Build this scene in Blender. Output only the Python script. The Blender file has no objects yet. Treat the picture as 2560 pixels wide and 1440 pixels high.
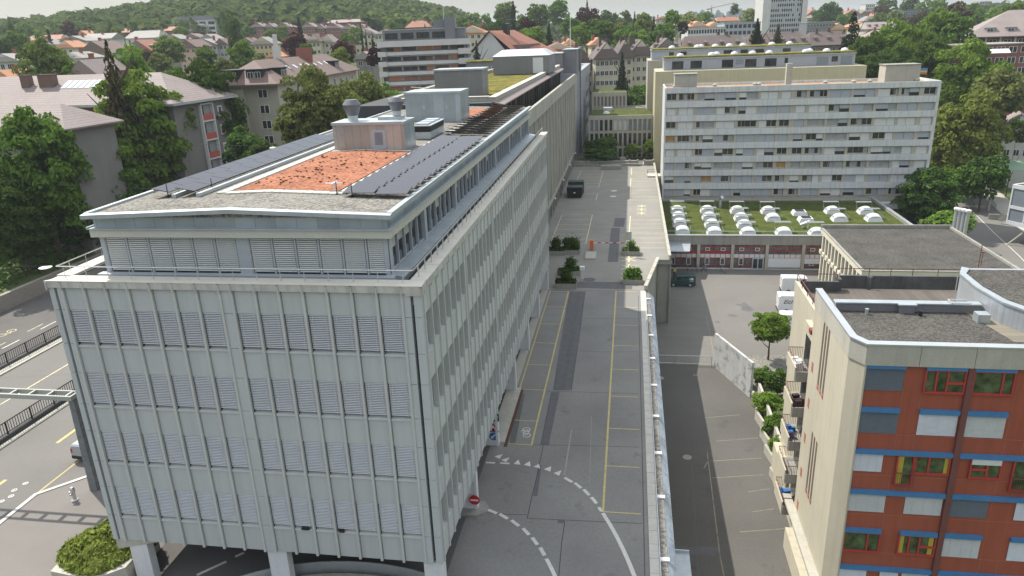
import bpy, math, random
import numpy as np
from mathutils import Matrix, Vector
random.seed(7); RNG = np.random.default_rng(7)
S = bpy.context.scene
# ------------------------------------------------------------------ camera
YAW, PITCH, ROLL, FPX, CAMH = -0.165881752, 0.333938621, 0.0393774654, 1828.69648, 30.0
def cam_axes():
    cy, sy = math.cos(YAW), math.sin(YAW); cp, sp = math.cos(PITCH), math.sin(PITCH)
    f = np.array([sy*cp, cy*cp, -sp]); r0 = np.array([cy, -sy, 0.0]); d0 = np.cross(f, r0)
    r = math.cos(ROLL)*r0 + math.sin(ROLL)*d0; d = -math.sin(ROLL)*r0 + math.cos(ROLL)*d0
    return r, d, f
CR, CD, CF = cam_axes()
cam = bpy.data.cameras.new('camera'); cam.sensor_width = 36.0; cam.lens = 36.0*FPX/2560.0
cam.clip_start = 0.5; cam.clip_end = 9000
camo = bpy.data.objects.new('camera', cam); S.collection.objects.link(camo)
camo.matrix_world = Matrix(((CR[0], -CD[0], -CF[0], 0), (CR[1], -CD[1], -CF[1], 0), (CR[2], -CD[2], -CF[2], CAMH), (0, 0, 0, 1)))
S.camera = camo
# ------------------------------------------------------------------ sky, sun, exposure
SUN_DIR = Vector((-0.615, 0.455, 1.0)).normalized()          # towards the sun: ahead and to the left
ELEV = math.asin(SUN_DIR.z); AZ = math.atan2(SUN_DIR.x, SUN_DIR.y)
W = bpy.data.worlds.new('World'); S.world = W; W.use_nodes = True
nt = W.node_tree; bg = nt.nodes['Background']
sky = nt.nodes.new('ShaderNodeTexSky'); sky.sky_type = 'NISHITA'; sky.sun_disc = False
sky.sun_elevation = ELEV; sky.sun_rotation = AZ; sky.air_density = 1.4; sky.dust_density = 1.6; sky.ozone_density = 2.0; sky.altitude = 500
hs = nt.nodes.new('ShaderNodeHueSaturation'); hs.inputs['Saturation'].default_value = 0.62
nt.links.new(sky.outputs[0], hs.inputs['Color']); nt.links.new(hs.outputs[0], bg.inputs[0]); bg.inputs[1].default_value = 0.06
# bright mottled upper sky, unseen, added to lift the shade; horizon strip stays clear
wtc = nt.nodes.new('ShaderNodeTexCoord'); wsx = nt.nodes.new('ShaderNodeSeparateXYZ'); nt.links.new(wtc.outputs['Generated'], wsx.inputs[0])
wmr = nt.nodes.new('ShaderNodeMapRange'); wmr.interpolation_type = 'SMOOTHSTEP'; wmr.inputs[1].default_value = .08; wmr.inputs[2].default_value = .55; nt.links.new(wsx.outputs['Z'], wmr.inputs[0])
wno = nt.nodes.new('ShaderNodeTexNoise'); wno.inputs['Scale'].default_value = 2.2; wno.inputs['Detail'].default_value = 5; nt.links.new(wtc.outputs['Generated'], wno.inputs['Vector'])
wm2 = nt.nodes.new('ShaderNodeMapRange'); wm2.inputs[1].default_value = .35; wm2.inputs[2].default_value = .65; wm2.inputs[3].default_value = .72; wm2.inputs[4].default_value = 1.25; nt.links.new(wno.outputs['Fac'], wm2.inputs[0])
wmu = nt.nodes.new('ShaderNodeMath'); wmu.operation = 'MULTIPLY'; nt.links.new(wmr.outputs[0], wmu.inputs[0]); nt.links.new(wm2.outputs[0], wmu.inputs[1])
wsc = nt.nodes.new('ShaderNodeMath'); wsc.operation = 'MULTIPLY'; wsc.inputs[1].default_value = 0.62; nt.links.new(wmu.outputs[0], wsc.inputs[0])
bg2 = nt.nodes.new('ShaderNodeBackground'); bg2.inputs[0].default_value = (.95, .98, 1.0, 1); nt.links.new(wsc.outputs[0], bg2.inputs[1])
wad = nt.nodes.new('ShaderNodeAddShader'); nt.links.new(bg.outputs[0], wad.inputs[0]); nt.links.new(bg2.outputs[0], wad.inputs[1]); nt.links.new(wad.outputs[0], nt.nodes['World Output'].inputs[0])
sl = bpy.data.lights.new('sun', 'SUN'); sl.energy = 4.2; sl.angle = math.radians(0.7); sl.color = (1.0, 0.94, 0.84)
so = bpy.data.objects.new('sun', sl); S.collection.objects.link(so)
so.rotation_euler = (-SUN_DIR).to_track_quat('-Z', 'Y').to_euler(); so.location = (-60, 60, 120)
S.view_settings.view_transform = 'Standard'; S.view_settings.look = 'None'; S.view_settings.exposure = 0.5; S.view_settings.gamma = 1.0
S.cycles.max_bounces = 5; S.cycles.diffuse_bounces = 2; S.cycles.glossy_bounces = 3; S.cycles.transmission_bounces = 2
S.cycles.transparent_max_bounces = 6; S.cycles.use_denoising = True; S.cycles.sample_clamp_indirect = 4
try: S.cycles.denoiser = 'OPENIMAGEDENOISE'
except Exception: pass
# ------------------------------------------------------------------ picture point -> place
def ray(px, py): return CR*(px-1280) + CD*(py-720) + CF*FPX
O = np.array([0, 0, CAMH])
def atz(px, py, z=0.0): r = ray(px, py); return O + r*((z-CAMH)/r[2])
def aty(px, py, y): r = ray(px, py); return O + r*(y/r[1])
def atx(px, py, x): r = ray(px, py); return O + r*(x/r[0])
def atd(px, py, d): return O + ray(px, py)*(d/FPX)
def smooth(a, b, t): t = min(1, max(0, (t-a)/(b-a))); return t*t*(3-2*t)
# ------------------------------------------------------------------ objects
COL = S.collection
def tag(o, label=None, cat=None, group=None, kind=None):
    if label: o['label'] = label
    if cat: o['category'] = cat
    if group: o['group'] = group
    if kind: o['kind'] = kind
    return o
def wpos(o):
    p = np.zeros(3)
    while o is not None: p = p + np.array(o.location); o = o.parent
    return p
def thing(name, loc, label, cat, group=None, rz=0.0):
    o = bpy.data.objects.new(name, None); COL.objects.link(o); o.location = [float(v) for v in loc]; o.rotation_euler.z = rz
    o.empty_display_size = 0.3
    return tag(o, label, cat, group)
def addobj(name, me, parent=None, loc=(0, 0, 0), mat=None):
    o = bpy.data.objects.new(name, me); COL.objects.link(o)
    if parent is not None: o.parent = parent
    o.location = [float(v) for v in loc]
    if mat is not None:
        if len(me.materials) == 0: me.materials.append(mat)
        elif me.materials[0] is not mat: o.material_slots[0].link = 'OBJECT'; o.material_slots[0].material = mat
    return o
class MB:
    def __init__(s): s.v = []; s.f = []; s.m = []; s.mi = 0
    def face(s, pts):
        n = len(s.v); s.v += [tuple(float(c) for c in p) for p in pts]; s.f.append(tuple(range(n, n+len(pts)))); s.m.append(s.mi); return s
    def hexa(s, b, t):
        n = len(s.v); s.v += [tuple(float(c) for c in p) for p in list(b)+list(t)]; k = len(b)
        s.f.append(tuple(range(n+k-1, n-1, -1))); s.m.append(s.mi); s.f.append(tuple(range(n+k, n+2*k))); s.m.append(s.mi)
        for i in range(k):
            j = (i+1) % k; s.f.append((n+i, n+j, n+k+j, n+k+i)); s.m.append(s.mi)
        return s
    def box(s, x0, y0, z0, x1, y1, z1):
        x0, x1 = min(x0, x1), max(x0, x1); y0, y1 = min(y0, y1), max(y0, y1); z0, z1 = min(z0, z1), max(z0, z1)
        return s.hexa([(x0, y0, z0), (x1, y0, z0), (x1, y1, z0), (x0, y1, z0)], [(x0, y0, z1), (x1, y0, z1), (x1, y1, z1), (x0, y1, z1)])
    def prism(s, pts, z0, z1):
        a = sum(pts[i][0]*pts[(i+1) % len(pts)][1]-pts[(i+1) % len(pts)][0]*pts[i][1] for i in range(len(pts)))
        if a < 0: pts = list(pts)[::-1]
        return s.hexa([(p[0], p[1], z0) for p in pts], [(p[0], p[1], z1) for p in pts])
    def tube(s, a, b, r0, r1=None, n=6):
        r1 = r0 if r1 is None else r1; a = np.array(a, float); b = np.array(b, float); d = b-a; L = np.linalg.norm(d)
        if L < 1e-6: return s
        d /= L; u = np.cross(d, [0, 0, 1.0] if abs(d[2]) < .9 else [1.0, 0, 0]); u /= np.linalg.norm(u); w = np.cross(d, u)
        ring = [(math.cos(2*math.pi*i/n), math.sin(2*math.pi*i/n)) for i in range(n)]
        return s.hexa([a+(u*c+w*q)*r0 for c, q in ring], [b+(u*c+w*q)*r1 for c, q in ring])
    def lathe(s, c, prof, n=16):
        for (r0, z0), (r1, z1) in zip(prof[:-1], prof[1:]):
            for i in range(n):
                a0, a1 = 2*math.pi*i/n, 2*math.pi*(i+1)/n
                p = lambda r, a, z: (c[0]+r*math.cos(a), c[1]+r*math.sin(a), c[2]+z)
                q = [p(r0, a0, z0), p(r0, a1, z0), p(r1, a1, z1), p(r1, a0, z1)]
                if r0 < 1e-6: q = q[1:]
                elif r1 < 1e-6: q = q[:3]
                s.face(q)
        return s
    def mesh(s, name, mats=None, off=(0, 0, 0), smoothf=False):
        me = bpy.data.meshes.new(name); off = np.array(off, float)
        me.from_pydata([tuple(np.array(p)-off) for p in s.v], [], s.f)
        if mats is not None:
            for m in (mats if isinstance(mats, (list, tuple)) else [mats]): me.materials.append(m)
            if any(s.m): me.polygons.foreach_set('material_index', s.m)
        if smoothf: me.polygons.foreach_set('use_smooth', [True]*len(me.polygons))
        me.update(); return me
    def build(s, name, mat, parent=None, smoothf=False):
        off = wpos(parent) if parent is not None else np.zeros(3)
        return addobj(name, s.mesh(name, mat, off, smoothf), parent)
    def top(s, name, mat, label, cat, group=None, base=None, smoothf=False):
        """a thing that is one mesh: origin at its base"""
        v = np.array(s.v); b = np.array([(v[:, 0].min()+v[:, 0].max())/2, (v[:, 1].min()+v[:, 1].max())/2, v[:, 2].min()]) if base is None else np.array(base)
        o = addobj(name, s.mesh(name, mat, b, smoothf), None, b); return tag(o, label, cat, group)
    def struct(s, name, mat, kind='structure'):
        o = addobj(name, s.mesh(name, mat), None); o['kind'] = kind; return o
def copy_tree(o, parent=None):
    c = o.copy(); COL.objects.link(c); c.parent = parent
    for ch in list(o.children): copy_tree(ch, c)
    return c
# ------------------------------------------------------------------ materials
def lin(c): return tuple(((v/255)/12.92 if v <= 10 else (((v/255)+.055)/1.055)**2.4) for v in c)
def newmat(name):
    m = bpy.data.materials.new(name); m.use_nodes = True; return m, m.node_tree, m.node_tree.nodes['Principled BSDF']
def N(t, typ, **kw):
    n = t.nodes.new(typ)
    for k, v in kw.items(): setattr(n, k, v)
    return n
def noise(t, vec, scale, detail=4, rough=.55):
    n = N(t, 'ShaderNodeTexNoise'); n.inputs['Scale'].default_value = scale; n.inputs['Detail'].default_value = detail; n.inputs['Roughness'].default_value = rough
    t.links.new(vec, n.inputs['Vector']); return n.outputs['Fac']
def mapped(t, vec, sc):
    n = N(t, 'ShaderNodeMapping'); n.inputs['Scale'].default_value = sc; t.links.new(vec, n.inputs['Vector']); return n.outputs[0]
def rng(t, val, a, b, lo=0.0, hi=1.0):
    n = N(t, 'ShaderNodeMapRange'); n.inputs[1].default_value = a; n.inputs[2].default_value = b; n.inputs[3].default_value = lo; n.inputs[4].default_value = hi
    t.links.new(val, n.inputs[0]); return n.outputs[0]
def mix(t, fac, a, b, mode='MIX'):
    n = N(t, 'ShaderNodeMix', data_type='RGBA', blend_type=mode)
    for sock, v in ((n.inputs[0], fac), (n.inputs[6], a), (n.inputs[7], b)):
        if hasattr(v, 'default_value') or hasattr(v, 'is_linked'): t.links.new(v, sock)
        elif isinstance(v, (int, float)): sock.default_value = v
        else: sock.default_value = (*v[:3], 1)
    return n.outputs[2]
def math_(t, op, a, b=0.0):
    n = N(t, 'ShaderNodeMath', operation=op)
    for i, v in enumerate((a, b)):
        if isinstance(v, (int, float)): n.inputs[i].default_value = v
        else: t.links.new(v, n.inputs[i])
    return n.outputs[0]
def bumpn(t, h, strength, dist, bsdf):
    n = N(t, 'ShaderNodeBump'); n.inputs['Strength'].default_value = strength; n.inputs['Distance'].default_value = dist
    t.links.new(h, n.inputs['Height']); t.links.new(n.outputs[0], bsdf.inputs['Normal'])
def mat(name, col, rough=.8, metal=0.0, var=.12, scale=.6, var2=.06, scale2=9.0, streak=0.0, stain=None, bump=0.0, bscale=30.0, spec=.4, coat=0):
    """base colour with two sizes of mottling, optional vertical weather streaks and stains"""
    m, t, b = newmat(name); tc = N(t, 'ShaderNodeTexCoord').outputs['Object']
    c = (*col, 1); f1 = rng(t, noise(t, tc, scale, 5), .25, .75, 1-var, 1+var); f2 = rng(t, noise(t, tc, scale2, 3), .25, .75, 1-var2, 1+var2)
    f = math_(t, 'MULTIPLY', f1, f2)
    if streak:
        s = rng(t, noise(t, mapped(t, tc, (2.2, 2.2, .12)), 1.0, 5, .65), .45, .75, 1.0, 1-streak); f = math_(t, 'MULTIPLY', f, s)
    v = N(t, 'ShaderNodeVectorMath', operation='SCALE'); v.inputs[0].default_value = c[:3]; t.links.new(f, v.inputs['Scale'])
    out = v.outputs[0]
    if stain is not None:
        k = rng(t, noise(t, tc, stain[2], 6, .7), stain[3], stain[3]+.16); out = mix(t, math_(t, 'MULTIPLY', k, stain[1]), out, stain[0])
    t.links.new(out, b.inputs['Base Color']); b.inputs['Roughness'].default_value = rough; b.inputs['Metallic'].default_value = metal
    b.inputs['Specular IOR Level'].default_value = spec
    if coat: b.inputs['Coat Weight'].default_value = coat
    if bump: bumpn(t, noise(t, tc, bscale, 4, .7), bump, .05, b)
    return m
def gravel(name, c1, c2, scale=6.0, bump=.6, moss=None):
    m, t, b = newmat(name); tc = N(t, 'ShaderNodeTexCoord').outputs['Object']
    v = N(t, 'ShaderNodeTexVoronoi'); v.inputs['Scale'].default_value = scale; t.links.new(tc, v.inputs['Vector'])
    big = noise(t, tc, .35, 5); f = math_(t, 'ADD', math_(t, 'MULTIPLY', v.outputs['Distance'], .85), rng(t, big, .3, .7, -.18, .18))
    sp = N(t, 'ShaderNodeSeparateColor'); t.links.new(v.outputs['Color'], sp.inputs[0])
    f = math_(t, 'ADD', f, rng(t, sp.outputs[0], 0, 1, -.3, .3)); col = mix(t, rng(t, f, 0, .8), c1, c2)
    if moss is not None: col = mix(t, rng(t, noise(t, tc, moss[1], 6, .7), moss[2], moss[2]+.1), col, moss[0])
    t.links.new(col, b.inputs['Base Color']); b.inputs['Roughness'].default_value = .95; b.inputs['Specular IOR Level'].default_value = .2
    bumpn(t, v.outputs['Distance'], bump, .04, b); return m
def tiles(name, c1, c2, period=.27, dark=.72, axis='Z', var=.15):
    m, t, b = newmat(name); tc = N(t, 'ShaderNodeTexCoord').outputs['Object']
    sx = N(t, 'ShaderNodeSeparateXYZ'); t.links.new(tc, sx.inputs[0])
    fr = math_(t, 'FRACT', math_(t, 'DIVIDE', sx.outputs[axis], period)); ln = rng(t, fr, 0.0, .32, dark, 1.0)
    a = mix(t, rng(t, noise(t, tc, 2.4, 6, .75), .3, .7), c1, c2); a = mix(t, rng(t, noise(t, tc, .25, 4), .4, .7, 0, var*2), a, tuple(v*.7 for v in c1))
    v = N(t, 'ShaderNodeVectorMath', operation='SCALE'); t.links.new(a, v.inputs[0]); t.links.new(ln, v.inputs['Scale']); t.links.new(v.outputs[0], b.inputs['Base Color'])
    b.inputs['Roughness'].default_value = .75; bumpn(t, fr, .5, .05, b); return m
def panel_lines(name, col, period, axis='X', rough=.5, metal=0.0, depth=.55, width=.05, var=.1, vscale=.5, streak=0.0):
    """sheet cladding with thin dark joints every `period` along one axis"""
    m, t, b = newmat(name); tc = N(t, 'ShaderNodeTexCoord').outputs['Object']
    sx = N(t, 'ShaderNodeSeparateXYZ'); t.links.new(tc, sx.inputs[0]); f = 1.0
    q = math_(t, 'DIVIDE', sx.outputs[axis], period); fr = math_(t, 'FRACT', q); cell = math_(t, 'FLOOR', q)
    j = rng(t, fr, 0, width/period, depth, 1.0); wn = N(t, 'ShaderNodeTexWhiteNoise', noise_dimensions='1D'); t.links.new(cell, wn.inputs['W'])
    f = math_(t, 'MULTIPLY', j, rng(t, wn.outputs['Value'], 0, 1, 1-var, 1+var)); f = math_(t, 'MULTIPLY', f, rng(t, noise(t, tc, vscale, 5, .6), .25, .75, 1-var, 1+var))
    if streak: f = math_(t, 'MULTIPLY', f, rng(t, noise(t, mapped(t, tc, (1.6, 1.6, .08)), 1.0, 5, .7), .42, .75, 1.0, 1-streak))
    v = N(t, 'ShaderNodeVectorMath', operation='SCALE'); v.inputs[0].default_value = col; t.links.new(f, v.inputs['Scale']); t.links.new(v.outputs[0], b.inputs['Base Color'])
    b.inputs['Roughness'].default_value = rough; b.inputs['Metallic'].default_value = metal
    if metal: t.links.new(rng(t, noise(t, tc, 1.3, 5), .3, .7, rough-.1, rough+.15), b.inputs['Roughness'])
    return m
def leafmat(name, c1, c2, trans=.35, hue=.008):
    m, t, b = newmat(name); t.nodes.remove(b); tc = N(t, 'ShaderNodeTexCoord').outputs['Object']; oi = N(t, 'ShaderNodeObjectInfo')
    ge = N(t, 'ShaderNodeNewGeometry')
    f = math_(t, 'ADD', math_(t, 'MULTIPLY', noise(t, tc, .55, 3), .7), math_(t, 'MULTIPLY', ge.outputs['Random Per Island'], .45))
    col = mix(t, rng(t, f, .25, .85), c1, c2)
    h = N(t, 'ShaderNodeHueSaturation'); t.links.new(col, h.inputs['Color']); t.links.new(rng(t, oi.outputs['Random'], 0, 1, .5-hue, .5+hue), h.inputs['Hue'])
    t.links.new(rng(t, oi.outputs['Random'], 0, 1, .8, 1.2), h.inputs['Value'])
    d = N(t, 'ShaderNodeBsdfDiffuse'); tr = N(t, 'ShaderNodeBsdfTranslucent'); mx = N(t, 'ShaderNodeMixShader'); mx.inputs[0].default_value = trans
    t.links.new(h.outputs[0], d.inputs[0]); t.links.new(h.outputs[0], tr.inputs[0]); t.links.new(d.outputs[0], mx.inputs[1]); t.links.new(tr.outputs[0], mx.inputs[2])
    t.links.new(mx.outputs[0], t.nodes['Material Output'].inputs[0]); return m
def glassm(name, col=(.02, .025, .03), rough=.08, spec=.6, var=.5, scale=.9):
    m, t, b = newmat(name); tc = N(t, 'ShaderNodeTexCoord').outputs['Object']
    c = mix(t, rng(t, noise(t, tc, scale, 3), .35, .7), tuple(v*(1-var) for v in col), tuple(v*(1+var) for v in col)); t.links.new(c, b.inputs['Base Color'])
    b.inputs['Roughness'].default_value = rough; b.inputs['Specular IOR Level'].default_value = spec; return m
M = {}
M['clad'] = mat('painted_facade_panel', (.46, .495, .495), .55, var=.05, scale=.25, var2=.02, streak=.10)
M['clad_side'] = mat('painted_facade_panel_weathered', (.49, .525, .52), .55, var=.06, scale=.3, var2=.03, streak=.2)
M['rib'] = mat('facade_rib', (.50, .515, .50), .5, var=.05, scale=.3, streak=.12)
M['coping'] = mat('stained_coping', (.50, .50, .46), .7, var=.12, scale=1.4, streak=.35)
M['copetop'] = mat('pale_coping_top', (.58, .56, .49), .8, var=.08, scale=.8, var2=.06)
M['recess'] = mat('dark_joint', (.05, .055, .06), .8)
M['blind'] = mat('aluminium_slats', (.70, .73, .77), .5, metal=.0, var=.04, scale=1.5, var2=.02)
M['blind_white'] = mat('white_slats', (.62, .64, .64), .5, var=.03)
M['blind_dark'] = mat('grey_slats', (.20, .23, .27), .5, var=.05)
M['frame'] = mat('grey_window_frame', (.42, .46, .50), .45, metal=.2, var=.04)
M['glass'] = glassm('dark_glass', (.03, .034, .036))
M['glass2'] = glassm('room_glass', (.10, .11, .11), .12)
M['glass_green'] = glassm('glass_painted_green_reflection', (.075, .10, .05), .1, .5, .6, 1.6)  # green reflections are put into the base colour of the panes
M['zinc'] = panel_lines('zinc_sheet', (.40, .46, .50), 1.1, 'X', .38, .55, var=.13, vscale=.6)
M['zinc_y'] = panel_lines('zinc_sheet_side', (.40, .46, .50), 1.1, 'Y', .38, .55, var=.13, vscale=.6)
M['zincp'] = mat('zinc_trim', (.45, .50, .53), .42, metal=.5, var=.12, scale=1.2)
M['beige'] = mat('beige_fascia', (.50, .50, .45), .6, var=.04)
M['gravel'] = gravel('roof_gravel', (.10, .096, .088), (.285, .272, .243), 7.0)
M['gravel_dark'] = gravel('dark_roof_gravel', (.04, .038, .035), (.115, .11, .10), 8.0)
M['redgravel'] = gravel('red_lava_gravel', (.17, .065, .038), (.43, .185, .11), 7.0, moss=((.10, .065, .04), 1.6, .62))
def sedum(name, cols, sc=.5):
    m, t, bs = newmat(name); tc = N(t, 'ShaderNodeTexCoord').outputs['Object']
    f = math_(t, 'ADD', math_(t, 'MULTIPLY', noise(t, tc, sc, 6, .7), .75), math_(t, 'MULTIPLY', noise(t, tc, 5.0, 3, .7), .25)); cr = N(t, 'ShaderNodeValToRGB'); t.links.new(f, cr.inputs[0])
    e = cr.color_ramp.elements; e[0].position, e[0].color = .34, (*cols[0], 1); e[1].position, e[1].color = .66, (*cols[-1], 1)
    for i, c in enumerate(cols[1:-1]): el = e.new(.34+.32*(i+1)/(len(cols)-1)); el.color = (*c, 1)
    t.links.new(cr.outputs[0], bs.inputs['Base Color']); bs.inputs['Roughness'].default_value = .95; bs.inputs['Specular IOR Level'].default_value = .15; bumpn(t, noise(t, tc, 6, 5, .8), 1.0, .15, bs); return m
M['sedum'] = sedum('flowering_sedum', [(.10, .045, .02), (.16, .13, .03), (.075, .095, .02), (.19, .17, .035), (.30, .20, .035), (.10, .11, .025)])
M['sedum_green'] = sedum('grass_roof', [(.12, .06, .03), (.075, .085, .02), (.045, .07, .014), (.10, .12, .028), (.06, .085, .016), (.15, .14, .04)], .6)
M['paver'] = mat('pale_paver', (.52, .51, .46), .85, var=.12, scale=1.5)
M['solar'] = mat('solar_cell_glass', (.030, .030, .042), .22, var=.10, scale=.4, var2=.03, spec=.65)
M['alu'] = mat('aluminium_rail', (.55, .58, .60), .4, metal=.6, var=.08)
M['steel'] = mat('stainless_rail', (.62, .62, .60), .32, metal=.7, var=.06)
M['conc'] = mat('raw_concrete', (.30, .295, .265), .9, var=.14, scale=.5, var2=.08, streak=.28, bump=.15)
M['conc_pale'] = mat('pale_concrete', (.43, .415, .36), .9, var=.10, scale=.6, var2=.07, streak=.15, bump=.12)
M['conc_rib'] = mat('weathered_ribbed_concrete', (.40, .39, .345), .9, var=.10, scale=.4, var2=.08, streak=.45, bump=.1)
M['conc_dark'] = mat('blackened_concrete', (.085, .085, .088), .9, var=.3, scale=1.1, var2=.15, streak=.3)
M['white'] = mat('white_paint', (.64, .66, .68), .6, var=.06, scale=.7, streak=.12)
M['white_stain'] = mat('stained_white_band', (.62, .635, .64), .75, var=.06, scale=.5, var2=.04, streak=.28, stain=((.22, .22, .21), .8, 1.6, .66))
M['black'] = mat('black_plastic', (.015, .016, .018), .45, var=.15)
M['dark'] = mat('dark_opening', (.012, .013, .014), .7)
M['red'] = mat('red_paint', (.42, .05, .045), .5, var=.08)
M['rail_brown'] = mat('red_brown_rail', (.16, .055, .045), .5, var=.1)
M['orange'] = mat('orange_paint', (.72, .17, .05), .5, var=.06)
M['asphalt_deck'] = mat('worn_deck_asphalt', (.215, .212, .202), .93, var=.17, scale=.16, var2=.10, scale2=4.5, stain=((.075, .073, .07), .75, .45, .60), bump=.12, bscale=60)
M['asphalt_deck_pale'] = mat('pale_deck_asphalt', (.255, .247, .225), .93, var=.12, scale=.3, var2=.10, scale2=5, stain=((.12, .115, .10), .5, .6, .60), bump=.12, bscale=60)
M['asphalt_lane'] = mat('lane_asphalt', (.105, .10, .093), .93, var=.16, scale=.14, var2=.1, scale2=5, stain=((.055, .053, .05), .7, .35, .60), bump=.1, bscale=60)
M['asphalt_court'] = mat('courtyard_asphalt', (.165, .158, .146), .93, var=.10, scale=.2, var2=.08, scale2=5, stain=((.09, .087, .08), .5, .4, .64), bump=.1, bscale=60)
M['asphalt_street'] = mat('street_asphalt', (.17, .163, .153), .93, var=.10, scale=.15, var2=.07, scale2=5, stain=((.13, .125, .12), .5, .3, .63), bump=.1, bscale=60)
M['asphalt_old'] = mat('old_dark_asphalt', (.115, .11, .104), .93, var=.15, scale=.2, var2=.1, stain=((.05, .05, .05), .7, .5, .6))
M['tar'] = mat('tar_patch', (.118, .118, .122), .85, var=.15, scale=1.5)
M['yellow'] = mat('worn_yellow_paint', (.52, .43, .19), .85, var=.12, scale=1.5, var2=.15, stain=((.20, .19, .16), .7, 2.5, .56))
M['yellow_pale'] = mat('faded_yellow_paint', (.66, .58, .36), .85, var=.15, scale=1.5, stain=((.22, .21, .18), .8, 1.6, .52))
M['wpaint'] = mat('worn_white_paint', (.60, .59, .55), .85, var=.1, scale=1.5, var2=.12, stain=((.25, .25, .23), .6, 2.5, .58))
M['soil'] = mat('planting_soil', (.06, .045, .03), .95, var=.3, scale=2)
M['grass'] = mat('grass_ground', (.075, .10, .03), .95, var=.35, scale=.3, var2=.2, scale2=3)
M['bark'] = mat('bark', (.095, .075, .055), .95, var=.3, scale=2, bump=.3, bscale=8)
M['brownmetal'] = panel_lines('brown_metal_sheet', (.215, .17, .16), 1.4, 'Y', .55, 0, var=.06)
M['greymetal'] = panel_lines('grey_metal_cladding', (.19, .195, .21), .55, 'X', .5, .1, depth=.85, var=.04)
M['greypanel'] = panel_lines('grey_panel_cladding', (.34, .365, .42), 3.55, 'Z', .55, .0, depth=.8, width=.12, var=.05)
M['render_beige'] = mat('beige_render', (.44, .41, .34), .9, var=.07, scale=.4, streak=.12)
M['render_cream'] = mat('cream_render', (.55, .52, .41), .9, var=.06, scale=.4, streak=.08)
M['render_grey'] = mat('grey_render', (.22, .21, .20), .92, var=.08, scale=.4, streak=.1)
M['render_white'] = mat('white_render', (.60, .60, .58), .9, var=.06, scale=.5, streak=.08)
M['render_yellow'] = mat('yellow_render', (.58, .46, .24), .9, var=.06, scale=.5)
M['render_pink'] = mat('pink_render', (.52, .36, .29), .9, var=.06, scale=.5)
M['render_bluegrey'] = mat('blue_grey_render', (.40, .43, .47), .9, var=.06, scale=.5)
M['brickred'] = mat('red_brick', (.27, .11, .085), .9, var=.12, scale=.6)
M['redwall'] = mat('red_render', (.33, .055, .05), .85, var=.06, scale=.5)
M['yellowconc'] = mat('yellowish_concrete', (.52, .48, .32), .9, var=.07, scale=.4, streak=.15)
M['tile_mauve'] = tiles('mauve_roof_tile', (.235, .192, .185), (.32, .268, .255), .30, .62)
M['tile_brown'] = tiles('brown_roof_tile', (.155, .105, .09), (.24, .17, .15))
M['tile_dark'] = tiles('dark_mansard_tile', (.105, .078, .072), (.165, .125, .115))
M['tile_red'] = tiles('red_roof_tile', (.26, .10, .065), (.38, .16, .10))
M['tile_orange'] = tiles('orange_roof_tile', (.46, .20, .10), (.60, .29, .16))
M['tile_grey'] = tiles('grey_roof_tile', (.25, .235, .22), (.34, .32, .30))
LEAF = {'green': leafmat('leaf_green', (0.05, 0.105, 0.016), (0.17, 0.27, 0.052)), 'deep': leafmat('leaf_deep_green', (0.032, 0.068, 0.016), (0.11, 0.18, 0.042)),
        'bright': leafmat('leaf_bright_green', (0.08, 0.15, 0.02), (0.22, 0.33, 0.06)), 'olive': leafmat('leaf_olive', (0.09, 0.115, 0.032), (0.24, 0.28, 0.09)),
        'gold': leafmat('leaf_gold_green', (.10, .14, .025), (.28, .33, .08)), 'purple': leafmat('leaf_purple', (.030, .012, .016), (.10, .040, .046), .2),
        'conifer': leafmat('needle_dark', (.012, .022, .010), (.045, .065, .028), .12), 'brown': leafmat('needle_brown', (.05, .042, .024), (.12, .105, .06), .15),
        'pale': leafmat('leaf_pale_green', (0.09, 0.135, 0.035), (0.22, 0.29, 0.085))}
# ------------------------------------------------------------------ terrain: one sheet to the horizon
HILL = [(-70, 30), (-43, 35), (-36.4, 43), (-32, 50), (-28.9, 56), (-23, 58), (-17.8, 48), (-13.3, 34), (-10.4, 19), (-4.5, 22), (0, 22), (5.6, 20), (13.5, 21), (20.6, 24), (24, 26), (45, 28)]
def hill(a):
    for (a0, h0), (a1, h1) in zip(HILL[:-1], HILL[1:]):
        if a <= a1: return h0+(h1-h0)*max(0, (a-a0)/(a1-a0))
    return HILL[-1][1]
def ground(x, y):
    if x <= -76.3: b = 1.9+3.2*smooth(-78, -96, x)+2.0*smooth(-96, -170, x)
    elif x < 0.4: b = -0.01
    else: b = -9.0+8.0*smooth(182, 250, y)*(1-smooth(50, 90, x))+5*smooth(240, 330, y)*smooth(50, 90, x)
    d = math.hypot(x, y); a = math.degrees(math.atan2(x, y)) if y > -50 else 60
    t = smooth(230, 820, d)**1.25
    return b*(1-t)+hill(a)*t+ (6*math.sin(x*.006)*math.sin(y*.005+1) + 40*smooth(1500, 3200, d)*(.5+.5*math.sin(a*.22)))*smooth(400, 1200, d)
def lines(spec):
    out = []
    for a, b, s in spec: out += list(np.arange(a, b, s))
    return out
gx = lines([(-5200, -1400, 380), (-1400, -900, 70), (-900, -180, 24), (-180, -100, 8)])+[-100, -96, -92, -88, -84, -81, -78.5, -77.2, -76.31, -76.29, -60, -40, -20, -8, 0.39, 0.41]+lines([(10, 120, 10), (120, 640, 24), (640, 1200, 80), (1200, 5200, 400)])
gy = lines([(-80, 60, 35), (60, 176, 14), (176, 260, 6), (260, 1000, 24), (1000, 1600, 80), (1600, 7000, 500)])
g = MB(); nx, ny = len(gx), len(gy)
g.v = [(x, y, ground(x, y)) for y in gy for x in gx]
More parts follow.
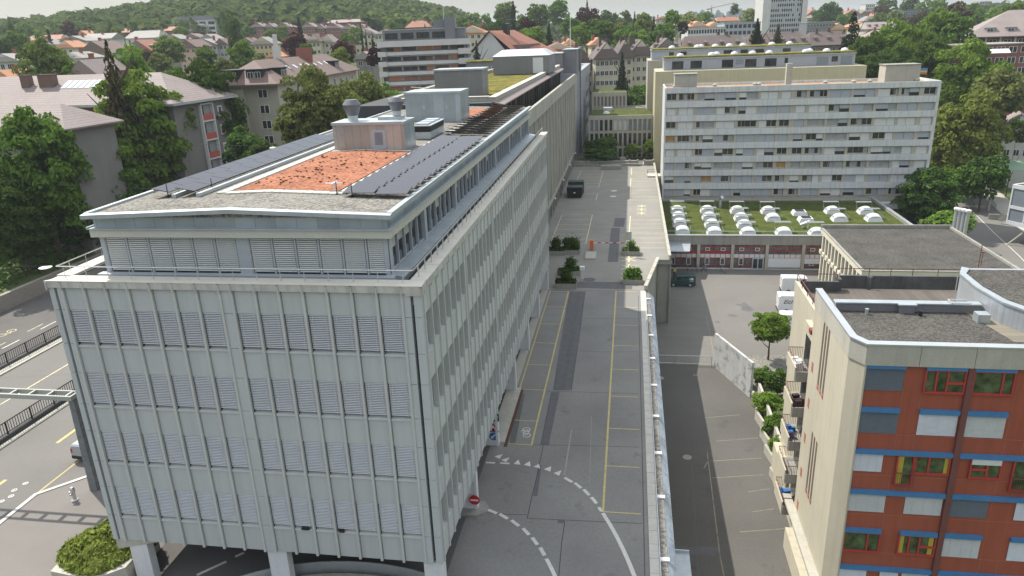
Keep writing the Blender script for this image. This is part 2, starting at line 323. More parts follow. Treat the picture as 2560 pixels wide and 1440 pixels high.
g.f = [(j*nx+i, j*nx+i+1, (j+1)*nx+i+1, (j+1)*nx+i) for j in range(ny-1) for i in range(nx-1)]; g.m = [0]*len(g.f)
g.struct('ground', M['grass'])
def sheet(name, pts, z, m):
    b = MB(); b.face([(p[0], p[1], z) for p in pts]); return b.struct(name, m)
# the street on the left, the lane and the courtyard below the deck, the road on the right
sheet('street', [(-76.2, -70), (-10.2, -70), (-10.2, 200), (-76.2, 200)], 0.0, M['asphalt_street'])
sheet('side_road', [(-76.0, -70), (-62.3, -70), (-62.3, 200), (-76.0, 200)], 0.004, M['asphalt_old'])
sheet('driveway', [(-29.0, -20), (-10.3, -20), (-10.3, 86), (-29.0, 86)], 0.005, M['asphalt_old'])
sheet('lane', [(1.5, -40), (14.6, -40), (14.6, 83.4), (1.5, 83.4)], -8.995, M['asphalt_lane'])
sheet('courtyard', [(1.5, 83.5), (33, 83.5), (33, 123), (1.5, 123)], -8.994, M['asphalt_court'])
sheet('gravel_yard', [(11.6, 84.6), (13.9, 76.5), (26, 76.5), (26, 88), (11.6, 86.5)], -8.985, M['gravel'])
def ribbon(b, pts, w, z):
    P = [np.array(p[:2], float) for p in pts]
    L, R_ = [], []
    for i, p in enumerate(P):
        d = P[min(i+1, len(P)-1)]-P[max(i-1, 0)]; d /= np.linalg.norm(d)+1e-9; n = np.array([-d[1], d[0]])*w/2; L.append(p+n); R_.append(p-n)
    for i in range(len(P)-1): b.face([(*R_[i], z), (*R_[i+1], z), (*L[i+1], z), (*L[i], z)])
b = MB(); rp = [atz(x, y, -9) for x, y in [(2620, 720), (2545, 640), (2480, 580), (2425, 525), (2375, 470), (2310, 405), (2278, 375)]]
ribbon(b, rp, 11.5, -8.99); b.struct('road', M['asphalt_street'])
b = MB(); ribbon(b, [(p[0]+.2, p[1], 0) for p in rp], .14, -8.982); b.struct('road_centre_line', M['wpaint'])
b = MB(); ribbon(b, [(p[0]+8.2, p[1]+3, 0) for p in rp], 4.5, -8.975); b.struct('pavement', M['conc_pale'])
# ------------------------------------------------------------------ parking deck
b = MB(); b.prism([(-10.5, -30), (1.55, -30), (1.55, 84.9), (-10.5, 84.9)], -1.0, 0.004); b.struct('parking_deck', M['asphalt_deck'])
b = MB(); b.prism([(-13.0, 84.9), (2.05, 84.9), (4.0, 97.6), (5.75, 97.6), (5.75, 172.5), (-13.0, 172.5)], -1.0, 0.004); b.struct('parking_deck_rear', M['asphalt_deck_pale'])
b = MB()
for y in np.arange(-10, 84.6, 1.3): b.box(1.55, y, -1, 2.12, y+1.27, .045)
b.struct('kerb', M['paver'])
b = MB(); b.box(2.12, -30, -1.0, 2.62, 84.5, -.06); b.struct('gravel_strip', M['gravel'])
b = MB(); b.box(1.6, -30, -9.0, 2.95, 84.5, -1.003); b.prism([(1.5, 84.5), (2.05, 84.9), (4.0, 97.58), (3.4, 97.58), (1.5, 86)], -9, -1.003); b.top('retaining_wall', M['conc'], 'tall concrete wall holding the parking deck above the lower lane', 'wall')
b = MB(); b.box(-12.6, 97.6, -9, 5.7, 172, -1.003); b.struct('deck_base', M['conc'])
b = MB(); b.box(4.02, 97.3, -9.0, 5.78, 97.58, -.35); b.box(5.62, 97.0, -9, 5.83, 97.3, -.35); b.box(3.95, 96.9, -.34, 5.95, 97.6, .0)
b.face([(4.0, 96.95, .3), (5.9, 96.95, .3), (5.9, 97.4, .02), (4.0, 97.4, .02)])
b.top('deck_end_wall', M['conc'], 'raw concrete end wall of the deck above the courtyard', 'wall')
# segmented parapet along the right edge of the rear deck
b = MB(); y = 97.7
while y < 172:
    L = min(2.9, 172-y); b.box(5.5, y, 0, 5.74, y+L-.06, .62); b.box(5.42, y, .622, 5.82, y+L-.09, .72); y += 2.9
for i in range(5):
    t0, t1 = i/5, (i+.95)/5; a = np.array([2.15, 85.2]); c = np.array([4.05, 97.4]); p, q = a+(c-a)*t0, a+(c-a)*t1
    b.prism([(p[0]-.15, p[1]), (p[0]+.15, p[1]), (q[0]+.15, q[1]), (q[0]-.15, q[1])], .0, .5); b.prism([(p[0]-.22, p[1]), (p[0]+.22, p[1]), (q[0]+.22, q[1]), (q[0]-.22, q[1])], .503, .6)
b.top('deck_parapet', M['conc_pale'], 'low segmented concrete parapet along the sunny edge of the parking deck', 'parapet')
# sloping glazing strip below the kerb with rail and brackets
t = thing('edge_railing', (2.2, 40, 0), 'thin white rail with square brackets along the kerb of the ramp', 'railing')
b = MB(); b.box(2.14, -20, .05, 2.19, 84.4, .11)
for y in np.arange(-18, 84, 3): b.box(2.14, y, -.06, 2.19, y+.05, .05)
b.build('rail', M['white'], t)
for y in [30.4, 36.6, 42.9, 48.4, 54.0, 59.6, 65.3, 71.0, 76.6, 82]:
    b = MB(); b.box(2.19, y, -.05, 2.72, y+.32, .07); b.build('bracket', M['white'], t)
t = thing('glazing_strip', (2.8, 40, -1), 'long sloping strip of pale blue glazing between gravel edge and lane', 'skylight')
b = MB(); b.hexa([(2.62, -30, -.5), (3.15, -30, -.9), (3.15, 84.4, -.9), (2.62, 84.4, -.5)], [(2.62, -30, -.08), (3.15, -30, -.6), (3.15, 84.4, -.6), (2.62, 84.4, -.08)])
mg, tg, bg_ = newmat('glazing_painted_plant_shadow'); tcg = N(tg, 'ShaderNodeTexCoord').outputs['Object']
tg.links.new(mix(tg, rng(tg, noise(tg, mapped(tg, tcg, (1, .45, 1)), 1.0, 4, .7), .38, .66), (.40, .47, .56), (.20, .24, .29)), bg_.inputs['Base Color']); bg_.inputs['Roughness'].default_value = .25  # darker streaks paint the shadows of plants onto the pale blue panes
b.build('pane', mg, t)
b = MB()
for y in np.arange(-28, 84, 2.4): b.hexa([(2.60, y, -.09), (3.17, y, -.61), (3.17, y+.06, -.61), (2.60, y+.06, -.09)], [(2.60, y, -.05), (3.17, y, -.57), (3.17, y+.06, -.57), (2.60, y+.06, -.05)])
b.build('glazing_bar', M['alu'], t)
# ------------------------------------------------------------------ markings and surface repairs
def strip(b, pts, w, z=.010, zz=0.0): ribbon(b, [atz(x, y, zz) for x, y in pts], w, z+zz)
def rect(b, x0, y0, x1, y1, z): b.face([(x0, y0, z), (x1, y0, z), (x1, y1, z), (x0, y1, z)])
b = MB()
rect(b, -1.45, 41.0, -1.3, 84.6, .012)
for y in [84.6, 79.2, 73.8, 68.3, 62.8, 57.4, 51.9, 46.5, 41.05]: rect(b, -1.3, y-.05, 1.1, y+.05, .012)
rect(b, -7.2, 48.8, -7.06, 84.4, .012); rect(b, -9.45, 57.8, -9.33, 84.4, .012)
for py in [728.6, 767, 810, 858, 913, 976]: yy = atz(1380, py)[1]; rect(b, -9.33, yy-.05, -7.2, yy+.05, .012)
for py in [1052, 1112]: yy = atz(1320, py)[1]; rect(b, -9.0, yy-.05, -7.2, yy+.05, .012)
b.struct('yellow_bay_lines', M['yellow'])
b = MB()
strip(b, [(1405, 537), (1375, 610)], .1); strip(b, [(1481, 537), (1464, 610)], .12)
for i in range(7): k = i/6; strip(b, [(1405-30*k, 537+73*k), (1481-17*k, 537+73*k)], .09, .011)
strip(b, [(1453, 427), (1440, 455)], .1); strip(b, [(1508, 427), (1497, 468)], .1); strip(b, [(1494, 484), (1490, 500)], .12)
for py in [427, 435, 443, 451, 459, 467, 484]: strip(b, [(1453-(py-427)*.45, py), (1508-(py-427)*.27, py)], .09, .011)
strip(b, [(1576, 540), (1570, 620)], .14); strip(b, [(1577, 446), (1575, 500)], .14); strip(b, [(1579, 420), (1578, 437)], .14)
for py in [540, 550, 560, 571, 583, 595, 607, 620]: strip(b, [(1576-(py-540)*.07, py), (1662+(py-540)*.08, py)], .09, .011)
for py in [446, 453, 460, 467, 475, 483, 491, 500]: strip(b, [(1577, py), (1648+(py-446)*.1, py)], .09, .011)
for py in [420, 426, 432]: strip(b, [(1579, py), (1625, py)], .09, .011)
for cx, cy, s in [(1572, 648, 1.0), (1572, 668, 1.0), (1572, 690, 1.0), (1604, 515, .8), (1604, 524, .8), (1604, 533, .8)]:
    c = atz(cx, cy); ribbon(b, [(c[0]-s, c[1]-s), (c[0]+s, c[1]+s)], .16, .011); ribbon(b, [(c[0]-s, c[1]+s), (c[0]+s, c[1]-s)], .16, .013)
    ribbon(b, [(c[0]+.01, c[1]-1.3*s), (c[0], c[1]+1.3*s)], .22, .015)
b.struct('faded_bay_lines', M['yellow_pale'])
b = MB()
def dashes(pts, L, w):
    for (x, y), (x2, y2) in zip(pts[:-1], pts[1:]):
        a = atz(x, y)[:2]; c = atz(x2, y2)[:2]; d = (c-a)/np.linalg.norm(c-a); ribbon(b, [a-d*L/2, a+d*L/2], w, .012)
dashes([(1231, 1279), (1259, 1291), (1288, 1308), (1315, 1329), (1337, 1353), (1356, 1379), (1372, 1408)], .78, .24)
dashes([(1421, 1200), (1445, 1214), (1466, 1231), (1485, 1251), (1500, 1270)], .78, .24)
ribbon(b, [atz(x, y) for x, y in [(1366, 1397), (1378, 1420), (1390, 1446), (1400, 1475)]], .24, .012)
ribbon(b, [atz(x, y) for x, y in [(1497, 1268), (1504, 1279)]], .22, .013)
ribbon(b, [atz(x, y) for x, y in [(1507, 1283), (1524, 1310), (1541, 1340), (1557, 1372), (1573, 1408), (1590, 1450), (1602, 1490)]], .26, .012)
for tri in [((352, 785), (443, 762), (405, 812)), ((424, 822), (512, 797), (473, 847)), ((550, 865), (600, 820), (622, 872)), ((655, 875), (718, 835), (726, 890)), ((756, 892), (812, 865), (826, 912)), ((863, 918), (938, 888), (930, 945)), ((962, 958), (1044, 930), (1020, 985))]:
    b.face([(*atz(1150+x/4.114, 950+y/4.114)[:2], .012) for x, y in tri])
for cx, cy in [(1226, 1157), (1262, 1158.5)]: c = atz(cx, cy)[:2]; rect(b, c[0]-.35, c[1]-.1, c[0]+.35, c[1]+.1, .012)
b.struct('white_markings', M['wpaint'])
b = MB(); strip(b, [(1429, 1075), (1411, 1188)], .1); strip(b, [(1479, 1040), (1474, 1210)], .04); b.struct('faint_white_line', mat('faint_white_paint', (.30, .30, .28), .9, var=.2, scale=2))
# bicycle symbol
b = MB(); c = atz(1315, 1081)[:2]
def ring2(cx, cy, r, w):
    for i in range(14):
        a0, a1 = 2*math.pi*i/14, 2*math.pi*(i+1)/14
        b.face([(cx+math.cos(a)*q, cy+math.sin(a)*q, .013) for a, q in ((a0, r), (a1, r), (a1, r-w), (a0, r-w))])
ring2(c[0]-.02, c[1]+.45, .33, .08); ring2(c[0]+.12, c[1]-.45, .33, .08)
for p, q in [((0, .45), (.25, .15)), ((.25, .15), (.12, -.45)), ((0, .45), (-.25, -.1)), ((-.25, -.1), (.12, -.45)), ((-.25, -.1), (.25, .15)), ((-.4, .1), (-.2, .35))]:
    ribbon(b, [(c[0]+p[0], c[1]+p[1]), (c[0]+q[0], c[1]+q[1])], .07, .015)
b.struct('bicycle_symbol', M['wpaint'])
# tar strips, patches, joints
b = MB()
def quadpx(pts, z): b.face([(*atz(x, y)[:2], z) for x, y in pts])
quadpx([(1384, 976), (1428, 976), (1463, 729), (1425, 729)], .007); quadpx([(1352, 1112), (1372, 1112), (1399, 980), (1379, 980)], .007)
quadpx([(1332, 1240), (1343, 1240), (1354, 1164), (1346, 1164)], .007); quadpx([(1273, 1110), (1288, 1110), (1312, 985), (1296, 985)], .006)
quadpx([(1393, 1308), (1410, 1308), (1412, 1300), (1395, 1300)], .007); quadpx([(1392, 718), (1580, 724), (1582, 706), (1402, 703)], .006)
quadpx([(1519, 655), (1545, 655), (1550, 570), (1528, 570)], .006); quadpx([(1533, 567), (1560, 567), (1563, 545), (1538, 545)], .0065)
b.struct('tar_patches', M['tar'])
b = MB()
for pts in [[(1262, 1111), (1440, 1114), (1598, 1118)], [(1365, 978), (1480, 981), (1597, 984)], [(1440, 877), (1500, 880), (1596, 880)], [(1446, 796), (1595, 797)], [(1358, 1113), (1345, 1180), (1330, 1240), (1318, 1296)],
            [(1318, 1296), (1450, 1302), (1606, 1309)], [(1210, 1282), (1260, 1286), (1317, 1287)], [(1412, 1304), (1404, 1360), (1396, 1450)], [(1360, 727), (1480, 727), (1600, 727)], [(1384, 974), (1403, 850), (1425, 730)],
            [(1428, 976), (1447, 850), (1463, 730)], [(1352, 1112), (1379, 980)], [(1596, 740), (1600, 900), (1606, 1150), (1612, 1440)], [(1400, 537), (1480, 537), (1660, 540)], [(1480, 574), (1668, 572)], [(1440, 484), (1560, 482), (1650, 485)], [(1470, 503), (1590, 504)]]:
    strip(b, pts, .055, .009)
for pts in [[(1404, 976), (1436, 780), (1445, 729)], [(1409, 976), (1440, 790), (1449, 729)]]: strip(b, pts, .03, .009)
b.struct('joints', mat('joint_filler', (.07, .07, .07), .9))
# pale raised strip, gutter rail beside the covered bays
b = MB(); b.box(-10.5, 48.9, 0, -9.25, 58.1, .12); b.box(-10.5, 58.1, 0, -9.7, 86, .10)
b.struct('pavement_strip', M['conc_pale'])
b = MB(); b.box(-9.24, 48.4, 0, -9.0, 58.0, .03); b.struct('gutter', mat('rust_brown_gutter', (.10, .05, .035), .9))
# street markings at the left
b = MB()
for y0, y1 in [(36.4, 40.4), (45.6, 54.5), (62, 68), (76, 82)]: rect(b, -45.75, y0, -45.45, y1, .010)
rect(b, -41.9, 39.2, -41.77, 60, .010)
b.struct('yellow_street_lines', M['yellow'])
b = MB(); rect(b, -56.1, 30, -55.95, 110, .010); b.struct('pale_yellow_street_line', M['yellow_pale'])
b = MB(); ribbon(b, [(-41.7, 34.0), (-41.8, 38.9), (-39.4, 41.6), (-36, 45.5)], .30, .06); rect(b, -61.6, 30, -61.4, 110, .010)
for y in [57.5, 63, 68.5, 74, 79.5]: rect(b, -66.6, y, -66.45, y+2.4, .012)
b.struct('street_kerb_line', M['wpaint'])
b = MB()
for y in [55.5, 61, 66.5, 72, 77.5]: rect(b, -67.6, y+1.2, -67.5, y+3.6, .012)
b.struct('dashed_yellow_lines', M['yellow_pale'])
b = MB(); c = atz(15, 833)[:2]
ring2(c[0], c[1]-.6, .5, .09); ring2(c[0]+.1, c[1]+.7, .5, .09); ribbon(b, [(c[0], c[1]-.6), (c[0]+.5, c[1]), (c[0]+.1, c[1]+.7)], .09, .014); b.struct('yellow_bicycle_symbol', M['yellow_pale'])
sheet('forecourt', [(-41.6, -10), (-29.5, -10), (-29.5, 60), (-35.9, 45.6), (-39.3, 41.6), (-41.7, 38.9)], .012, mat('pale_forecourt_asphalt', (.19, .178, .165), .95, var=.10, scale=.25, var2=.06, stain=((.19, .18, .17), .5, .35, .55)))
for px, py in [(64, 1209), (36, 1226), (28, 1241), (4, 1254)]:
    c = atz(px, py); b = MB(); b.lathe((c[0], c[1], .012), [(0, .012), (.08, .012), (.08, .008)], 14); b.lathe((c[0], c[1], .012), [(.13, 0), (.13, .014), (.20, .014), (.20, 0)], 16)
    b.top('manhole_cover', M['wpaint'], 'small round pale cover set in the grey street, one of a row of four', 'cover', 'round pale covers in the street')
for px, py, w, z0, lab in [(1535, 477, .55, 0, 'pale round manhole cover on the deck, the farther of two'), (1533, 491, .55, 0, 'pale round manhole cover on the deck, the nearer of two beside a dark patch'), (1718, 1143, .38, -9, 'round metal manhole cover in the shaded lower lane'), (1650, 945, .42, -9, 'dark manhole cover in the lane just below the wire gate')]:
    c = atz(px, py, z0); b = MB(); b.lathe((c[0], c[1], z0+.008), [(0, .012), (w, .012), (w+.06, .0)], 20); b.top('manhole_cover', M['wpaint'] if z0 == 0 else M['conc'], lab, 'manhole cover')
# lane bay lines
b = MB(); L9 = -9.0
for pts in [[(1760, 1170), (1772, 1150)], [(1768, 1130), (1800, 1390), (1812, 1450)]]: ribbon(b, [atz(x, y, L9) for x, y in pts], .10, L9+.012)
for px0, px1, py in [(1775, 1905, 1153), (1760, 1850, 1045), (1790, 1895, 1103), (1870, 1925, 1230), (1780, 1910, 1195), (1880, 1935, 1280), (1850, 1960, 1330)]:
    ribbon(b, [atz(px0, py, L9), atz(px1, py-8, L9)], .07, L9+.011)
for py in [745, 758, 772, 787, 803, 820, 838, 857, 877, 899]: ribbon(b, [atz(1680 if py < 815 else 1636, py-2, L9), atz(1770+(py-745)*.1, py+4, L9)], .07, L9+.011)
ribbon(b, [atz(x, y, L9) for x, y in [(1765, 790), (1778, 850), (1787, 905)]], .10, L9+.013)
b.struct('lane_bay_lines', mat('nearly_worn_off_paint', (.26, .235, .17), .9, var=.25, scale=1.2, stain=((.11, .105, .10), .9, 1.2, .5)))
b = MB()
for pts, w in [([(1640, 1362), (1760, 1367), (1920, 1372)], .05), ([(1640, 1382), (1800, 1388)], .05), ([(1730, 1160), (1738, 1300), (1745, 1440)], .05)]: ribbon(b, [atz(x, y, L9) for x, y in pts], w, L9+.009)
ribbon(b, [atz(x, y, L9) for x, y in [(1640, 1372), (1800, 1378)]], .9, L9+.007)
b.struct('lane_joints', M['tar'])
b = MB()
for cx, cy, rx, ry in [(1870, 772, .9, 1.0), (1848, 762, .5, .5), (1831, 789, .7, .5), (1794, 805, .4, .35), (1863, 765, .6, 1.3)]:
    c = atz(cx, cy, L9); b.face([(c[0]+rx*math.cos(a)*(1+.25*math.sin(3*a+cx)), c[1]+ry*math.sin(a)*(1+.25*math.cos(2*a+cx)), L9+.009+cx*1e-6) for a in np.linspace(0, 2*math.pi, 14)[:-1]])
b.struct('oil_stains', M['tar'])
M['terrace_shade'] = mat('terrace_floor_painted_shade', (.02, .02, .022), .85)  # near black puts the shade of the terrace into its floor colour
# ------------------------------------------------------------------ main office building
BX0, BX1, BY0, BY1, BZ0, BZ1 = -29.4, -9.6, 31.35, 85.95, 3.05, 18.62
office = thing('office_building', (-19.5, 31.35, 0), 'long grey panelled office building with shut slatted blinds and solar panels on its roof', 'office building')
def Tfront(u, n, z): return (BX0+u, BY0-n, z)
def Tside(u, n, z): return (BX1+n, BY0+u, z)
def fbox(b, T, u0, u1, n0, n1, z0, z1):
    p = [T(u, n, 0)[:2] for u, n in ((u0, n0), (u1, n0), (u1, n1), (u0, n1))]; b.prism(p, z0, z1)
MOD = 1.243
front_groups = [(.81+7*MOD*0, 7), (10.14, 7)]
side_groups = [(.40+9.3*k, 7 if k < 5 else 6) for k in range(6)]
HEAD = [17.38-3.565*k for k in range(4)]; SILL = [15.48-3.565*k for k in range(4)]
def facade(T, length, groups, name, m):
    b = MB(); rib = MB(); cop = MB(); sil = MB()
    marks = [0.0]
    for u0, n in groups: marks += [u0, u0+n*MOD]
    marks.append(length)
    # panels beside and between the window groups
    solid = [(marks[i], marks[i+1]) for i in range(0, len(marks), 2)]
    for (a, c) in (solid if name == 'front' else solid[1:]):
        cuts = [BZ0]+sorted(HEAD+SILL)+[BZ1]
        parts = [(a, c)] if c-a < .7 else [(a, (a+c)/2-.05), ((a+c)/2+.05, c)]
        for (p, q) in parts:
            for z0, z1 in zip(cuts[:-1], cuts[1:]): fbox(b, T, p+.03, q-.03, -.45, -.03, z0+.012, z1-.012)
    for u0, n in groups:
        for i in range(n):
            a, c = u0+i*MOD, u0+(i+1)*MOD
            zs = [(HEAD[0], BZ1)]+[(HEAD[k+1], SILL[k]-.12) for k in range(3)]+[(BZ0, SILL[3]-.12)]
            for z0, z1 in zs: fbox(b, T, a+.085, c-.085, -.45, -.10 if name == 'front' else -.045, z0, z1)
            for k in range(4):
                if name == 'front' or a < 14: continue
                q = [T(u, nn, 0)[:2] for u, nn in ((a+.085, -.40), (c-.085, -.40), (c-.085, -.03), (a+.085, -.03))]
                sil.hexa([(*q[0], SILL[k]-.12), (*q[1], SILL[k]-.12), (*q[2], SILL[k]-.19), (*q[3], SILL[k]-.19)], [(*q[0], SILL[k]-.02), (*q[1], SILL[k]-.02), (*q[2], SILL[k]-.13), (*q[3], SILL[k]-.13)])
        for i in range(n+1):
            a = u0+i*MOD; fbox(rib, T, a-.075, a+.055, -.42, .03, BZ0-.04, BZ1-.01)
            rib.mi = 1; fbox(rib, T, a+.056, a+.084, -.44, -.13, BZ0, BZ1-.01); rib.mi = 0
    # capping stones with open joints over every rib
    us = sorted(set([0.0, length]+[u0+i*MOD for u0, n in groups for i in range(n+1)]))
    for a, c in zip(us[:-1], us[1:]): fbox(cop, T, a+.05, c-.05, -.80, .06, BZ1+.001, BZ1+.34)
    for a in us: fbox(cop, T, a-.046, a+.046, -.78, .09, BZ1-.12, BZ1+.30)
    b.build('cladding', m, office); rib.build('mullion', [M['rib'], M['recess']], office); cop.build('coping', M['coping'], office)
    if sil.f: sil.build('sill', M['rib'], office)['kind'] = 'stuff'
facade(Tfront, 19.8, front_groups, 'front', M['clad'])
facade(Tside, BY1-BY0, side_groups, 'side', M['clad_side'])
b = MB(); b.box(BX0+.46, BY0+.46, BZ0+.02, BX1-.46, BY1, 17.9); b.box(BX0, BY0+.5, BZ0, BX0+.3, BY1, 18.6); b.box(BX0, BY1+.002, BZ0, BX1, BY1+.2, 18.6); b.build('wall', M['recess'], office)
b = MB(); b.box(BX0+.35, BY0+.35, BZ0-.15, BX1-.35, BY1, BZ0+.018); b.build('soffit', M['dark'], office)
# pale top of the parapet, inner face, terrace floor
b = MB(); b.prism([(BX0-.08, BY0-.08), (BX1+.08, BY0-.08), (BX1+.02, BY0+.86), (BX0+.86, BY0+.86)], 18.965, 19.0); b.box(BX0-.08, BY0+.865, 18.965, BX0+.86, BY1, 19.0)
for k in range(44): b.box(BX1-.72, BY0+.9+k*1.24, 18.966, BX1+.06, BY0+.9+k*1.24+1.2, 19.0)
b.build('parapet_top', M['copetop'], office)
b = MB(); b.box(BX0+.35, BY0+.36, 17.9, BX1-.36, BY0+.8, 18.62); b.box(BX1-.8, BY0+.81, 17.9, BX1-.36, BY1, 18.62); b.box(BX0+.35, BY0+.81, 17.9, BX0+.8, BY1, 18.62); b.build('parapet', M['beige'], office)
b = MB(); b.box(BX0+.8, BY0+.8, 17.9, BX1-.8, BY1, 17.95); b.build('terrace_floor', M['terrace_shade'], office)
# windows: one prototype, one copy per opening
def window_proto(w, h, blind, nslat=19, th=.32):
    f = MB(); f.mi = 0; f.face([(.05, .30, .05), (w-.05, .30, .05), (w-.05, .30, h-.05), (.05, .30, h-.05)])
    f.mi = 1
    for x0, z0, x1, z1 in ((0, 0, .06, h), (w-.06, 0, w, h), (.06, 0, w-.06, .07), (.06, h-.07, w-.06, h)): f.box(x0, .24, z0, x1, .36, z1)
    fm = f.mesh('window', [M['glass2'], M['frame']])
    s = MB()
    if blind:
        p = (h-.06)/nslat
        for i in range(nslat):
            z = h-.03-i*p; s.box(.03, .095, z-p*th, w-.03, .205, z)
        for x in (.2, w-.2): s.box(x, .095, .03, x+.012, .10, h-.02)
    return fm, (s.mesh('blind', M['blind']) if blind else None)
WW = MOD-.17
sq = MB(); sq.hexa([(0, .40, -.12), (WW, .40, -.12), (WW, .03, -.19), (0, .03, -.19)][::-1], [(0, .40, -.02), (WW, .40, -.02), (WW, .03, -.13), (0, .03, -.13)][::-1]); sill_me = sq.mesh('sill', M['rib'])
wf, wb = window_proto(WW, 1.90, True); wf2, _ = window_proto(WW, 1.90, False)
def place_window(fm, bm, T, u, z, rz, parent, off):
    p = np.array(T(u, 0, z))-off; o = addobj('window', fm, parent, p); o.rotation_euler.z = rz
    if bm is not None: addobj('blind', bm, o)
    addobj('sill', sill_me, o)
    return o
off = wpos(office)
for u0, n in front_groups:
    for i in range(n):
        for k in range(4): place_window(wf, wb, Tfront, u0+i*MOD+.085, SILL[k], 0, office, off)
rest = MB()
cnt = 0
for gi, (u0, n) in enumerate(side_groups):
    for i in range(n):
        for k in range(4):
            if u0+i*MOD < 14 and cnt < 44: place_window(wf2, None, Tside, u0+i*MOD+.085, SILL[k], math.pi/2, office, off); cnt += 1
            else:
                y = BY0+u0+i*MOD+.085; x = BX1-.30; z = SILL[k]
                rest.mi = 0; rest.face([(x, y+.05, z+.05), (x, y+WW-.05, z+.05), (x, y+WW-.05, z+1.85), (x, y+.05, z+1.85)]); rest.mi = 1
                for a, c, d, e in ((0, 0, .06, 1.9), (WW-.06, 0, WW, 1.9), (.06, 0, WW-.06, .07), (.06, 1.83, WW-.06, 1.9)): rest.box(x-.06, y+a, z+c, x+.06, y+d, z+e)
o = rest.build('window', [M['glass2'], M['frame']], office); o['kind'] = 'stuff'
# bundles left on two sills
b = MB()
for px, py in [(757, 1322), (762, 1323), (768, 1324), (850, 1329), (856, 1330)]:
    c = aty(px, py, BY0-.02)
    b.lathe((c[0], BY0+.05, SILL[3]-.10), [(0, 0), (.12, .03), (.10, .14), (0, .17)], 7)
b.top('litter', M['black'], 'dark scraps lying on a window sill low on the grey facade', 'litter')
# railing on the parapet
b = MB(); rx0, rx1, ry0 = BX0+.42, BX1-.45, BY0+.42
b.tube((rx0, ry0, 19.62), (rx1, ry0, 19.62), .028); b.tube((rx0, ry0, 19.62), (rx0, BY1-.3, 19.62), .028); b.tube((rx1, ry0, 19.62), (rx1, BY1-.3, 19.62), .028)
for u0, n in front_groups:
    for i in range(n+1): b.tube((BX0+u0+i*MOD, ry0, 19.0), (BX0+u0+i*MOD, ry0, 19.62), .022, n=4)
for k in range(44): y = ry0+.9+k*1.24; b.box(rx1-.02, y-.05, 19, rx1+.02, y+.05, 19.6); b.tube((rx0, y, 19.0), (rx0, y, 19.62), .022, n=4)
b.build('railing', M['steel'], office)
# columns on the deck side, recessed ground floor
for y in [31.5, 40.3, 48.5, 57.7, 66.6, 75.4, 84.7]:
    b = MB(); b.box(-10.75, y, 0, -9.66, y+.42, BZ0-.02); b.box(-9.83, y-.05, 0, -9.64, y+.47, BZ0-.02); b.build('column', M['white'], office)
for x in (-19.9, -28.6):
    b = MB(); b.box(x, 31.55, 0, x+1.15, 32.1, BZ0-.02); b.build('column', M['white'], office)
b = MB(); b.box(-11.3, 58.1, 0, -11.05, 86, BZ0); b.build('ground_floor_wall', M['white'], office)
b = MB()
for y in np.arange(59, 85, 1.5): b.box(-11.04, y, .5, -11.02, y+1.1, 2.7)
o = b.build('ground_floor_glazing', M['glass2'], office)
b = MB(); b.prism([(-12.2, 39.6), (-9.6, 39.6), (-9.1, 40.0), (-8.95, 40.6), (-9.3, 41.2), (-12.2, 41.3)], 0.005, .16); b.struct('traffic_island', M['conc'])
# ------------------------------------------------------------------ penthouse storey
PX0, PX1, PY0, PY1 = -27.25, -11.65, 33.2, 85.2
def ridge(x): return 22.02+.30*max(0, 1-abs(x+19.5)/8.2)
b = MB(); b.box(PX0+.2, PY0+.2, 17.95, PX1-.2, PY1, 21.9); b.build('penthouse_wall', M['recess'], office)
b = MB()
for (x0, x1) in [(PX0-.05, PX0+.2), (-19.62, -18.98), (PX1-.22, PX1+.01)]: b.box(x0, PY0, 18.9, x1, PY0+.3, 20.9)
for i in range(7):
    for xs in (PX0+.2, -18.98): x = xs+i*1.238; b.box(x-.05, PY0+.02, 18.9, x+.05, PY0+.25, 20.9)
b.box(PX0-.3, PY0-.45, 18.72, PX1+.3, PY0, 18.9); b.box(PX0, PY0+.05, 17.95, PX1, PY0+.2, 18.72)
b.build('penthouse_frame', M['frame'], office)
pf, pb = window_proto(1.12, 1.95, True, 18, .62)
for xs in (PX0+.2, -18.98):
    for i in range(6):
        o = addobj('window', pf, office, np.array((xs+i*1.238+.06, PY0-.06, 18.92))-off)
        addobj('blind', pb, o, mat=M['blind_white'])
# right-hand side of the penthouse: tall dark windows with half drawn pale blinds
gl = MB(); fr = MB(); bl = MB(); y = PY0+.35; gi = 0
while y < PY1-1:
    n = 6 if gi else 5
    for i in range(n):
        if y+1.2 > PY1: break
        gl.face([(PX1-.12, y+.1, 19.05), (PX1-.12, y+1.12, 19.05), (PX1-.12, y+1.12, 20.85), (PX1-.12, y+.1, 20.85)])
        h = random.choice([.35, .7, .8, .75, .2]); bl.face([(PX1-.10, y+.1, 20.85-h), (PX1-.10, y+1.12, 20.85-h), (PX1-.10, y+1.12, 20.85), (PX1-.10, y+.1, 20.85)])
        fr.box(PX1-.18, y, 18.95, PX1, y+.11, 20.88); fr.box(PX1-.16, y+.11, 18.95, PX1-.02, y+1.22, 19.05)
        y += 1.22
    fr.box(PX1-.2, y, 18.0, PX1+.1, y+.42, 20.9); y += .45; gi += 1
o = gl.build('penthouse_window', M['glass'], office); o['kind'] = 'stuff'
fr.build('penthouse_mullion', M['frame'], office); bl.build('half_drawn_blind', M['conc_pale'], office)
b = MB()
for k in range(34): b.hexa([(PX1, PY0+k*1.55, 18.55), (PX1+.72, PY0+k*1.55, 18.55), (PX1+.72, PY0+k*1.55+1.53, 18.55), (PX1, PY0+k*1.55+1.53, 18.55)], [(PX1, PY0+k*1.55, 18.95), (PX1+.72, PY0+k*1.55, 18.82), (PX1+.72, PY0+k*1.55+1.53, 18.82), (PX1, PY0+k*1.55+1.53, 18.95)])
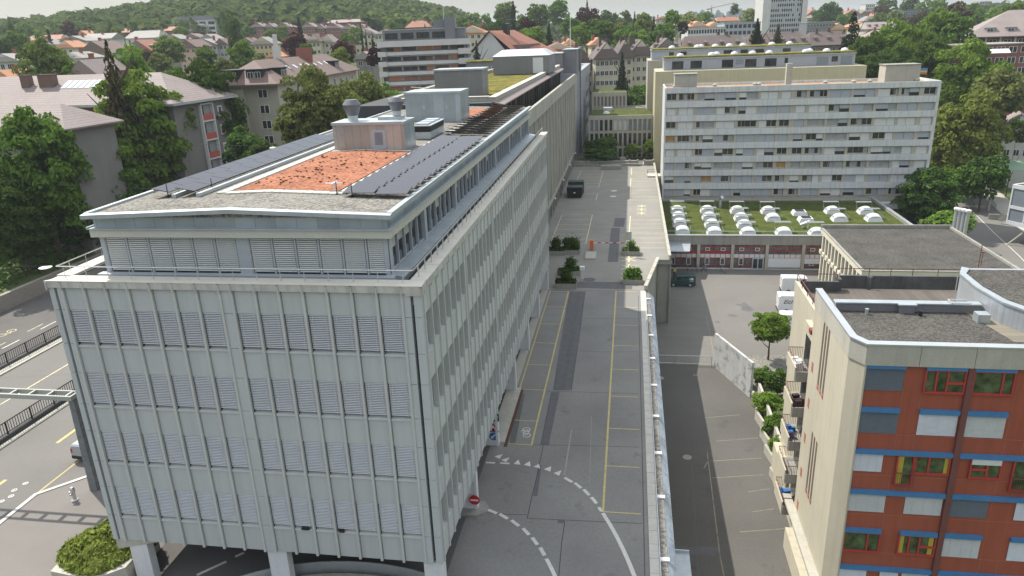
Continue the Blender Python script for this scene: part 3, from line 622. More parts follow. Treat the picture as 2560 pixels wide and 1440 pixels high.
b.build('sill_ledge', M['zincp'], office)
b = MB(); b.box(PX1-.1, PY0+.1, 17.95, PX1+.66, PY1, 18.54); b.build('upstand', M['greymetal'], office)
b = MB(); b.box(PX0-.28, PY0-.32, 20.86, PX1+.30, PY0-.02, 21.28); b.box(PX1+.0, PY0, 20.88, PX1+.30, PY1, 21.28); b.box(PX0-.28, PY0, 20.9, PX0, PY1, 21.28)
b.build('fascia', M['beige'], office)
b = MB(); b.box(PX0-.36, PY0-.42, 21.285, PX1+.38, PY0, 21.34); b.box(PX1, PY0+.002, 21.285, PX1+.38, PY1, 21.34); b.box(PX0-.36, PY0+.002, 21.285, PX0, PY1, 21.34)
for x in (PX0-.36, PX1+.30): b.box(x, PY0-.42, 21.341, x+.08, PY1, 21.42)
xs = [PX0-.45, -19.5, PX1+.45]
for a, c in zip(xs[:-1], xs[1:]):
    za, zc = ridge(a), ridge(c); b.hexa([(a, PY0-.55, za-.16), (c, PY0-.55, zc-.16), (c, PY0-.25, zc-.16), (a, PY0-.25, za-.16)], [(a, PY0-.55, za+.05), (c, PY0-.55, zc+.05), (c, PY0-.25, zc+.09), (a, PY0-.25, za+.09)])
b.box(PX1+.15, PY0-.248, ridge(PX1)-.12, PX1+.45, PY1, ridge(PX1)+.11); b.box(PX0-.45, PY0-.248, ridge(PX0)-.12, PX0-.2, PY1, ridge(PX0)+.11)
b.build('roof_edge', M['zincp'], office)
b = MB(); 
for a, c in ((PX0-.1, -19.5), (-19.5, PX1+.1)): b.hexa([(a, PY0-.12, 21.34), (c, PY0-.12, 21.34), (c, PY0+.1, 21.34), (a, PY0+.1, 21.34)], [(a, PY0-.12, ridge(a)-.16), (c, PY0-.12, ridge(c)-.16), (c, PY0+.1, ridge(c)-.16), (a, PY0+.1, ridge(a)-.16)])
b.build('zinc_band', M['zinc'], office)
b = MB(); b.box(PX1-.1, PY0+.1, 21.34, PX1+.12, PY1, 21.95); b.build('zinc_band', M['zinc_y'], office)
b = MB(); xs = [PX0-.2, -19.5, PX1+.2]
for a, c in zip(xs[:-1], xs[1:]): b.hexa([(a, PY0-.26, 21.9), (c, PY0-.26, 21.9), (c, PY1, 21.9), (a, PY1, 21.9)], [(a, PY0-.26, ridge(a)), (c, PY0-.26, ridge(c)), (c, PY1, ridge(c)), (a, PY1, ridge(a))])
b.build('roof', M['gravel'], office)
# roof bands: red lava gravel, pavers
def roofq(b, x0, y0, x1, y1, dz):
    b.hexa([(x0, y0, ridge(x0)-.05), (x1, y0, ridge(x1)-.05), (x1, y1, ridge(x1)-.05), (x0, y1, ridge(x0)-.05)], [(x0, y0, ridge(x0)+dz), (x1, y0, ridge(x1)+dz), (x1, y1, ridge(x1)+dz), (x0, y1, ridge(x0)+dz)])
b = MB(); roofq(b, -21.9, 37.7, -19.5, 51.6, .05); roofq(b, -19.5, 37.7, -15.75, 51.6, .05); o = b.build('red_gravel_bed', M['redgravel'], office)
b = MB(); roofq(b, -16.0, 72.8, -14.0, 83, .05); roofq(b, -22, 75.5, -16.001, 83, .05); b.build('red_gravel_bed', M['redgravel'], office)
b = MB()
for k in range(80):
    y = 37.0+k*.57
    roofq(b, -15.6, y, -15.05, y+.5, .07)
    if y < 57: roofq(b, -22.7, y+.2, -22.1, y+.7, .07)
for k in range(14): roofq(b, -22.0+k*.46, 36.9, -22.0+k*.46+.42, 37.5, .07)
for k in range(9): roofq(b, -21.8+k*.68, 51.7, -21.8+k*.68+.64, 52.05, .07)
b.build('paver_path', M['paver'], office)
# ------------------------------------------------------------------ roof equipment
rp = MB()
for i in range(110):
    x, y = random.uniform(-21.7, -16), random.uniform(38, 51.4); z = ridge(x)+.05; r = random.uniform(.03, .11)
    for j in range(9):
        a = random.uniform(0, 6.28); l = random.uniform(.5, 1)*r; rp.face([(x, y, z), (x+l*math.cos(a)-.03, y+l*math.sin(a), z+r*.9), (x+l*math.cos(a)+.05, y+l*math.sin(a)+.04, z+r*.6)])
o = rp.struct('roof_plants', LEAF['brown'], kind='stuff')
panel = MB(); panel.mi = 1; panel.box(0, 0, 0, 1.74, 1.10, .035); panel.mi = 0; panel.face([(.02, .02, .037), (1.72, .02, .037), (1.72, 1.08, .037), (.02, 1.08, .037)])
panel_me = panel.mesh('solar_panel', [M['solar'], M['black']])
stand = MB()
for x in (.2, 1.5): stand.box(x, 1.02, -.26, x+.05, 1.07, 0); stand.box(x, .03, -.02, x+.05, .07, .0)
stand_me = stand.mesh('stand', M['alu'])
def solar(x, y, z, tilt, rz, label, group, st=True):
    o = addobj('solar_panel', panel_me, None, (x, y, z)); o.rotation_euler = (tilt, 0, rz); tag(o, label, 'solar panel', group)
    if st: addobj('stand', stand_me, o)
    return o
ny = 16; ys = np.linspace(36.4, 57.8, ny+1)
for j in range(ny):
    for i in range(2):
        xr = -15.0+(.0 if j < 2 else 0)+i*1.80; solar(xr, ys[j], ridge(xr)+.20, math.radians(9), 0, 'dark solar panel, %s of its pair, %s' % (['left', 'right'][i], ['nearest the bare gravel', 'second row from the bare gravel', 'third row from the bare gravel', 'fourth row from the bare gravel', 'fifth row from the bare gravel', 'sixth row from the bare gravel', 'seventh row from the bare gravel', 'eighth row from the bare gravel', 'eighth row from the open racks', 'seventh row from the open racks', 'sixth row from the open racks', 'fifth row from the open racks', 'fourth row from the open racks', 'third row from the open racks', 'second row from the open racks', 'nearest the open racks'][j]), 'solar panels in the near flat rows')
nyb = 15; ysb = np.linspace(60.2, 82.5, nyb)
for j, y in enumerate(ysb):
    for i in range(2):
        xr = -15.3+i*1.85; o = solar(xr+1.74, y+1.1, ridge(xr)+.16, math.radians(12), math.pi, 'dark solar panel seen from its back in the spaced far rows', 'solar panels in the far racks', False)
for c, x in enumerate((-26.25, -24.75)):
    for j in range(13):
        y = 36.6+j*1.76
        o = solar(x+1.1, y, ridge(x)+.10+.24, math.radians(10), math.pi/2, ['grey solar panel of the outer row tilted along the left roof edge', 'grey solar panel of the inner row beside the pale paver path'][c], ['outer row of solar panels on the left', 'inner row of solar panels on the left'][c])
b = MB()
for c, x in enumerate((-24.98, -23.5)): b.box(x, 36.5, ridge(x)+.02, x+.25, 59.5, ridge(x)+.22)
# plant rooms in zinc
def box_thing(name, x0, y0, x1, y1, z0, z1, m, cap, label, cat, my=None):
    t = thing(name, ((x0+x1)/2, (y0+y1)/2, z0), label, cat); q = MB(); q.box(x0, y0, z0, x1, y1, z1); q.build('wall', m, t)
    if my: q = MB(); q.box(x1+.002, y0+.01, z0+.01, x1+.03, y1-.01, z1-.01); q.build('side_cladding', my, t)
    q = MB(); q.box(x0-.07, y0-.07, z1-.04, x1+.07, y1+.07, z1+.16); q.build('roof', cap, t); return t
b.top('ballast_rail', M['zincp'], 'pale metal ballast rails under the long left rows of solar panels', 'rail')
M['zinc_red_tint'] = panel_lines('zinc_painted_red_reflection', (.44, .42, .40), .62, 'X', .35, .45, var=.14, vscale=.35)  # red reflection tinted into the base colour of the zinc
t = box_thing('plant_room', -21.7, 52.2, -16.25, 54.9, 22.0, 24.15, M['zinc_red_tint'], M['zincp'], 'zinc clad plant room with louvred door and two mushroom vents on top', 'plant room', M['zinc_y'])
q = MB(); q.box(-18.75, 52.14, 22.45, -17.65, 52.2, 23.75); q.box(-18.7, 52.12, 22.36, -17.7, 52.2, 22.44); dr = q.build('door', M['frame'], t)
q = MB()
for k in range(11): z = 22.68+k*.085; q.hexa([(-18.5, 52.10, z), (-17.9, 52.10, z), (-17.9, 52.14, z+.02), (-18.5, 52.14, z+.02)], [(-18.5, 52.10, z+.015), (-17.9, 52.10, z+.015), (-17.9, 52.14, z+.05), (-18.5, 52.14, z+.05)])
q.build('louvre', M['blind_dark'], dr)
def vent(px, py, y, z0, s, label):
    c = aty(px, py, y); t = thing('roof_vent', (c[0], y, z0), label, 'vent'); x = c[0]
    q = MB(); q.lathe((x, y, z0), [(.40*s, 0), (.40*s, .42*s)], 18); q.build('collar', M['alu'], t, True)
    q = MB(); q.lathe((x, y, z0), [(.42*s, .42*s), (.66*s, 1.0*s), (.72*s, 1.25*s), (.45*s, 1.62*s), (0, 1.64*s)], 18); q.build('hood', mat('vent_metal', (.16, .17, .19), .4, metal=.4, var=.05), t, False)
q = MB(); 
vent(884, 308, 53.4, 24.31, .95, 'larger grey mushroom vent standing on the left part of the plant room roof')
vent(993, 298, 54.2, 24.55, .82, 'smaller dark mushroom vent on a pale plinth on the plant room roof')
q = MB(); q.box(-18.6, 53.5, 24.31, -16.9, 54.8, 24.52); q.top('plinth', M['zincp'], 'pale metal plinth under the smaller mushroom vent', 'plinth')
t = box_thing('plant_room', -21.6, 70.5, -16.1, 74.2, 22.0, 24.9, M['zinc'], M['zincp'], 'taller blue zinc clad roof box with a ribbed side near the far end of the roof', 'plant room', M['zinc_y'])
for x in (-19.9, -17.6): q = MB(); q.box(x, 70.44, 23.4, x+.35, 70.5, 23.75); q.build('hatch', M['frame'], t)
t = thing('cooling_unit', (-16.6, 60, 22.1), 'low finned cooling unit on the gravel between the two zinc boxes', 'cooling unit'); q = MB(); q.box(-17.4, 58.0, 22.25, -15.9, 62.6, 22.8); q.build('casing', M['zincp'], t)
q = MB(); q.box(-17.42, 57.98, 22.82, -15.88, 62.62, 23.25); q.build('grille', M['black'], t)
q = MB(); q.box(-17.5, 57.9, 23.26, -15.8, 62.7, 23.33)
for k in range(3): q.box(-17.2, 58.3+k*1.45, 23.331, -16.1, 59.4+k*1.45, 23.45)
q.build('top', M['zincp'], t)
for (px, py, lab) in [(843, 487, 'thin black lightning rod on the gravel at the corner of the red bed'), (881, 492, 'thin black lightning rod on the bare gravel before the near solar rows'), (421, 492, 'thin lightning rod at the front end of the outer left solar row'), (532, 478, 'thin lightning rod at the front end of the inner left solar row')]:
    c = atz(px, py, 22.15); q = MB(); q.tube(c, c+np.array([0, 0, .75]), .03, .02); q.lathe((c[0], c[1], c[2]), [(.12, 0), (.12, .08), (0, .09)], 8); q.top('lightning_rod', M['black'], lab, 'lightning rod')
for (px, py, lab) in [(838, 480, 'white cross shaped holder on a short black post by the red gravel'), (1148, 283, 'black and white camera post by the far red gravel patch')]:
    c = atz(px, py, 22.2); q = MB(); q.tube(c, c+np.array([0, 0, .45]), .035); q.box(c[0]-.5, c[1]-.05, c[2]+.45, c[0]+.5, c[1]+.05, c[2]+.5); q.box(c[0]-.05, c[1]-.4, c[2]+.501, c[0]+.05, c[1]+.4, c[2]+.54); q.top('roof_marker', M['white'], lab, 'marker')
# signs on the second column and the first column
def disc(b, c, r, n=20):
    b.face([(c[0]+r*math.cos(2*math.pi*i/n), c[1], c[2]+r*math.sin(2*math.pi*i/n)) for i in range(n)])
M['signred'] = mat('sign_red', (.50, .02, .025), .4, var=.02); M['signblue'] = mat('sign_blue', (.02, .13, .36), .4, var=.02); M['signwhite'] = mat('sign_white', (.75, .75, .75), .4, var=.02); M['signgreen'] = mat('sign_green', (.02, .22, .13), .4, var=.02)
def sign_plate(name, label, parts, c):
    t = thing(name, c, label, 'sign')
    for nm, m, bb in parts: bb.build(nm, m, t)
y = 48.49
c = aty(1234, 1091, y); r = .34; d = MB(); disc(d, (c[0], y-.01, c[2]), r); e = MB(); 
e.face([(c[0]-.2, y-.02, c[2]-.17), (c[0]-.2, y-.02, c[2]+.06), (c[0]+.03, y-.02, c[2]-.17)]); e.face([(c[0]-.12, y-.02, c[2]-.02), (c[0]-.05, y-.02, c[2]-.09), (c[0]+.19, y-.02, c[2]+.15), (c[0]+.12, y-.02, c[2]+.22)])
sign_plate('traffic_sign', 'round blue sign with white arrow pointing down left on a white column', [('plate', M['signblue'], d), ('arrow', M['signwhite'], e)], c)
c = aty(1234, 1080, y); a = .46; d = MB(); d.face([(c[0]-a, y-.01, c[2]), (c[0]+a, y-.01, c[2]), (c[0], y-.01, c[2]+.8)]); e = MB(); e.face([(c[0]-.28, y-.02, c[2]+.1), (c[0]+.28, y-.02, c[2]+.1), (c[0], y-.02, c[2]+.6)]); f = MB(); disc(f, (c[0], y-.03, c[2]+.25), .1, 12); f.box(c[0]-.14, y-.03, c[2]+.12, c[0]+.14, y-.025, c[2]+.18)
sign_plate('traffic_sign', 'triangular warning sign with red border above the blue arrow sign', [('plate', M['signred'], d), ('field', M['signwhite'], e), ('symbol', M['black'], f)], c)
c = aty(1236, 1043, y); d = MB(); d.box(c[0]-.42, y-.02, c[2]-.35, c[0]+.34, y-.005, c[2]+.32); e = MB(); e.box(c[0]-.2, y-.03, c[2]-.03, c[0]+.26, y-.022, c[2]+.13); e.box(c[0]-.34, y-.03, c[2]-.2, c[0]-.02, y-.022, c[2]-.14)
sign_plate('info_sign', 'dark information board with pale panel high on the white column', [('board', M['black'], d), ('panel', M['blind_white'], e)], c)
c = aty(1237, 1030, y); d = MB(); d.face([(c[0]-.3, y-.01, c[2]-.1), (c[0]-.1, y-.01, c[2]-.1), (c[0]+.05, y-.01, c[2]+.35), (c[0]-.08, y-.01, c[2]+.35)]); d.face([(c[0]+.02, y-.011, c[2]-.1), (c[0]+.24, y-.011, c[2]-.1), (c[0]+.1, y-.011, c[2]+.4)])
sign_plate('emblem', 'small green emblem above the dark board on the white column', [('mark', M['signgreen'], d)], c)
y = 40.29
c = aty(1187, 1247, y); d = MB(); d.lathe((0, 0, 0), [(0, 0), (.36, 0), (.36, .03), (0, .03)], 22)
R3 = lambda p: (c[0]+p[0], c[1]-.12-p[2], c[2]+p[1])
d.v = [R3(p) for p in d.v]; e = MB(); e.box(c[0]-.27, c[1]-.165, c[2]-.06, c[0]+.27, c[1]-.155, c[2]+.06)
sign_plate('traffic_sign', 'round red no entry sign with white bar on the nearest white column', [('plate', M['signred'], d), ('bar', M['signwhite'], e)], c)
# ------------------------------------------------------------------ ribbed concrete office block behind
rb = thing('office_block', (-22, 130, 0), 'long weathered block with ribbed concrete wall and flowering sedum roof', 'office block')
b = MB(); b.box(-34, 86.4, 3.4, -16.6, 180, 20.2); b.box(-16.59, 86.4, 3.4, -13.35, 180, 17.6); b.box(-34, 86.4, 0, -13.6, 180, 3.4); b.build('wall', M['conc'], rb)
b = MB(); b.box(-13.35, 86.4, 18.55, -12.9, 180, 20.55); b.box(-16.59, 86.4, 17.61, -13.36, 87.2, 20.5); b.box(-13.35, 86.4, 2.5, -12.95, 180, 3.35)
b.build('fascia', M['conc_rib'], rb)
b = MB()
for i, y in enumerate(np.arange(86.6, 180, .84)):
    b.box(-13.36, y, 3.35, -13.02 if i % 6 else -12.9, y+.34, 18.55)
b.build('fin', M['conc_rib'], rb)
b = MB()
for z in (6.8, 10.2, 13.6, 17.0): b.box(-13.3, 86.5, z, -13.14, 180, z+.09)
b.build('joint', M['conc'], rb)
b = MB()
for y in np.arange(88, 179, 4.4): b.box(-13.7, y, 0, -13.05, y+.7, 2.5)
b.build('column', M['conc'], rb)
b = MB(); b.box(-13.58, 86.5, .3, -13.5, 179.8, 2.4); b.build('glazing', M['glass'], rb)
for y in (98.5, 111.5, 126, 143, 160, 176):
    b = MB(); b.lathe((-12.8, y, 2.45), [(0, -.18), (.17, -.1), (.2, 0), (.17, .12), (0, .2)], 10); b.tube((-12.8, y, 2.6), (-12.8, y, 2.9), .03)
    b.top('globe_lamp', M['signwhite'], 'white globe lamp under the ribbed concrete wall beside the deck', 'lamp', 'globe lamps along the deck')
b = MB(); b.box(-33.5, 88.5, 20.21, -16.5, 180, 22.3); b.build('penthouse_wall', M['recess'], rb)
b = MB()
for i, y in enumerate(np.arange(90.5, 176, .7)):
    if random.random() < .8: b.box(-16.49, y, 17.62, -16.2, y+.12+random.random()*.3, 21.9)
b.build('dark_mullion', M['black'], rb)['kind'] = 'stuff'  # black bars of random width along the setback storey
b = MB()
for i, y in enumerate(np.arange(90.5, 176, 1.9)): b.box(-16.58, y, 17.7, -16.47, y+.7, 21.9)
b.build('pale_pane', M['blind_white'], rb)
b = MB(); b.hexa([(-15.2, 90.2, 21.80), (-15.2, 176, 21.80), (-16.6, 176, 22.1), (-16.6, 90.2, 22.1)], [(-15.2, 90.2, 21.95), (-15.2, 176, 21.95), (-16.6, 176, 22.32), (-16.6, 90.2, 22.32)]); b.build('canopy', M['brownmetal'], rb)
b = MB(); b.box(-17.0, 91, 22.0, -16.4, 178, 22.72); b.box(-30, 91, 21.9, -17.01, 91.7, 22.8); b.box(-30, 91.71, 21.9, -29.4, 178, 23.0); b.box(-30.6, 88.3, 20.2, -16.4, 91, 21.4)
b.build('parapet', M['conc_pale'], rb)
b = MB(); b.box(-17.2, 90.9, 22.72, -16.3, 178, 22.82); b.box(-30.1, 90.9, 22.8, -17.21, 91.75, 22.9); b.build('coping', M['copetop'], rb)
b = MB(); b.box(-29.4, 91.7, 22.0, -17, 178, 22.4); b.build('green_roof', M['sedum'], rb)
t = thing('roof_hut', (-22.3, 100, 22.6), 'tall dark grey windowless box standing on the sedum roof near its front parapet', 'plant room'); b = MB(); b.box(-25.6, 97.5, 22.4, -19.15, 101.5, 25.75); b.build('wall', M['greymetal'], t); b = MB(); b.box(-25.75, 97.35, 25.75, -19.0, 101.65, 25.95); b.build('roof', M['zincp'], t)
t = thing('roof_hut', (-21, 152, 22.6), 'wide dark grey box with glazed sloping top and pale double door on the sedum roof', 'plant room'); b = MB(); b.box(-26.8, 148, 22.5, -15.7, 160, 25.9); b.build('wall', M['greymetal'], t)
b = MB(); b.box(-18.9, 147.9, 22.6, -16.9, 148, 25.5); b.build('door', M['blind_white'], t)
b = MB(); b.hexa([(-26.9, 147.9, 25.9), (-15.6, 147.9, 25.9), (-15.6, 160.1, 25.9), (-26.9, 160.1, 25.9)], [(-25.4, 150.6, 27.0), (-17.2, 150.6, 27.0), (-17.2, 157, 27.0), (-25.4, 157, 27.0)]); b.build('glass_roof', mat('bright_roof_glazing', (.62, .66, .70), .3, metal=.3, var=.05), t)
# little steel ladder and pipes at the joint of the two roofs
b = MB()
for dx in (0, .5): b.tube((-27.2+dx, 90.6, 21.3), (-27.2+dx, 91.6, 23.9), .04)
for k in range(6): b.tube((-27.2, 90.7+k*.16, 21.6+k*.4), (-26.7, 90.7+k*.16, 21.6+k*.4), .03)
b.tube((-26.7, 91.8, 23.9), (-24.5, 91.8, 22.8), .05); b.tube((-27.2, 91.8, 24.2), (-25, 91.8, 24.0), .04)
b.top('roof_ladder', M['steel'], 'small steel ladder and handrail at the front corner of the sedum roof', 'ladder')
for px in (1124, 1139):
    c = aty(px, 250, 90.9); b = MB(); b.tube((c[0], 90.85, 22.4), (c[0], 90.85, 23.5), .12, n=8); b.tube((c[0], 90.85, 23.5), (c[0]+.1, 90.6, 23.6), .14, n=8)
    b.top('vent_pipe', M['alu'], 'short metal vent pipe at the front edge of the sedum roof, %s of two' % ('left' if px == 1124 else 'right'), 'pipe', 'pair of vent pipes')
# grey panel block at the far end
gb = thing('panel_block', (-21, 205, 0), 'blue grey panel clad block with a tall stair core behind the ribbed wall', 'office block')
b = MB(); b.box(-34, 180.1, 0, -13.2, 190, 20.4); b.box(-34, 190, 0, -12.9, 246, 20.1); b.build('wall', M['greypanel'], gb)
b = MB(); b.box(-31, 181, 20.4, -16.2, 191, 25.2); b.box(-16.2, 185, 20.4, -13.0, 196, 25.9); b.build('stair_core', M['greymetal'], gb)
b = MB(); b.box(-31.2, 180.8, 25.2, -16.0, 191.2, 25.35); b.box(-16.4, 184.8, 25.9, -12.8, 196.2, 26.05); b.box(-34.1, 190, 20.1, -12.8, 246.1, 20.3); b.box(-34.1, 180, 20.4, -13.1, 180.9, 20.6); b.build('roof_edge', M['zincp'], gb)
b = MB(); b.box(-12.88, 193.6, 0, -12.5, 195, 26); b.build('downpipe_shaft', M['greymetal'], gb)
for k in range(6): b = MB(); b.lathe((-12.44, 194.3, 2.5+k*3.4), [(0, -.14), (.14, 0), (0, .14)], 8); b.build('lamp', M['signwhite'], gb)
for k in range(4):
    for y in (222, 229, 236): b = MB(); b.box(-12.9, y, 3.5+k*4.1, -12.86, y+3.5, 5.3+k*4.1); b.build('window', M['glass'], gb)
b = MB(); b.box(-21.5, 180.9, 22.0, -19.6, 181, 24.6); b.build('door', M['blind_white'], gb)
b = MB(); b.box(-32, 198, 20.2, -16, 240, 23); b.build('roof_storey', M['greymetal'], gb)
t = thing('antenna_mast', (-14.9, 200, 26), 'thin white mast rising above the grey stair core', 'mast'); b = MB(); b.tube((-16, 205, 23), (-16, 205, 34), .16, .06); b.build('pole', M['signwhite'], t)
# pavilions at the end of the deck
def pavilion(name, x0, x1, y0, y1, z0, z1, rows, nx_, label, grass=True, m='conc_pale', glassm_='glass', front=True):
    t = thing(name, ((x0+x1)/2, y0, z0), label, 'building'); b = MB(); b.box(x0, y0+.4, z0, x1, y1, z1-.5); b.build('wall', M[m], t)
    b = MB(); w = (x1-x0)/nx_
    zs = [r[0] for r in rows]+[r[1] for r in rows]
    for i in range(nx_+1): b.box(x0+i*w-.22, y0, z0, x0+i*w+.22, y0+.4, z1-.9)
    b.box(x0-.22, y0-.02, z1-.9, x1+.22, y0+.4, z1+.1)
    for (a, c, kinds) in rows: b.box(x0, y0+.02, c, x1, y0+.4, c+.45)
    b.build('frame', M[m], t)
    for (a, c, kinds) in rows:
        for i in range(nx_):
            k = kinds[i % len(kinds)]; q = MB(); q.box(x0+i*w+.24, y0+.28, a, x0+(i+1)*w-.24, y0+.39, c)
            q.build('window', {'d': M['glass'], 'g': M['blind_dark'], 'w': M['blind_white'], 'b': M['greymetal']}[k], t)
    b = MB(); b.box(x0, y0+.4, z1-.5, x1, y1, z1); b.build('green_roof', M['sedum_green'] if grass else M['gravel'], t); return t
pavilion('pavilion', -9.9, 5.3, 184.0, 200, 0, 10.2, [(.2, 2.3, 'd'), (2.9, 6.0, 'd'), (6.7, 9.3, 'ggdddwwwggggg')], 13, 'pale concrete garden pavilion with tall dark windows and grass roof')
pavilion('pavilion', -10.2, 6.5, 208, 216, 0, 9.6, [(7.3, 8.7, 'b')], 14, 'low pale block with a row of small grey shutters behind the grass roof', False)
pavilion('pavilion', -10.2, -1.2, 208.5, 222, 9.6, 13.9, [(10.4, 12.8, 'b')], 9, 'small upper pavilion with nine grey shutters and grass roof')
b = MB(); b.box(-6.9, 195, 10.2, -4.6, 197.5, 11.1); b.top('roof_hatch', M['alu'], 'grey box hatch on the grass roof of the garden pavilion', 'hatch')
b = MB(); b.lathe((-5.9, 190, 10.2), [(.9, 0), (.7, .4), (0, .6)], 10); b.top('rooflight', M['signwhite'], 'small white dome in front of the grey hatch on the pavilion grass roof', 'rooflight')
b = MB(); b.box(-12.9, 172.6, 0, 2.0, 173.4, 1.15); b.box(3.3, 172.6, 0, 5.6, 173.4, 1.15); b.box(-12.9, 171.8, 0, 2.0, 172.5, .6)
for x in (-9.6, -4.9, 0, 1.9, 3.4, 5.4): b.box(x-.15, 172.5, 1.151, x+.15, 173.5, 1.3)
b.top('garden_wall', M['conc'], 'low mossy concrete planter wall across the far end of the deck', 'wall')
sheet('garden_ground', [(-12.9, 173.5), (6, 173.5), (6, 184), (-12.9, 184)], .006, M['grass']); sheet('garden_path', [(-2.2, 173.5), (4.2, 173.5), (3.6, 180), (-.6, 180.2), (-.9, 184), (-2.2, 184)], .012, M['paver'])
def cafe_table(px, py, label):
    c = atz(px, py, .0); t = thing('garden_table', (c[0], c[1], 0), label, 'table', 'white garden tables'); q = MB(); q.box(c[0]-.6, c[1]-.4, .7, c[0]+.6, c[1]+.4, .75); q.build('table_top', M['signwhite'], t)
    for s in (-1, 1): q = MB(); q.box(c[0]-.7, c[1]+s*.7-.15, .42, c[0]+.7, c[1]+s*.7+.15, .46); q.build('bench', M['signwhite'], t)
    q = MB(); q.box(c[0]-.04, c[1]-.6, 0, c[0]+.04, c[1]+.6, .42); q.box(c[0]-.05, c[1]-.05, .42, c[0]+.05, c[1]+.05, .7); q.build('leg', M['alu'], t)
cafe_table(1532, 394, 'white garden table with benches left of the garden path'); cafe_table(1595, 389, 'white garden table with benches right of the garden path'); cafe_table(1610, 383, 'white garden table with benches closest to the dark pavilion windows on the right'); cafe_table(1557, 400, 'white garden table just behind the planter wall')
# ------------------------------------------------------------------ white apartment slab
slab = thing('apartment_slab', (32, 152, -9), 'long stained white apartment slab with eight rows of shutters and bands', 'apartment building')
SX0, SX1, SY0, SY1, ST = 6.75, 57.3, 152.0, 163.5, 18.8
b = MB(); b.box(SX0+.3, SY0+.45, -9, SX1-.3, SY1, 18.2); b.build('wall', M['render_beige'], slab)
b = MB(); PIT = 2.725
b.box(SX0, SY0, 17.75, SX1, SY0+.3, ST); b.box(SX0, SY0+.3, 18.0, SX0+.25, SY1, ST); b.box(SX1-.25, SY0+.3, 18.0, SX1, SY1, ST); b.box(SX0, SY1, 18.0, SX1, SY1+.2, ST)
for k in range(8):
    zt = 17.6-PIT*k
    if k < 7: b.box(SX0+.02, SY0-.02, zt-2.62, SX1-.02, SY0+.44, zt-1.42)
b.build('parapet_band', M['white_stain'], slab)
b = MB(); b.box(SX0, SY0+.02, -3.4, SX0+.28, SY1, 18.0); b.box(SX1-.5, SY0+.02, -9, SX1, SY1, 18.0); b.box(SX0+20, SY0-1.8, -5.2, SX1+2, SY0+.1, -4.1); b.build('end_wall', M['white'], slab)
b = MB(); b.box(SX0+.3, SY0+.36, -9, SX1-.5, SY0+.46, -4.2); b.build('ground_floor_glazing', M['glass'], slab)
rows = ['D DD CH GH HC WW W D DD GG HG WD DH D', 'W WW GG WD HW GG G W WW DH GC HC GG G', 'D WW DC WW DD WD D G CC CH DD WW WW W', 'O DD DH GD GG GG G H DH CC HW DW GG H',
        'W WW DG HD HG WH D D DD WH DD HH CW W', 'G GD HH CC GH CD O C CC DC DD CC WH W', 'H GH GO GD GG GD D H DW WD GW GG WW W', 'G GH DW GG HG GG D D GG HW HG DG DD G']
xz = [(95, 180), (205, 285, 345), (375, 440, 535), (555, 630, 725), (755, 820, 920), (945, 1015, 1100), (1130, 1215), (1265, 1350), (1380, 1470, 1530), (1555, 1650, 1735), (1760, 1860, 1940), (1965, 2070, 2140), (2165, 2232, 2315), (2355, 2450)]
XS = lambda v: SX0+(v-75)/(2485-75)*(SX1-SX0)
unit = MB(); unit.face([(0, 0, 0), (1, 0, 0), (1, 0, 1), (0, 0, 1)]); unit_me = unit.mesh('pane', M['glass'])
ubox = MB(); ubox.box(0, 0, 0, 1, 1, 1)
def ub(m): return ubox.mesh('window', m)
UB = {'glass': ub(M['glass']), 'W': ub(mat('white_shutter', (.60, .61, .60), .6, var=.04)), 'G': ub(mat('grey_shutter', (.37, .40, .44), .6, var=.04)), 'frame': ub(M['conc_pale']), 'C': ub(mat('net_curtain', (.30, .32, .33), .5, var=.2, scale=1.5)), 'O': ub(mat('ochre_curtain', (.38, .22, .08), .8, var=.25, scale=3)), 'dark': ub(M['dark'])}
def ubplace(name, key, parent, x0, y0, z0, x1, y1, z1, base=None):
    o = addobj(name, UB[key], parent, np.array((x0, y0, z0))-(wpos(parent) if base is None else base)); o.scale = (x1-x0, y1-y0, z1-z0); return o
sw = wpos(slab); pier = MB(); restm = {k: MB() for k in UB}; wn = 0
for k, r in enumerate(rows):
    zt = 17.6-PIT*k; zb = zt-1.42
    for cellstr, xs in zip(r.split(), xz):
        for ch, a, c in zip(cellstr, xs[:-1], xs[1:]):
            x0, x1 = XS(a)+.03, XS(c)-.03; wn += 1; ind = wn <= 98
            put = (lambda nm, key, *bx: ubplace(nm, key, slab, *bx, base=sw)) if ind else (lambda nm, key, *bx: restm[key].box(*bx))
            if ch in 'WG': put('window', ch, x0, SY0+.30, zb+.03, x1, SY0+.45, zt-.03)
            elif ch == 'H':
                f = random.choice([.25, .3, .45]); put('window', 'W' if random.random() < .5 else 'G', x0, SY0+.30, zb+.03+1.4*f, x1, SY0+.45, zt-.03); put('window', 'glass', x0, SY0+.40, zb+.03, x1, SY0+.452, zb+.03+1.4*f)
            else:
                put('window', {'D': 'glass', 'C': 'C', 'O': 'O'}[ch], x0, SY0+.40, zb+.03, x1, SY0+.452, zt-.03); pier.box(x0, SY0+.33, zb+.03, x1, SY0+.43, zb+.28)
                if ch == 'D' and random.random() < .5: xm = x0+(x1-x0)*random.uniform(.3, .7); put('window', 'C', xm, SY0+.38, zb+.3, x1-.05, SY0+.399, zt-.1)
                pier.box((x0+x1)/2-.04, SY0+.36, zb+.28, (x0+x1)/2+.04, SY0+.395, zt-.03)
for key, q in restm.items():
    if q.f: o = q.build('window', UB[key].materials[0], slab); o['kind'] = 'stuff'
pier.build('window_frame', M['conc_pale'], slab)
b = MB()
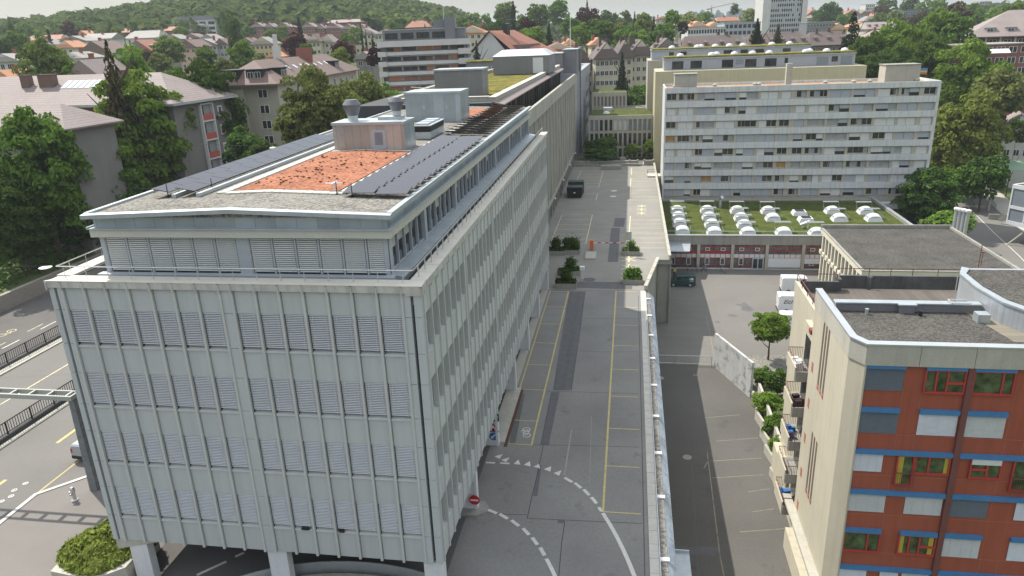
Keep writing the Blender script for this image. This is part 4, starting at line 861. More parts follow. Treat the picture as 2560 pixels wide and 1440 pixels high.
for k in range(8):
    zt = 17.6-PIT*k
    ed = [SX0+.28]+[v for xs in xz for v in (XS(xs[0]), XS(xs[-1]))]+[SX1-.3]
    for a, c in zip(ed[::2], ed[1::2]): b.box(a, SY0+.22, zt-1.42, c, SY0+.46, zt+.1)
b.build('pier', M['render_beige'], slab)
b = MB(); b.box(SX0+.25, SY0+.3, 18.0, SX1-.25, SY1, 18.3); b.build('roof', gravel('rusty_roof_gravel', (.20, .16, .11), (.40, .31, .20), 5.0, moss=((.42, .17, .09), .25, .5)), slab)
def roofbox(x0, y0, x1, y1, z0, z1, label, m='conc_pale'):
    t = thing('roof_hut', ((x0+x1)/2, y0, z0), label, 'roof hut'); q = MB(); q.box(x0, y0, z0, x1, y1, z1); q.build('wall', M[m], t); q = MB(); q.box(x0-.15, y0-.15, z1, x1+.15, y1+.15, z1+.14); q.build('roof', M['conc'], t)
roofbox(8.6, 153.2, 12.9, 156.5, 18.3, 21.2, 'grey concrete lift hut at the left end of the white slab roof')
roofbox(48.0, 154.5, 54.2, 158.5, 18.3, 21.7, 'pale concrete lift hut at the right end of the white slab roof')
c = aty(1972, 200, 155); b = MB(); b.box(c[0]-.55, 155, 18.3, c[0]+.55, 156.1, 22.6); b.top('chimney', M['conc_pale'], 'tall square concrete chimney rising from the middle of the white slab roof', 'chimney')
for px, lab in [(1688, 'beside the left lift hut'), (1788, 'left of the tall chimney at the roof edge'), (1888, 'just left of the tall chimney, dark capped'), (1898, 'just left of the tall chimney, white capped'), (2064, 'first right of the tall chimney'), (2135, 'second right of the tall chimney'), (2175, 'just left of the right lift hut, wide white cap'), (2293, 'in front of the right lift hut')]:
    c = aty(px, 205, 154); b = MB(); b.box(c[0]-.35, 153.7, 18.3, c[0]+.35, 154.4, 18.95); b.lathe((c[0], 154.05, 18.95), [(.5, 0), (.5, .12), (.25, .3), (0, .32)], 10); b.top('roof_vent', M['conc_pale'], 'small roof vent '+lab, 'vent', 'vents on the white slab roof')
# ------------------------------------------------------------------ yellowish block with grey roof storey behind the slab
yb = thing('terrace_block', (28, 178, -6), 'long pale yellow block with grey roof storey and planted roof behind the white slab', 'apartment building')
b = MB(); b.box(5.6, 178, -9, 51.3, 192, 20.6); b.build('wall', M['yellowconc'], yb)
b = MB(); b.box(7.6, 181, 20.6, 49.5, 190, 23.1); b.build('roof_storey', mat('blue_grey_cladding', (.33, .35, .41), .6, var=.05), yb)
b = MB(); b.box(7.4, 180.8, 23.1, 49.7, 190.2, 23.28); b.build('roof_edge', M['zincp'], yb)
b = MB(); b.box(7.5, 181, 23.28, 49.6, 190, 23.6); b.build('green_roof', M['sedum'], yb)
for px0, px1, dk in [(1680, 1708, 1), (1726, 1754, 1), (1804, 1832, 1), (1838, 1858, 0), (1862, 1890, 1), (1911, 1940, 1), (1960, 1968, 1), (2040, 2069, 2), (2077, 2092, 1), (2100, 2128, 2)]:
    a, c = aty(px0, 170, 181)[0], aty(px1, 170, 181)[0]; q = MB(); q.box(a, 180.93, 21.5 if px1-px0 < 22 else 20.9, c, 180.99, 22.6); q.build('window', M['glass'] if dk == 1 else M['blind_dark'], yb)
yb2 = thing('terrace_block', (28, 200, -6), 'second grey roof storey with planted roof stepping up behind the first', 'apartment building')
b = MB(); b.box(4.2, 196, -6, 44.5, 212, 22.4); b.build('wall', M['render_beige'], yb2); b = MB(); b.box(5.2, 198, 22.4, 43.6, 211, 24.6); b.build('roof_storey', mat('blue_grey_cladding_2', (.34, .37, .42), .6, var=.05), yb2)
b = MB(); b.box(5.0, 197.8, 24.6, 43.8, 211.2, 24.75); b.build('roof_edge', M['zincp'], yb2); b = MB(); b.box(5.2, 198, 24.75, 43.6, 211, 25.0); b.build('green_roof', M['sedum'], yb2)
for px0, px1 in [(1672, 1684), (1700, 1716), (1808, 1830), (1850, 1868), (1886, 1908), (1955, 1974)]:
    a, c = aty(px0, 152, 198)[0], aty(px1, 152, 198)[0]; q = MB(); q.box(a, 197.93, 22.9, c, 197.99, 24.2); q.build('window', M['glass'], yb2)
for i, (px, py, y, z) in enumerate([(1700, 156, 184, 23.6), (1778, 155, 184, 23.6), (1790, 153, 187, 23.6), (1835, 151, 184, 23.6), (1880, 150, 185, 23.6), (1922, 146, 184, 23.6), (2013, 145, 184, 23.6), (2022, 144, 187, 23.6), (2065, 142, 184, 23.6), (2110, 141, 185, 23.6), (1679, 141, 202, 25), (1742, 140, 202, 25), (1751, 139, 204, 25), (1787, 137, 203, 25), (1822, 136, 203, 25), (1856, 133, 203, 25), (1928, 132, 203, 25), (1972, 129, 203, 25)]):
    c = aty(px, py, y); b = MB(); b.lathe((c[0], y, z-.05), [(.85, 0), (.85, .25), (.6, .6), (0, .75)], 12)
    b.top('roof_dome', M['signwhite'], 'small white dome on the %s planted roof behind the white slab' % ('nearer' if z < 24 else 'farther'), 'rooflight', 'white domes on the planted roofs')
# ------------------------------------------------------------------ hall with domed skylights
hall = thing('workshop_hall', (26, 122, -9), 'low workshop hall with red window grids and planted roof full of white domes', 'hall')
HR = -3.55
b = MB(); b.box(5.95, 122.45, -9, 47.5, 151.9, HR-.25); b.build('wall', M['conc_pale'], hall)
b = MB(); b.box(5.95, 122.0, -4.65, 47.6, 122.45, -3.08); b.box(47.1, 122.45, -4.6, 47.6, 151.8, -3.1); b.box(6.2, 150.2, HR-.2, 47.1, 151.9, -3.3); b.build('fascia', M['conc'], hall)
b = MB(); b.box(5.9, 121.9, -3.08, 47.7, 122.5, -3.0); b.box(47.05, 122.5, -3.09, 47.7, 151.8, -3.0); b.build('roof_edge', M['alu'], hall)
b = MB(); b.box(6.0, 122.45, HR-.25, 47.1, 150.2, HR); b.build('green_roof', M['sedum_green'], hall)
colx = [aty(px, 640, 122)[0] for px in (1660, 1746, 1831, 1917, 2008, 2095)]
b = MB()
for x in colx: b.box(x-.25, 121.95, -9, x+.25, 122.44, -4.66)
b.build('column', M['conc_pale'], hall)
for i, (a, c) in enumerate(zip(colx[:-1], colx[1:])):
    gl = MB(); gl.box(a+.26, 122.3, -8.9, c-.26, 122.4, -4.66); w = gl.build('window', [M['glass2']], hall)
    q = MB(); n = 6; dx = (c-a-.5)/n
    for j in range(n+1): q.box(a+.25+j*dx-.045, 122.2, -8.9, a+.25+j*dx+.045, 122.29, -4.66)
    for z in (-8.85, -8.25, -7.0, -5.75, -5.1): q.box(a+.26, 122.21, z-.045, c-.26, 122.285, z+.045)
    q.build('frame', M['red'], w)
    q = MB(); q.box(a+.26, 122.22, -6.95, c-.26, 122.28, -6.35); q.box(a+.26, 122.19, -9, c-.26, 122.4, -8.8); q.build('spandrel', M['white'] if i else M['white'], w)
    if i == 0: q = MB(); q.box(a+.3, 122.3, -6.2, c-.3, 122.42, -4.7)
    if i in (0, 1):
        q = MB(); q.box(a+.26, 122.29, -6.3, c-.26, 122.298, -5.75); q.build('red_panel', M['redwall'], w)
    for j in ((1, 4) if i != 3 else ()):
        for z0, z1 in ((-8.25, -7.0), (-5.75, -5.2)):
            x = a+.25+j*dx; q = MB(); q.box(x, 122.15, z0, x+dx*.9, 122.2, z0+.1); q.box(x, 122.15, z1-.1, x+dx*.9, 122.2, z1); q.box(x, 122.15, z0+.1, x+.1, 122.2, z1-.1); q.box(x+dx*.9-.1, 122.15, z0+.1, x+dx*.9, 122.2, z1-.1); q.build('casement', M['white'], w)
    if i == 3: q = MB(); q.box(a+.3, 122.1, -8.6, c-.3, 122.18, -7.0); q.build('roller_blind', M['blind'], w)
    if i == 4: q = MB(); q.box(a+.3, 122.1, -7.9, c-.3, 122.18, -7.0); q.build('roller_blind', M['blind'], w)
    if i == 2: q = MB(); q.box(c-2.3, 122.0, -9, c-.4, 122.15, -6.9); d = q.build('door', M['frame'], w); q = MB(); q.box(c-2.1, 121.97, -8.7, c-1.45, 122.0, -7.1); q.box(c-1.25, 121.97, -8.7, c-.6, 122.0, -7.1); q.build('door_glass', M['glass'], d)
b = MB(); b.hexa([(5.9, 118.3, -4.9), (10.0, 118.3, -4.9), (10.4, 122, -4.7), (5.9, 122, -4.7)], [(5.9, 118.3, -4.75), (10.0, 118.3, -4.75), (10.4, 122, -4.2), (5.9, 122, -4.2)]); b.build('entrance_canopy', M['zincp'], hall)
b = MB(); b.tube((6, 122.2, -2.35), (31, 122.2, -2.35), .03)
for x in np.arange(6, 31, 3.2): b.tube((x, 122.2, -3.0), (x, 122.2, -2.35), .025)
b.build('railing', M['alu'], hall)
dm = MB(); s = 1.05; dm.hexa([(-s-.25, -s-.25, 0), (s+.25, -s-.25, 0), (s+.25, s+.25, 0), (-s-.25, s+.25, 0)], [(-s, -s, .7), (s, -s, .7), (s, s, .7), (-s, s, .7)]); curb_me = dm.mesh('skylight', M['white'])
dm = MB(); R_ = lambda u, v: (u, v, .72+.62*(max(0, 1-(u/s)**2)*max(0, 1-(v/s)**2))**.6)
gr = np.linspace(-s*.97, s*.97, 9)
for i in range(8):
    for j in range(8): dm.face([R_(gr[i], gr[j]), R_(gr[i+1], gr[j]), R_(gr[i+1], gr[j+1]), R_(gr[i], gr[j+1])])
dome_me = dm.mesh('dome', mat('milky_dome', (.66, .68, .68), .35, var=.04), smoothf=True)
dm = MB(); dm.box(-s-.3, s+.1, 1.75, s+.3, s+1.1, 1.79)
for x in (-s-.3, s+.26):
    dm.box(x, s+.1, .0, x+.04, s+.14, 1.75); dm.box(x, -s-.2, .95, x+.04, s+.14, .99)
dm.box(-s-.3, -s-.2, .95, s+.3, -s-.16, .99)
screen_me = dm.mesh('shade_screen', mat('wire_glass_screen', (.36, .40, .42), .3, metal=.4, var=.05))
flat = MB(); flat.box(-s*.75, -s*.75, .71, s*.75, s*.75, .78); flat_me = flat.mesh('flat_pane', M['solar'])
pts = [(1693, 524), (1696, 540), (1699, 557), (1706, 576), (1768, 524), (1773, 541), (1780, 559), (1786, 579), (1843, 525), (1853, 543), (1861, 561), (1870, 580), (1920, 526), (1932, 544), (1959, 580), (1998, 530, 'f'), (2014, 547, 'f'), (2080, 526), (2098, 545), (2042, 581), (2163, 527), (2183, 545)]
for p in pts:
    c = atz(p[0], p[1]+6, HR); o = addobj('skylight', curb_me, hall, np.array((c[0], c[1], HR))-wpos(hall))
    if len(p) == 2: addobj('dome', dome_me, o); addobj('shade_screen', screen_me, o)
    else: addobj('flat_pane', flat_me, o)
c = atz(2013, 570, HR); b = MB(); b.box(c[0]-.5, c[1]-.3, HR, c[0]-.4, c[1]+.3, HR+.9); b.box(c[0]+.35, c[1]-.3, HR, c[0]+.45, c[1]+.3, HR+.9); b.hexa([(c[0]-.9, c[1]-.4, HR+.6), (c[0]+.6, c[1]-.4, HR+.95), (c[0]+.6, c[1]+.4, HR+.95), (c[0]-.9, c[1]+.4, HR+.6)], [(c[0]-.9, c[1]-.4, HR+.7), (c[0]+.6, c[1]-.4, HR+1.3), (c[0]+.6, c[1]+.4, HR+1.3), (c[0]-.9, c[1]+.4, HR+.7)])
b.top('roof_vent', M['white'], 'small white tilted ventilation hood among the domes of the planted roof', 'vent')
c = atz(1800, 518, HR); b = MB(); b.tube(c, c+np.array([0, 0, 1.7]), .28, n=12); b.tube(c+np.array([0, 0, 1.7]), c+np.array([.25, -.5, 2.1]), .30, .34, n=12); b.top('vent_pipe', M['alu'], 'bent steel vent pipe standing at the back of the domed roof', 'pipe')
# ------------------------------------------------------------------ cream building with bare flat roof
cb = thing('flat_roof_building', (40, 108, -9), 'cream building with white fins along its side and a bare grey flat roof', 'building')
CX0, CX1, CY0, CY1, CZ = 30.3, 49.4, 97.0, 119.0, -1.0
b = MB(); b.box(CX0+.35, CY0+.3, -9, CX1, CY1, CZ-.1); b.build('wall', M['render_cream'], cb)
b = MB(); b.box(CX0, CY0, CZ-.75, CX0+.4, CY1, CZ); b.box(CX0+.4, CY0, CZ-1.6, CX1, CY0+.3, CZ); b.box(CX0, CY0, -5.0, CX0+.36, CY1, -4.4)
for y in np.arange(CY0, CY1, 1.85): b.box(CX0, y, -9, CX0+.36, y+.5, CZ-.75)
b.build('fin', mat('cream_fins', (.62, .59, .48), .8, var=.05), cb)
b = MB()
for y in np.arange(CY0, CY1-1, 1.85): b.box(CX0+.30, y+.52, -8.6, CX0+.355, y+1.8, -5.1); b.box(CX0+.30, y+.52, -4.3, CX0+.355, y+1.8, CZ-.8)
b.build('glazing', M['glass2'], cb)
b = MB(); b.box(CX0-.05, CY0, CZ, CX0+.3, CY1, CZ+.12); b.box(CX0-.05, CY1, CZ-.3, CX1+.05, CY1+.3, CZ+.55); b.box(CX1-.3, CY0, CZ-.3, CX1+.05, CY1, CZ+.35); b.box(CX0, CY0-.1, CZ, CX1, CY0+.2, CZ+.08); b.build('roof_edge', M['conc'], cb)
b = MB(); b.box(CX0+.3, CY0+.2, CZ-.1, CX1-.3, CY1, CZ+.03); b.build('roof', M['gravel_dark'], cb)
c = atz(2445, 672, CZ); b = MB(); b.tube(c, c+np.array([0, 0, 3.3]), .05); b.lathe((c[0], c[1], c[2]), [(.3, 0), (.3, .15), (0, .16)], 10); d = c+np.array([.9, 1.4, 0]); b.tube(d, d+np.array([0, 0, 1.8]), .04); b.lathe((d[0], d[1], d[2]+1.8), [(.25, 0), (.25, .12), (0, .13)], 10); b.tube(c+np.array([-.6, 0, .9]), c+np.array([2.2, 1.2, .9]), .03)
b.top('roof_mast', M['rail_brown'], 'thin brown steel mast with bracing on the bare grey flat roof', 'mast')
c = atz(2405, 612, CZ); 
t = thing('flue_stack', (50.5, 118, -9), 'bundle of four grey flue pipes with white caps behind the bare flat roof', 'flue')
for i in range(4):
    p = atz(2420+i*4.5, 640, -9)*0+np.array((50.7+i*.36, 121.3-i*.5, 0)); q = MB(); q.tube((p[0], p[1], -9), (p[0], p[1], 1.3), .27, n=10); f = q.build('pipe', M['alu'], t); q = MB(); q.lathe((p[0], p[1], 1.3), [(.3, 0), (.42, .2), (.42, .45), (0, .6)], 12); q.build('cap', M['signwhite'], f)
# ------------------------------------------------------------------ red fronted tower at the right
tw = thing('residential_tower', (22, 50, -9), 'tower block with red front, blue awning boxes, beige side walls and gravel roof', 'tower block')
TY, TZ = 41.0, 12.45
side = [(13.0, 50.6), (13.0, 42.1), (13.6, 41.2), (31, 41.2), (31, 50.6)]
b = MB(); b.prism([(13.0, 50.6), (13.0, 42.1), (13.62, 41.5), (31, 41.5), (31, 50.6)], -9, 11.2); b.prism([(13.45, 54.6), (13.45, 50.61), (30, 50.61), (30, 54.6)], -9, 8.6); b.prism([(13.9, 61.0), (13.9, 54.61), (32, 54.61), (32, 62.0), (17.0, 62.0), (15.2, 62.2)], -9, 8.6)
b.prism([(13.0, 42.1), (13.62, 41.0), (13.72, 41.0), (13.72, 41.49), (13.63, 41.49)], -9, 11.2)
M['beige_tower'] = mat('beige_textured_render', (.49, .455, .36), .92, var=.06, scale=.4, var2=.07, scale2=14, streak=.14, bump=.2, bscale=18)
b.build('wall', M['beige_tower'], tw)
b = MB()
P = [(12.95, 50.6), (12.95, 42.05), (13.6, 40.95), (31, 40.95)]; Q = [(13.35, 50.6), (13.35, 42.25), (13.8, 41.45), (31, 41.45)]
for i in range(3):
    b.prism([P[i], P[i+1], Q[i+1], Q[i]], 11.2, TZ) if i < 2 else None
for x in np.arange(13.6, 31, 2.9): b.prism([(x+.015, 40.95), (x+2.885, 40.95), (x+2.885, 41.45), (x+.015, 41.45)], 11.2, TZ)
b.build('roof_fascia', M['conc_pale'], tw)
b = MB()
for i in range(3): b.prism([(P[i][0]-.04, P[i][1]-.04), (P[i+1][0]-.04, P[i+1][1]-.04), Q[i+1], Q[i]], TZ, TZ+.10)
b.build('roof_edge', M['alu'], tw)
b = MB(); b.prism([(13.36, 47.6), (13.36, 42.26), (13.81, 41.46), (31, 41.46), (31, 47.6)], 11.3, 12.2); b.build('roof', M['gravel_dark'], tw)
b = MB()
for i in range(2): b.face([(21.1+i*.0, 47.9, 12.215), (22.3, 47.9, 12.215), (24.3, 42.6, 12.215), (22.0, 42.6, 12.215)]) if i == 0 else None
b.build('paver_path', panel_lines('brown_pavers', (.20, .18, .14), .6, 'Y', .9, 0, depth=.6, var=.12), tw)
# zinc parapet across the back of the roof, stair core
b = MB(); b.box(13.4, 47.2, 12.2, 22.1, 47.45, 12.72); b.box(17.2, 46.9, 12.2, 18.1, 47.2, 12.72); b.build('zinc_upstand', M['greymetal'], tw)
b = MB(); b.box(13.36, 47.1, 12.72, 22.1, 47.7, 12.80); b.box(17.1, 46.8, 12.721, 18.2, 47.1, 12.81); b.build('zinc_coping', M['zincp'], tw)
core = [(22.9, 52.5), (22.2, 51.0), (22.1, 48.2), (22.45, 45.4), (23.2, 43.9), (24.4, 43.2), (31, 43.2), (31, 52.5)]
b = MB(); b.prism(core, 8.7, 13.5); b.build('stair_core', panel_lines('standing_seam_zinc', (.40, .43, .47), .28, 'Y', .45, .35, depth=.75, var=.05), tw)
b = MB(); ci = [(p[0]+(.35 if p[0] < 30 else 0), p[1]+(.3 if p[1] < 46 else -.35 if p[1] > 52 else 0)) for p in core]
for i in range(len(core)-1):
    p, q, p2, q2 = core[i], core[i+1], ci[i], ci[i+1]; b.hexa([(p[0]-.06, p[1]-.03, 13.5), (q[0]-.06, q[1]-.03, 13.5), (*q2, 13.5), (*p2, 13.5)], [(p[0]-.06, p[1]-.03, 13.62), (q[0]-.06, q[1]-.03, 13.62), (*q2, 13.62), (*p2, 13.62)])
b.build('core_coping', M['zincp'], tw)
b = MB(); b.prism(ci, 13.4, 13.52); b.build('core_roof', M['gravel_dark'], tw)
b = MB(); b.box(21.2, 45.4, 12.2, 21.9, 46.1, 12.75); b.build('duct', M['zincp'], tw)
for (px, py) in [(2166, 785), (2300, 790)]:
    c = atz(px, py, 12.2); b = MB(); b.lathe(c, [(.10, 0), (.10, .35), (.13, .36), (0, .36)], 10); b.build('vent', M['zincp'] if px < 2200 else M['black'], tw)
# back terrace
b = MB(); b.prism([(14.2, 60.6), (14.2, 55), (21.5, 50.8), (31.5, 50.8), (31.5, 61.4), (17.2, 61.4)], 8.6, 8.72); b.build('terrace_floor', panel_lines('terrace_slabs', (.115, .10, .085), .5, 'X', .95, 0, depth=.6, var=.12), tw)
b = MB(); b.prism([(13.86, 61.0), (13.86, 50.62), (14.15, 50.62), (14.15, 60.7)], 8.6, 9.62); b.build('terrace_parapet', M['beige_tower'], tw)
b = MB(); b.prism([(14.6, 60.75), (17.3, 60.75), (17.3, 61.0), (14.6, 61.0)], 8.6, 9.6); 
for x0, x1, dy in [(17.31, 19.8, 1.0), (20.3, 23.4, 1.0), (23.41, 27.2, 1.0), (27.7, 32, 1.0)]: b.box(x0, 61.0+dy, 8.6, x1, 61.3+dy, 9.75)
for x in (19.8, 27.2): b.prism([(x, 62.0), (x+.25, 61.6), (x+.5, 62.0), (x+.5, 62.3), (x, 62.3)], 8.6, 9.7)
b.box(17.31, 61.001, 8.6, 17.6, 62, 9.75); b.build('blackened_parapet', M['conc_dark'], tw)
b = MB()
def railrun(pts, z0, z1, n=3):
    for p, q in zip(pts[:-1], pts[1:]):
        b.tube((*p, z1), (*q, z1), .035, n=5); L = math.dist(p, q); k = max(1, int(L/1.6))
        for i in range(k+1): t_ = i/k; x, y = p[0]+(q[0]-p[0])*t_, p[1]+(q[1]-p[1])*t_; b.tube((x, y, z0), (x, y, z1), .03, n=4)
railrun([(14.0, 51.5), (14.0, 60.8), (14.6, 61.0), (17.2, 61.0)], 9.55, 10.2); railrun([(17.4, 62.15), (20, 62.15), (23.4, 62.15), (27.3, 62.15), (32, 62.15)], 9.7, 10.35)
b.build('railing', M['rail_brown'], tw)
b = MB(); b.tube((20.6, 47.6, 12.8), (20.6, 47.6, 14.9), .03); b.tube((20.3, 47.0, 12.9), (21.4, 47.0, 12.9), .04); b.tube((20.3, 47.7, 12.9), (21.4, 47.7, 12.9), .04); b.tube((20.3, 47, 12.9), (20.3, 47.7, 12.9), .04); b.build('ladder', M['steel'], tw)
# side slits, small red windows, balconies
sm_ = mat('brown_slit', (.14, .105, .09), .7)
for z0, z1 in [(6.5, 11.1), (-1.8, 2.8)]:
    for y in (46.45, 47.1, 47.75): b = MB(); b.box(12.985, y-.17, z0, 13.05, y+.17, z1); b.build('slit_window', sm_, tw)
fr_ = mat('faded_red_sill', (.40, .15, .12), .7)
for z0, z1 in [(6.5, 11.1), (-1.8, 2.8)]:
    for y in (46.45, 47.1, 47.75): b = MB(); b.hexa([(12.98, y-.17, z0-.3), (12.98, y+.17, z0-.3), (12.98, y+.17, z0-.02), (12.98, y-.17, z0-.02)], [(12.95, y-.17, z0-.3), (12.95, y+.17, z0-.3), (12.97, y+.17, z0-.02), (12.97, y-.17, z0-.02)]); b.build('slit_sill', fr_, tw)
for z in (6.6, 3.75, .9, -2.0, -4.9): b = MB(); b.box(12.98, 49.4, z, 13.06, 49.8, z+.75); b.build('small_window', fr_, tw)
b = MB(); b.box(12.9, 50.62, 9.0, 13.9, 51.2, 9.35); b.box(13.38, 50.65, -9, 13.44, 51.5, 8.6); b.build('red_hood', mat('dull_red_metal', (.24, .06, .05), .6), tw)
BF = [5.44, 2.5, -.40, -3.3, -6.2]
stuff_cols = [M['white'], M['black'], M['signblue'], None, M['signblue']]
for k, z in enumerate(BF):
    t = addobj('balcony', (lambda q: q.mesh('balcony', M['conc'], wpos(tw)))((lambda q: (q.box(12.35, 51.3, z-.12, 13.45, 54.2, z+.05), q.box(12.3, 51.2, z-.45, 13.44, 51.32, z+.35), q)[2])(MB())), tw)
    q = MB(); q.box(12.25, 51.33, z-.4, 12.36, 54.2, z+.65); q.build('balcony_parapet', M['beige_tower'], t)
    q = MB()
    for y in (51.3, 54.2):
        q.tube((12.3, y, z+1.05), (13.4, y, z+1.05), .03, n=4)
        for i in range(9): q.tube((12.35+i*.125, y, z+.2), (12.35+i*.125, y, z+1.05), .015, n=4)
    q.tube((12.3, 51.3, z+1.05), (12.3, 54.2, z+1.05), .03, n=4); q.build('railing', M['rail_brown'], t)
    q = MB(); q.box(13.44, 51.6, z+.06, 13.46, 54.0, z+2.3); q.build('balcony_door', M['glass'], t)
for k, col, nm, lab in [(0, 'white', 'laundry_rack', 'white laundry and folded sheets on the topmost balcony'), (1, 'black', 'garden_chair', 'dark covered furniture on the second balcony from the top'), (2, 'signblue', 'storage_bag', 'blue and white bags piled on the middle balcony'), (4, 'signblue', 'cool_box', 'bright blue box among clutter on the lowest balcony')]:
    z = BF[k]; b = MB()
    for i in range(4): x, y, s = random.uniform(12.5, 13.1), random.uniform(51.6, 53.6), random.uniform(.15, .35); b.hexa([(x-s, y-s, z+.05), (x+s, y-s, z+.05), (x+s, y+s, z+.05), (x-s, y+s, z+.05)], [(x-s*.7, y-s*.8, z+.05+s*2), (x+s*.8, y-s*.7, z+.05+s*2.2), (x+s*.7, y+s*.8, z+.05+s*2), (x-s*.8, y+s*.7, z+.05+s*1.8)])
    b.top(nm, M[col], lab, nm.replace('_', ' '))
for bb in ((12.45, 44, -9, 13.0, 50.4, -7.2), (13.2, 54.7, -9, 13.88, 60.5, -5.6)): b = MB(); b.box(*bb); b.build('base_wall', M['beige_tower'], tw)
b = MB(); b.box(12.4, 42.5, -5.4, 13.0, 52, -5.2); b.build('ledge', M['conc_pale'], tw)
# red front
M['red_panel'] = mat('brick_red_panel', (.33, .088, .05), .75, var=.08, scale=.35, var2=.03, streak=.16)
b = MB(); wl = [11.13-2.83*k for k in range(8)]
b.box(13.72, 41.2, -9, 31, 41.35, 11.2); b.build('front_panel', M['red_panel'], tw)
b = MB()
for x in (15.95, 16.95, 21.9, 22.9, 24.6, 25.6): b.box(x-.01, 41.19, -9, x+.01, 41.2, 11.1)
for z in wl[1:]: b.box(13.72, 41.192, z-1.7-.01, 31, 41.2, z-1.7+.01)
b.build('panel_joint', mat('pale_joint', (.40, .17, .12), .8), tw)
b = MB(); 
for x in (19.2, 28.4): b.box(x, 41.0, -9, x+.33, 41.25, 11.19)
b.build('pillar', mat('brown_pillar', (.17, .065, .06), .6, var=.08), tw)
BL = mat('blue_awning_box', (.06, .20, .42), .5, var=.08, scale=.8, streak=.1)
def awning(x0, x1, z): q = MB(); q.box(x0, 41.0, z-.16, x1, 41.19, z+.12); q.build('awning_box', BL, tw)
def blindw(x0, x1, z, m, h=1.42):
    q = MB(); n = 18; p = h/n
    for i in range(n): zz = z-.16-i*p; q.face([(x0, 41.17, zz-p*.9), (x1, 41.17, zz-p*.9), (x1, 41.12, zz), (x0, 41.12, zz)]); q.face([(x0, 41.12, zz-p), (x1, 41.12, zz-p), (x1, 41.17, zz-p*.9), (x0, 41.17, zz-p*.9)])
    for j in range(3): xx = x0+(x1-x0)*(.2+.3*j); q.box(xx, 41.115, z-.16-h, xx+.012, 41.12, z-.16)
    q.build('blind', m, tw)
def openw(x0, x1, z, bars, h=1.42, low=None, curtain=None, sill=True):
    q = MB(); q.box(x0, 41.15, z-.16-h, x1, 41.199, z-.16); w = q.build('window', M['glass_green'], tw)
    q = MB(); e = [x0]+[x0+(x1-x0)*v for v in bars]+[x1]
    for x in e: q.box(x-.05, 41.07, z-.16-h, x+.05, 41.148, z-.16)
    q.box(x0-.05, 41.065, z-.16-h-.08, x1+.05, 41.15, z-.16-h+.04); q.box(x0, 41.068, z-.24, x1, 41.148, z-.162)
    if low is not None: q.box(e[low]+.05, 41.06, z-.16-h*.62, e[low+1]-.05, 41.146, z-.16-h*.52)
    q.build('frame', M['red'], w)
    if curtain:
        q = MB()
        for a in curtain: q.box(x0+(x1-x0)*a[0], 41.13, z-.16-h+.05, x0+(x1-x0)*a[1], 41.149, z-.26)
        q.build('curtain', mat('yellow_curtain', (.42, .34, .05), .9), w)
C1, C2, C3, C4 = (13.76, 15.87), (17.0, 19.12), (19.56, 21.68), (23.3, 25.4)
for k in (0, 1, 4):
    for c in (C1, C2, C3, C4): awning(c[0]-.02, c[1]+.02, wl[k]-.0)
for k in (2, 3, 5):
    for a, c in ((13.74, 19.18), (19.55, 28.3)): awning(a, c, wl[k])
blindw(*C1, wl[0], M['blind_dark']); openw(*C2, wl[0], (.28, .56), low=2); openw(*C3, wl[0], (.72,)); blindw(*C4, wl[0], M['blind'])
blindw(*C1, wl[1], M['blind_dark']); blindw(*C2, wl[1], M['blind']); blindw(*C3, wl[1], M['blind_white']); blindw(*C4, wl[1], M['blind_white'])
blindw(13.76, 15.38, wl[2], M['blind'], 1.25); openw(16.2, 17.12, wl[2], (), 2.05, curtain=[(.06, .4)]); openw(17.2, 19.1, wl[2], (.4,), 1.2, curtain=[(.86, .97)]); openw(20.28, 21.93, wl[2], (.55,), 1.3, low=0); openw(22.6, 23.5, wl[2], (), 2.05)
q = MB(); q.box(20.3, 41.05, wl[2]-.55, 21.9, 41.1, wl[2]-.17); q.build('blind', M['blind_white'], tw)
for x0, x1 in ((16.15, 17.15), (22.55, 23.55)):
    q = MB(); q.tube((x0, 40.85, wl[2]-1.25), (x1, 40.85, wl[2]-1.25), .03); q.tube((x0, 40.85, wl[2]-2.2), (x1, 40.85, wl[2]-2.2), .025)
    for i in range(9): x = x0+(x1-x0)*i/8; q.tube((x, 40.85, wl[2]-2.2), (x, 40.85, wl[2]-1.25), .012, n=4)
    for x in (x0, x1): q.tube((x, 40.85, wl[2]-1.25), (x, 41.15, wl[2]-1.25), .025, n=4)
    q.build('french_balcony', M['rail_brown'], tw)
blindw(*C1, wl[3], M['blind_white'], 1.3); blindw(*C2, wl[3], M['blind_white'], 1.3); blindw(*C3, wl[3], M['blind_dark'], 1.3); blindw(23.2, 25.3, wl[3], M['blind'], 1.3)
openw(*C1, wl[4], (.66,)); openw(*C2, wl[4], (.28, .56), low=2, curtain=[(.02, .14), (.82, .95)]); blindw(*C3, wl[4], M['blind_white']); blindw(*C4, wl[4], M['blind'])
blindw(13.76, 15.4, wl[5], M['blind']); blindw(16.2, 17.3, wl[5], M['blind']); blindw(17.5, 19.1, wl[5], M['blind_white']); blindw(*C3, wl[5], M['blind_white']); 
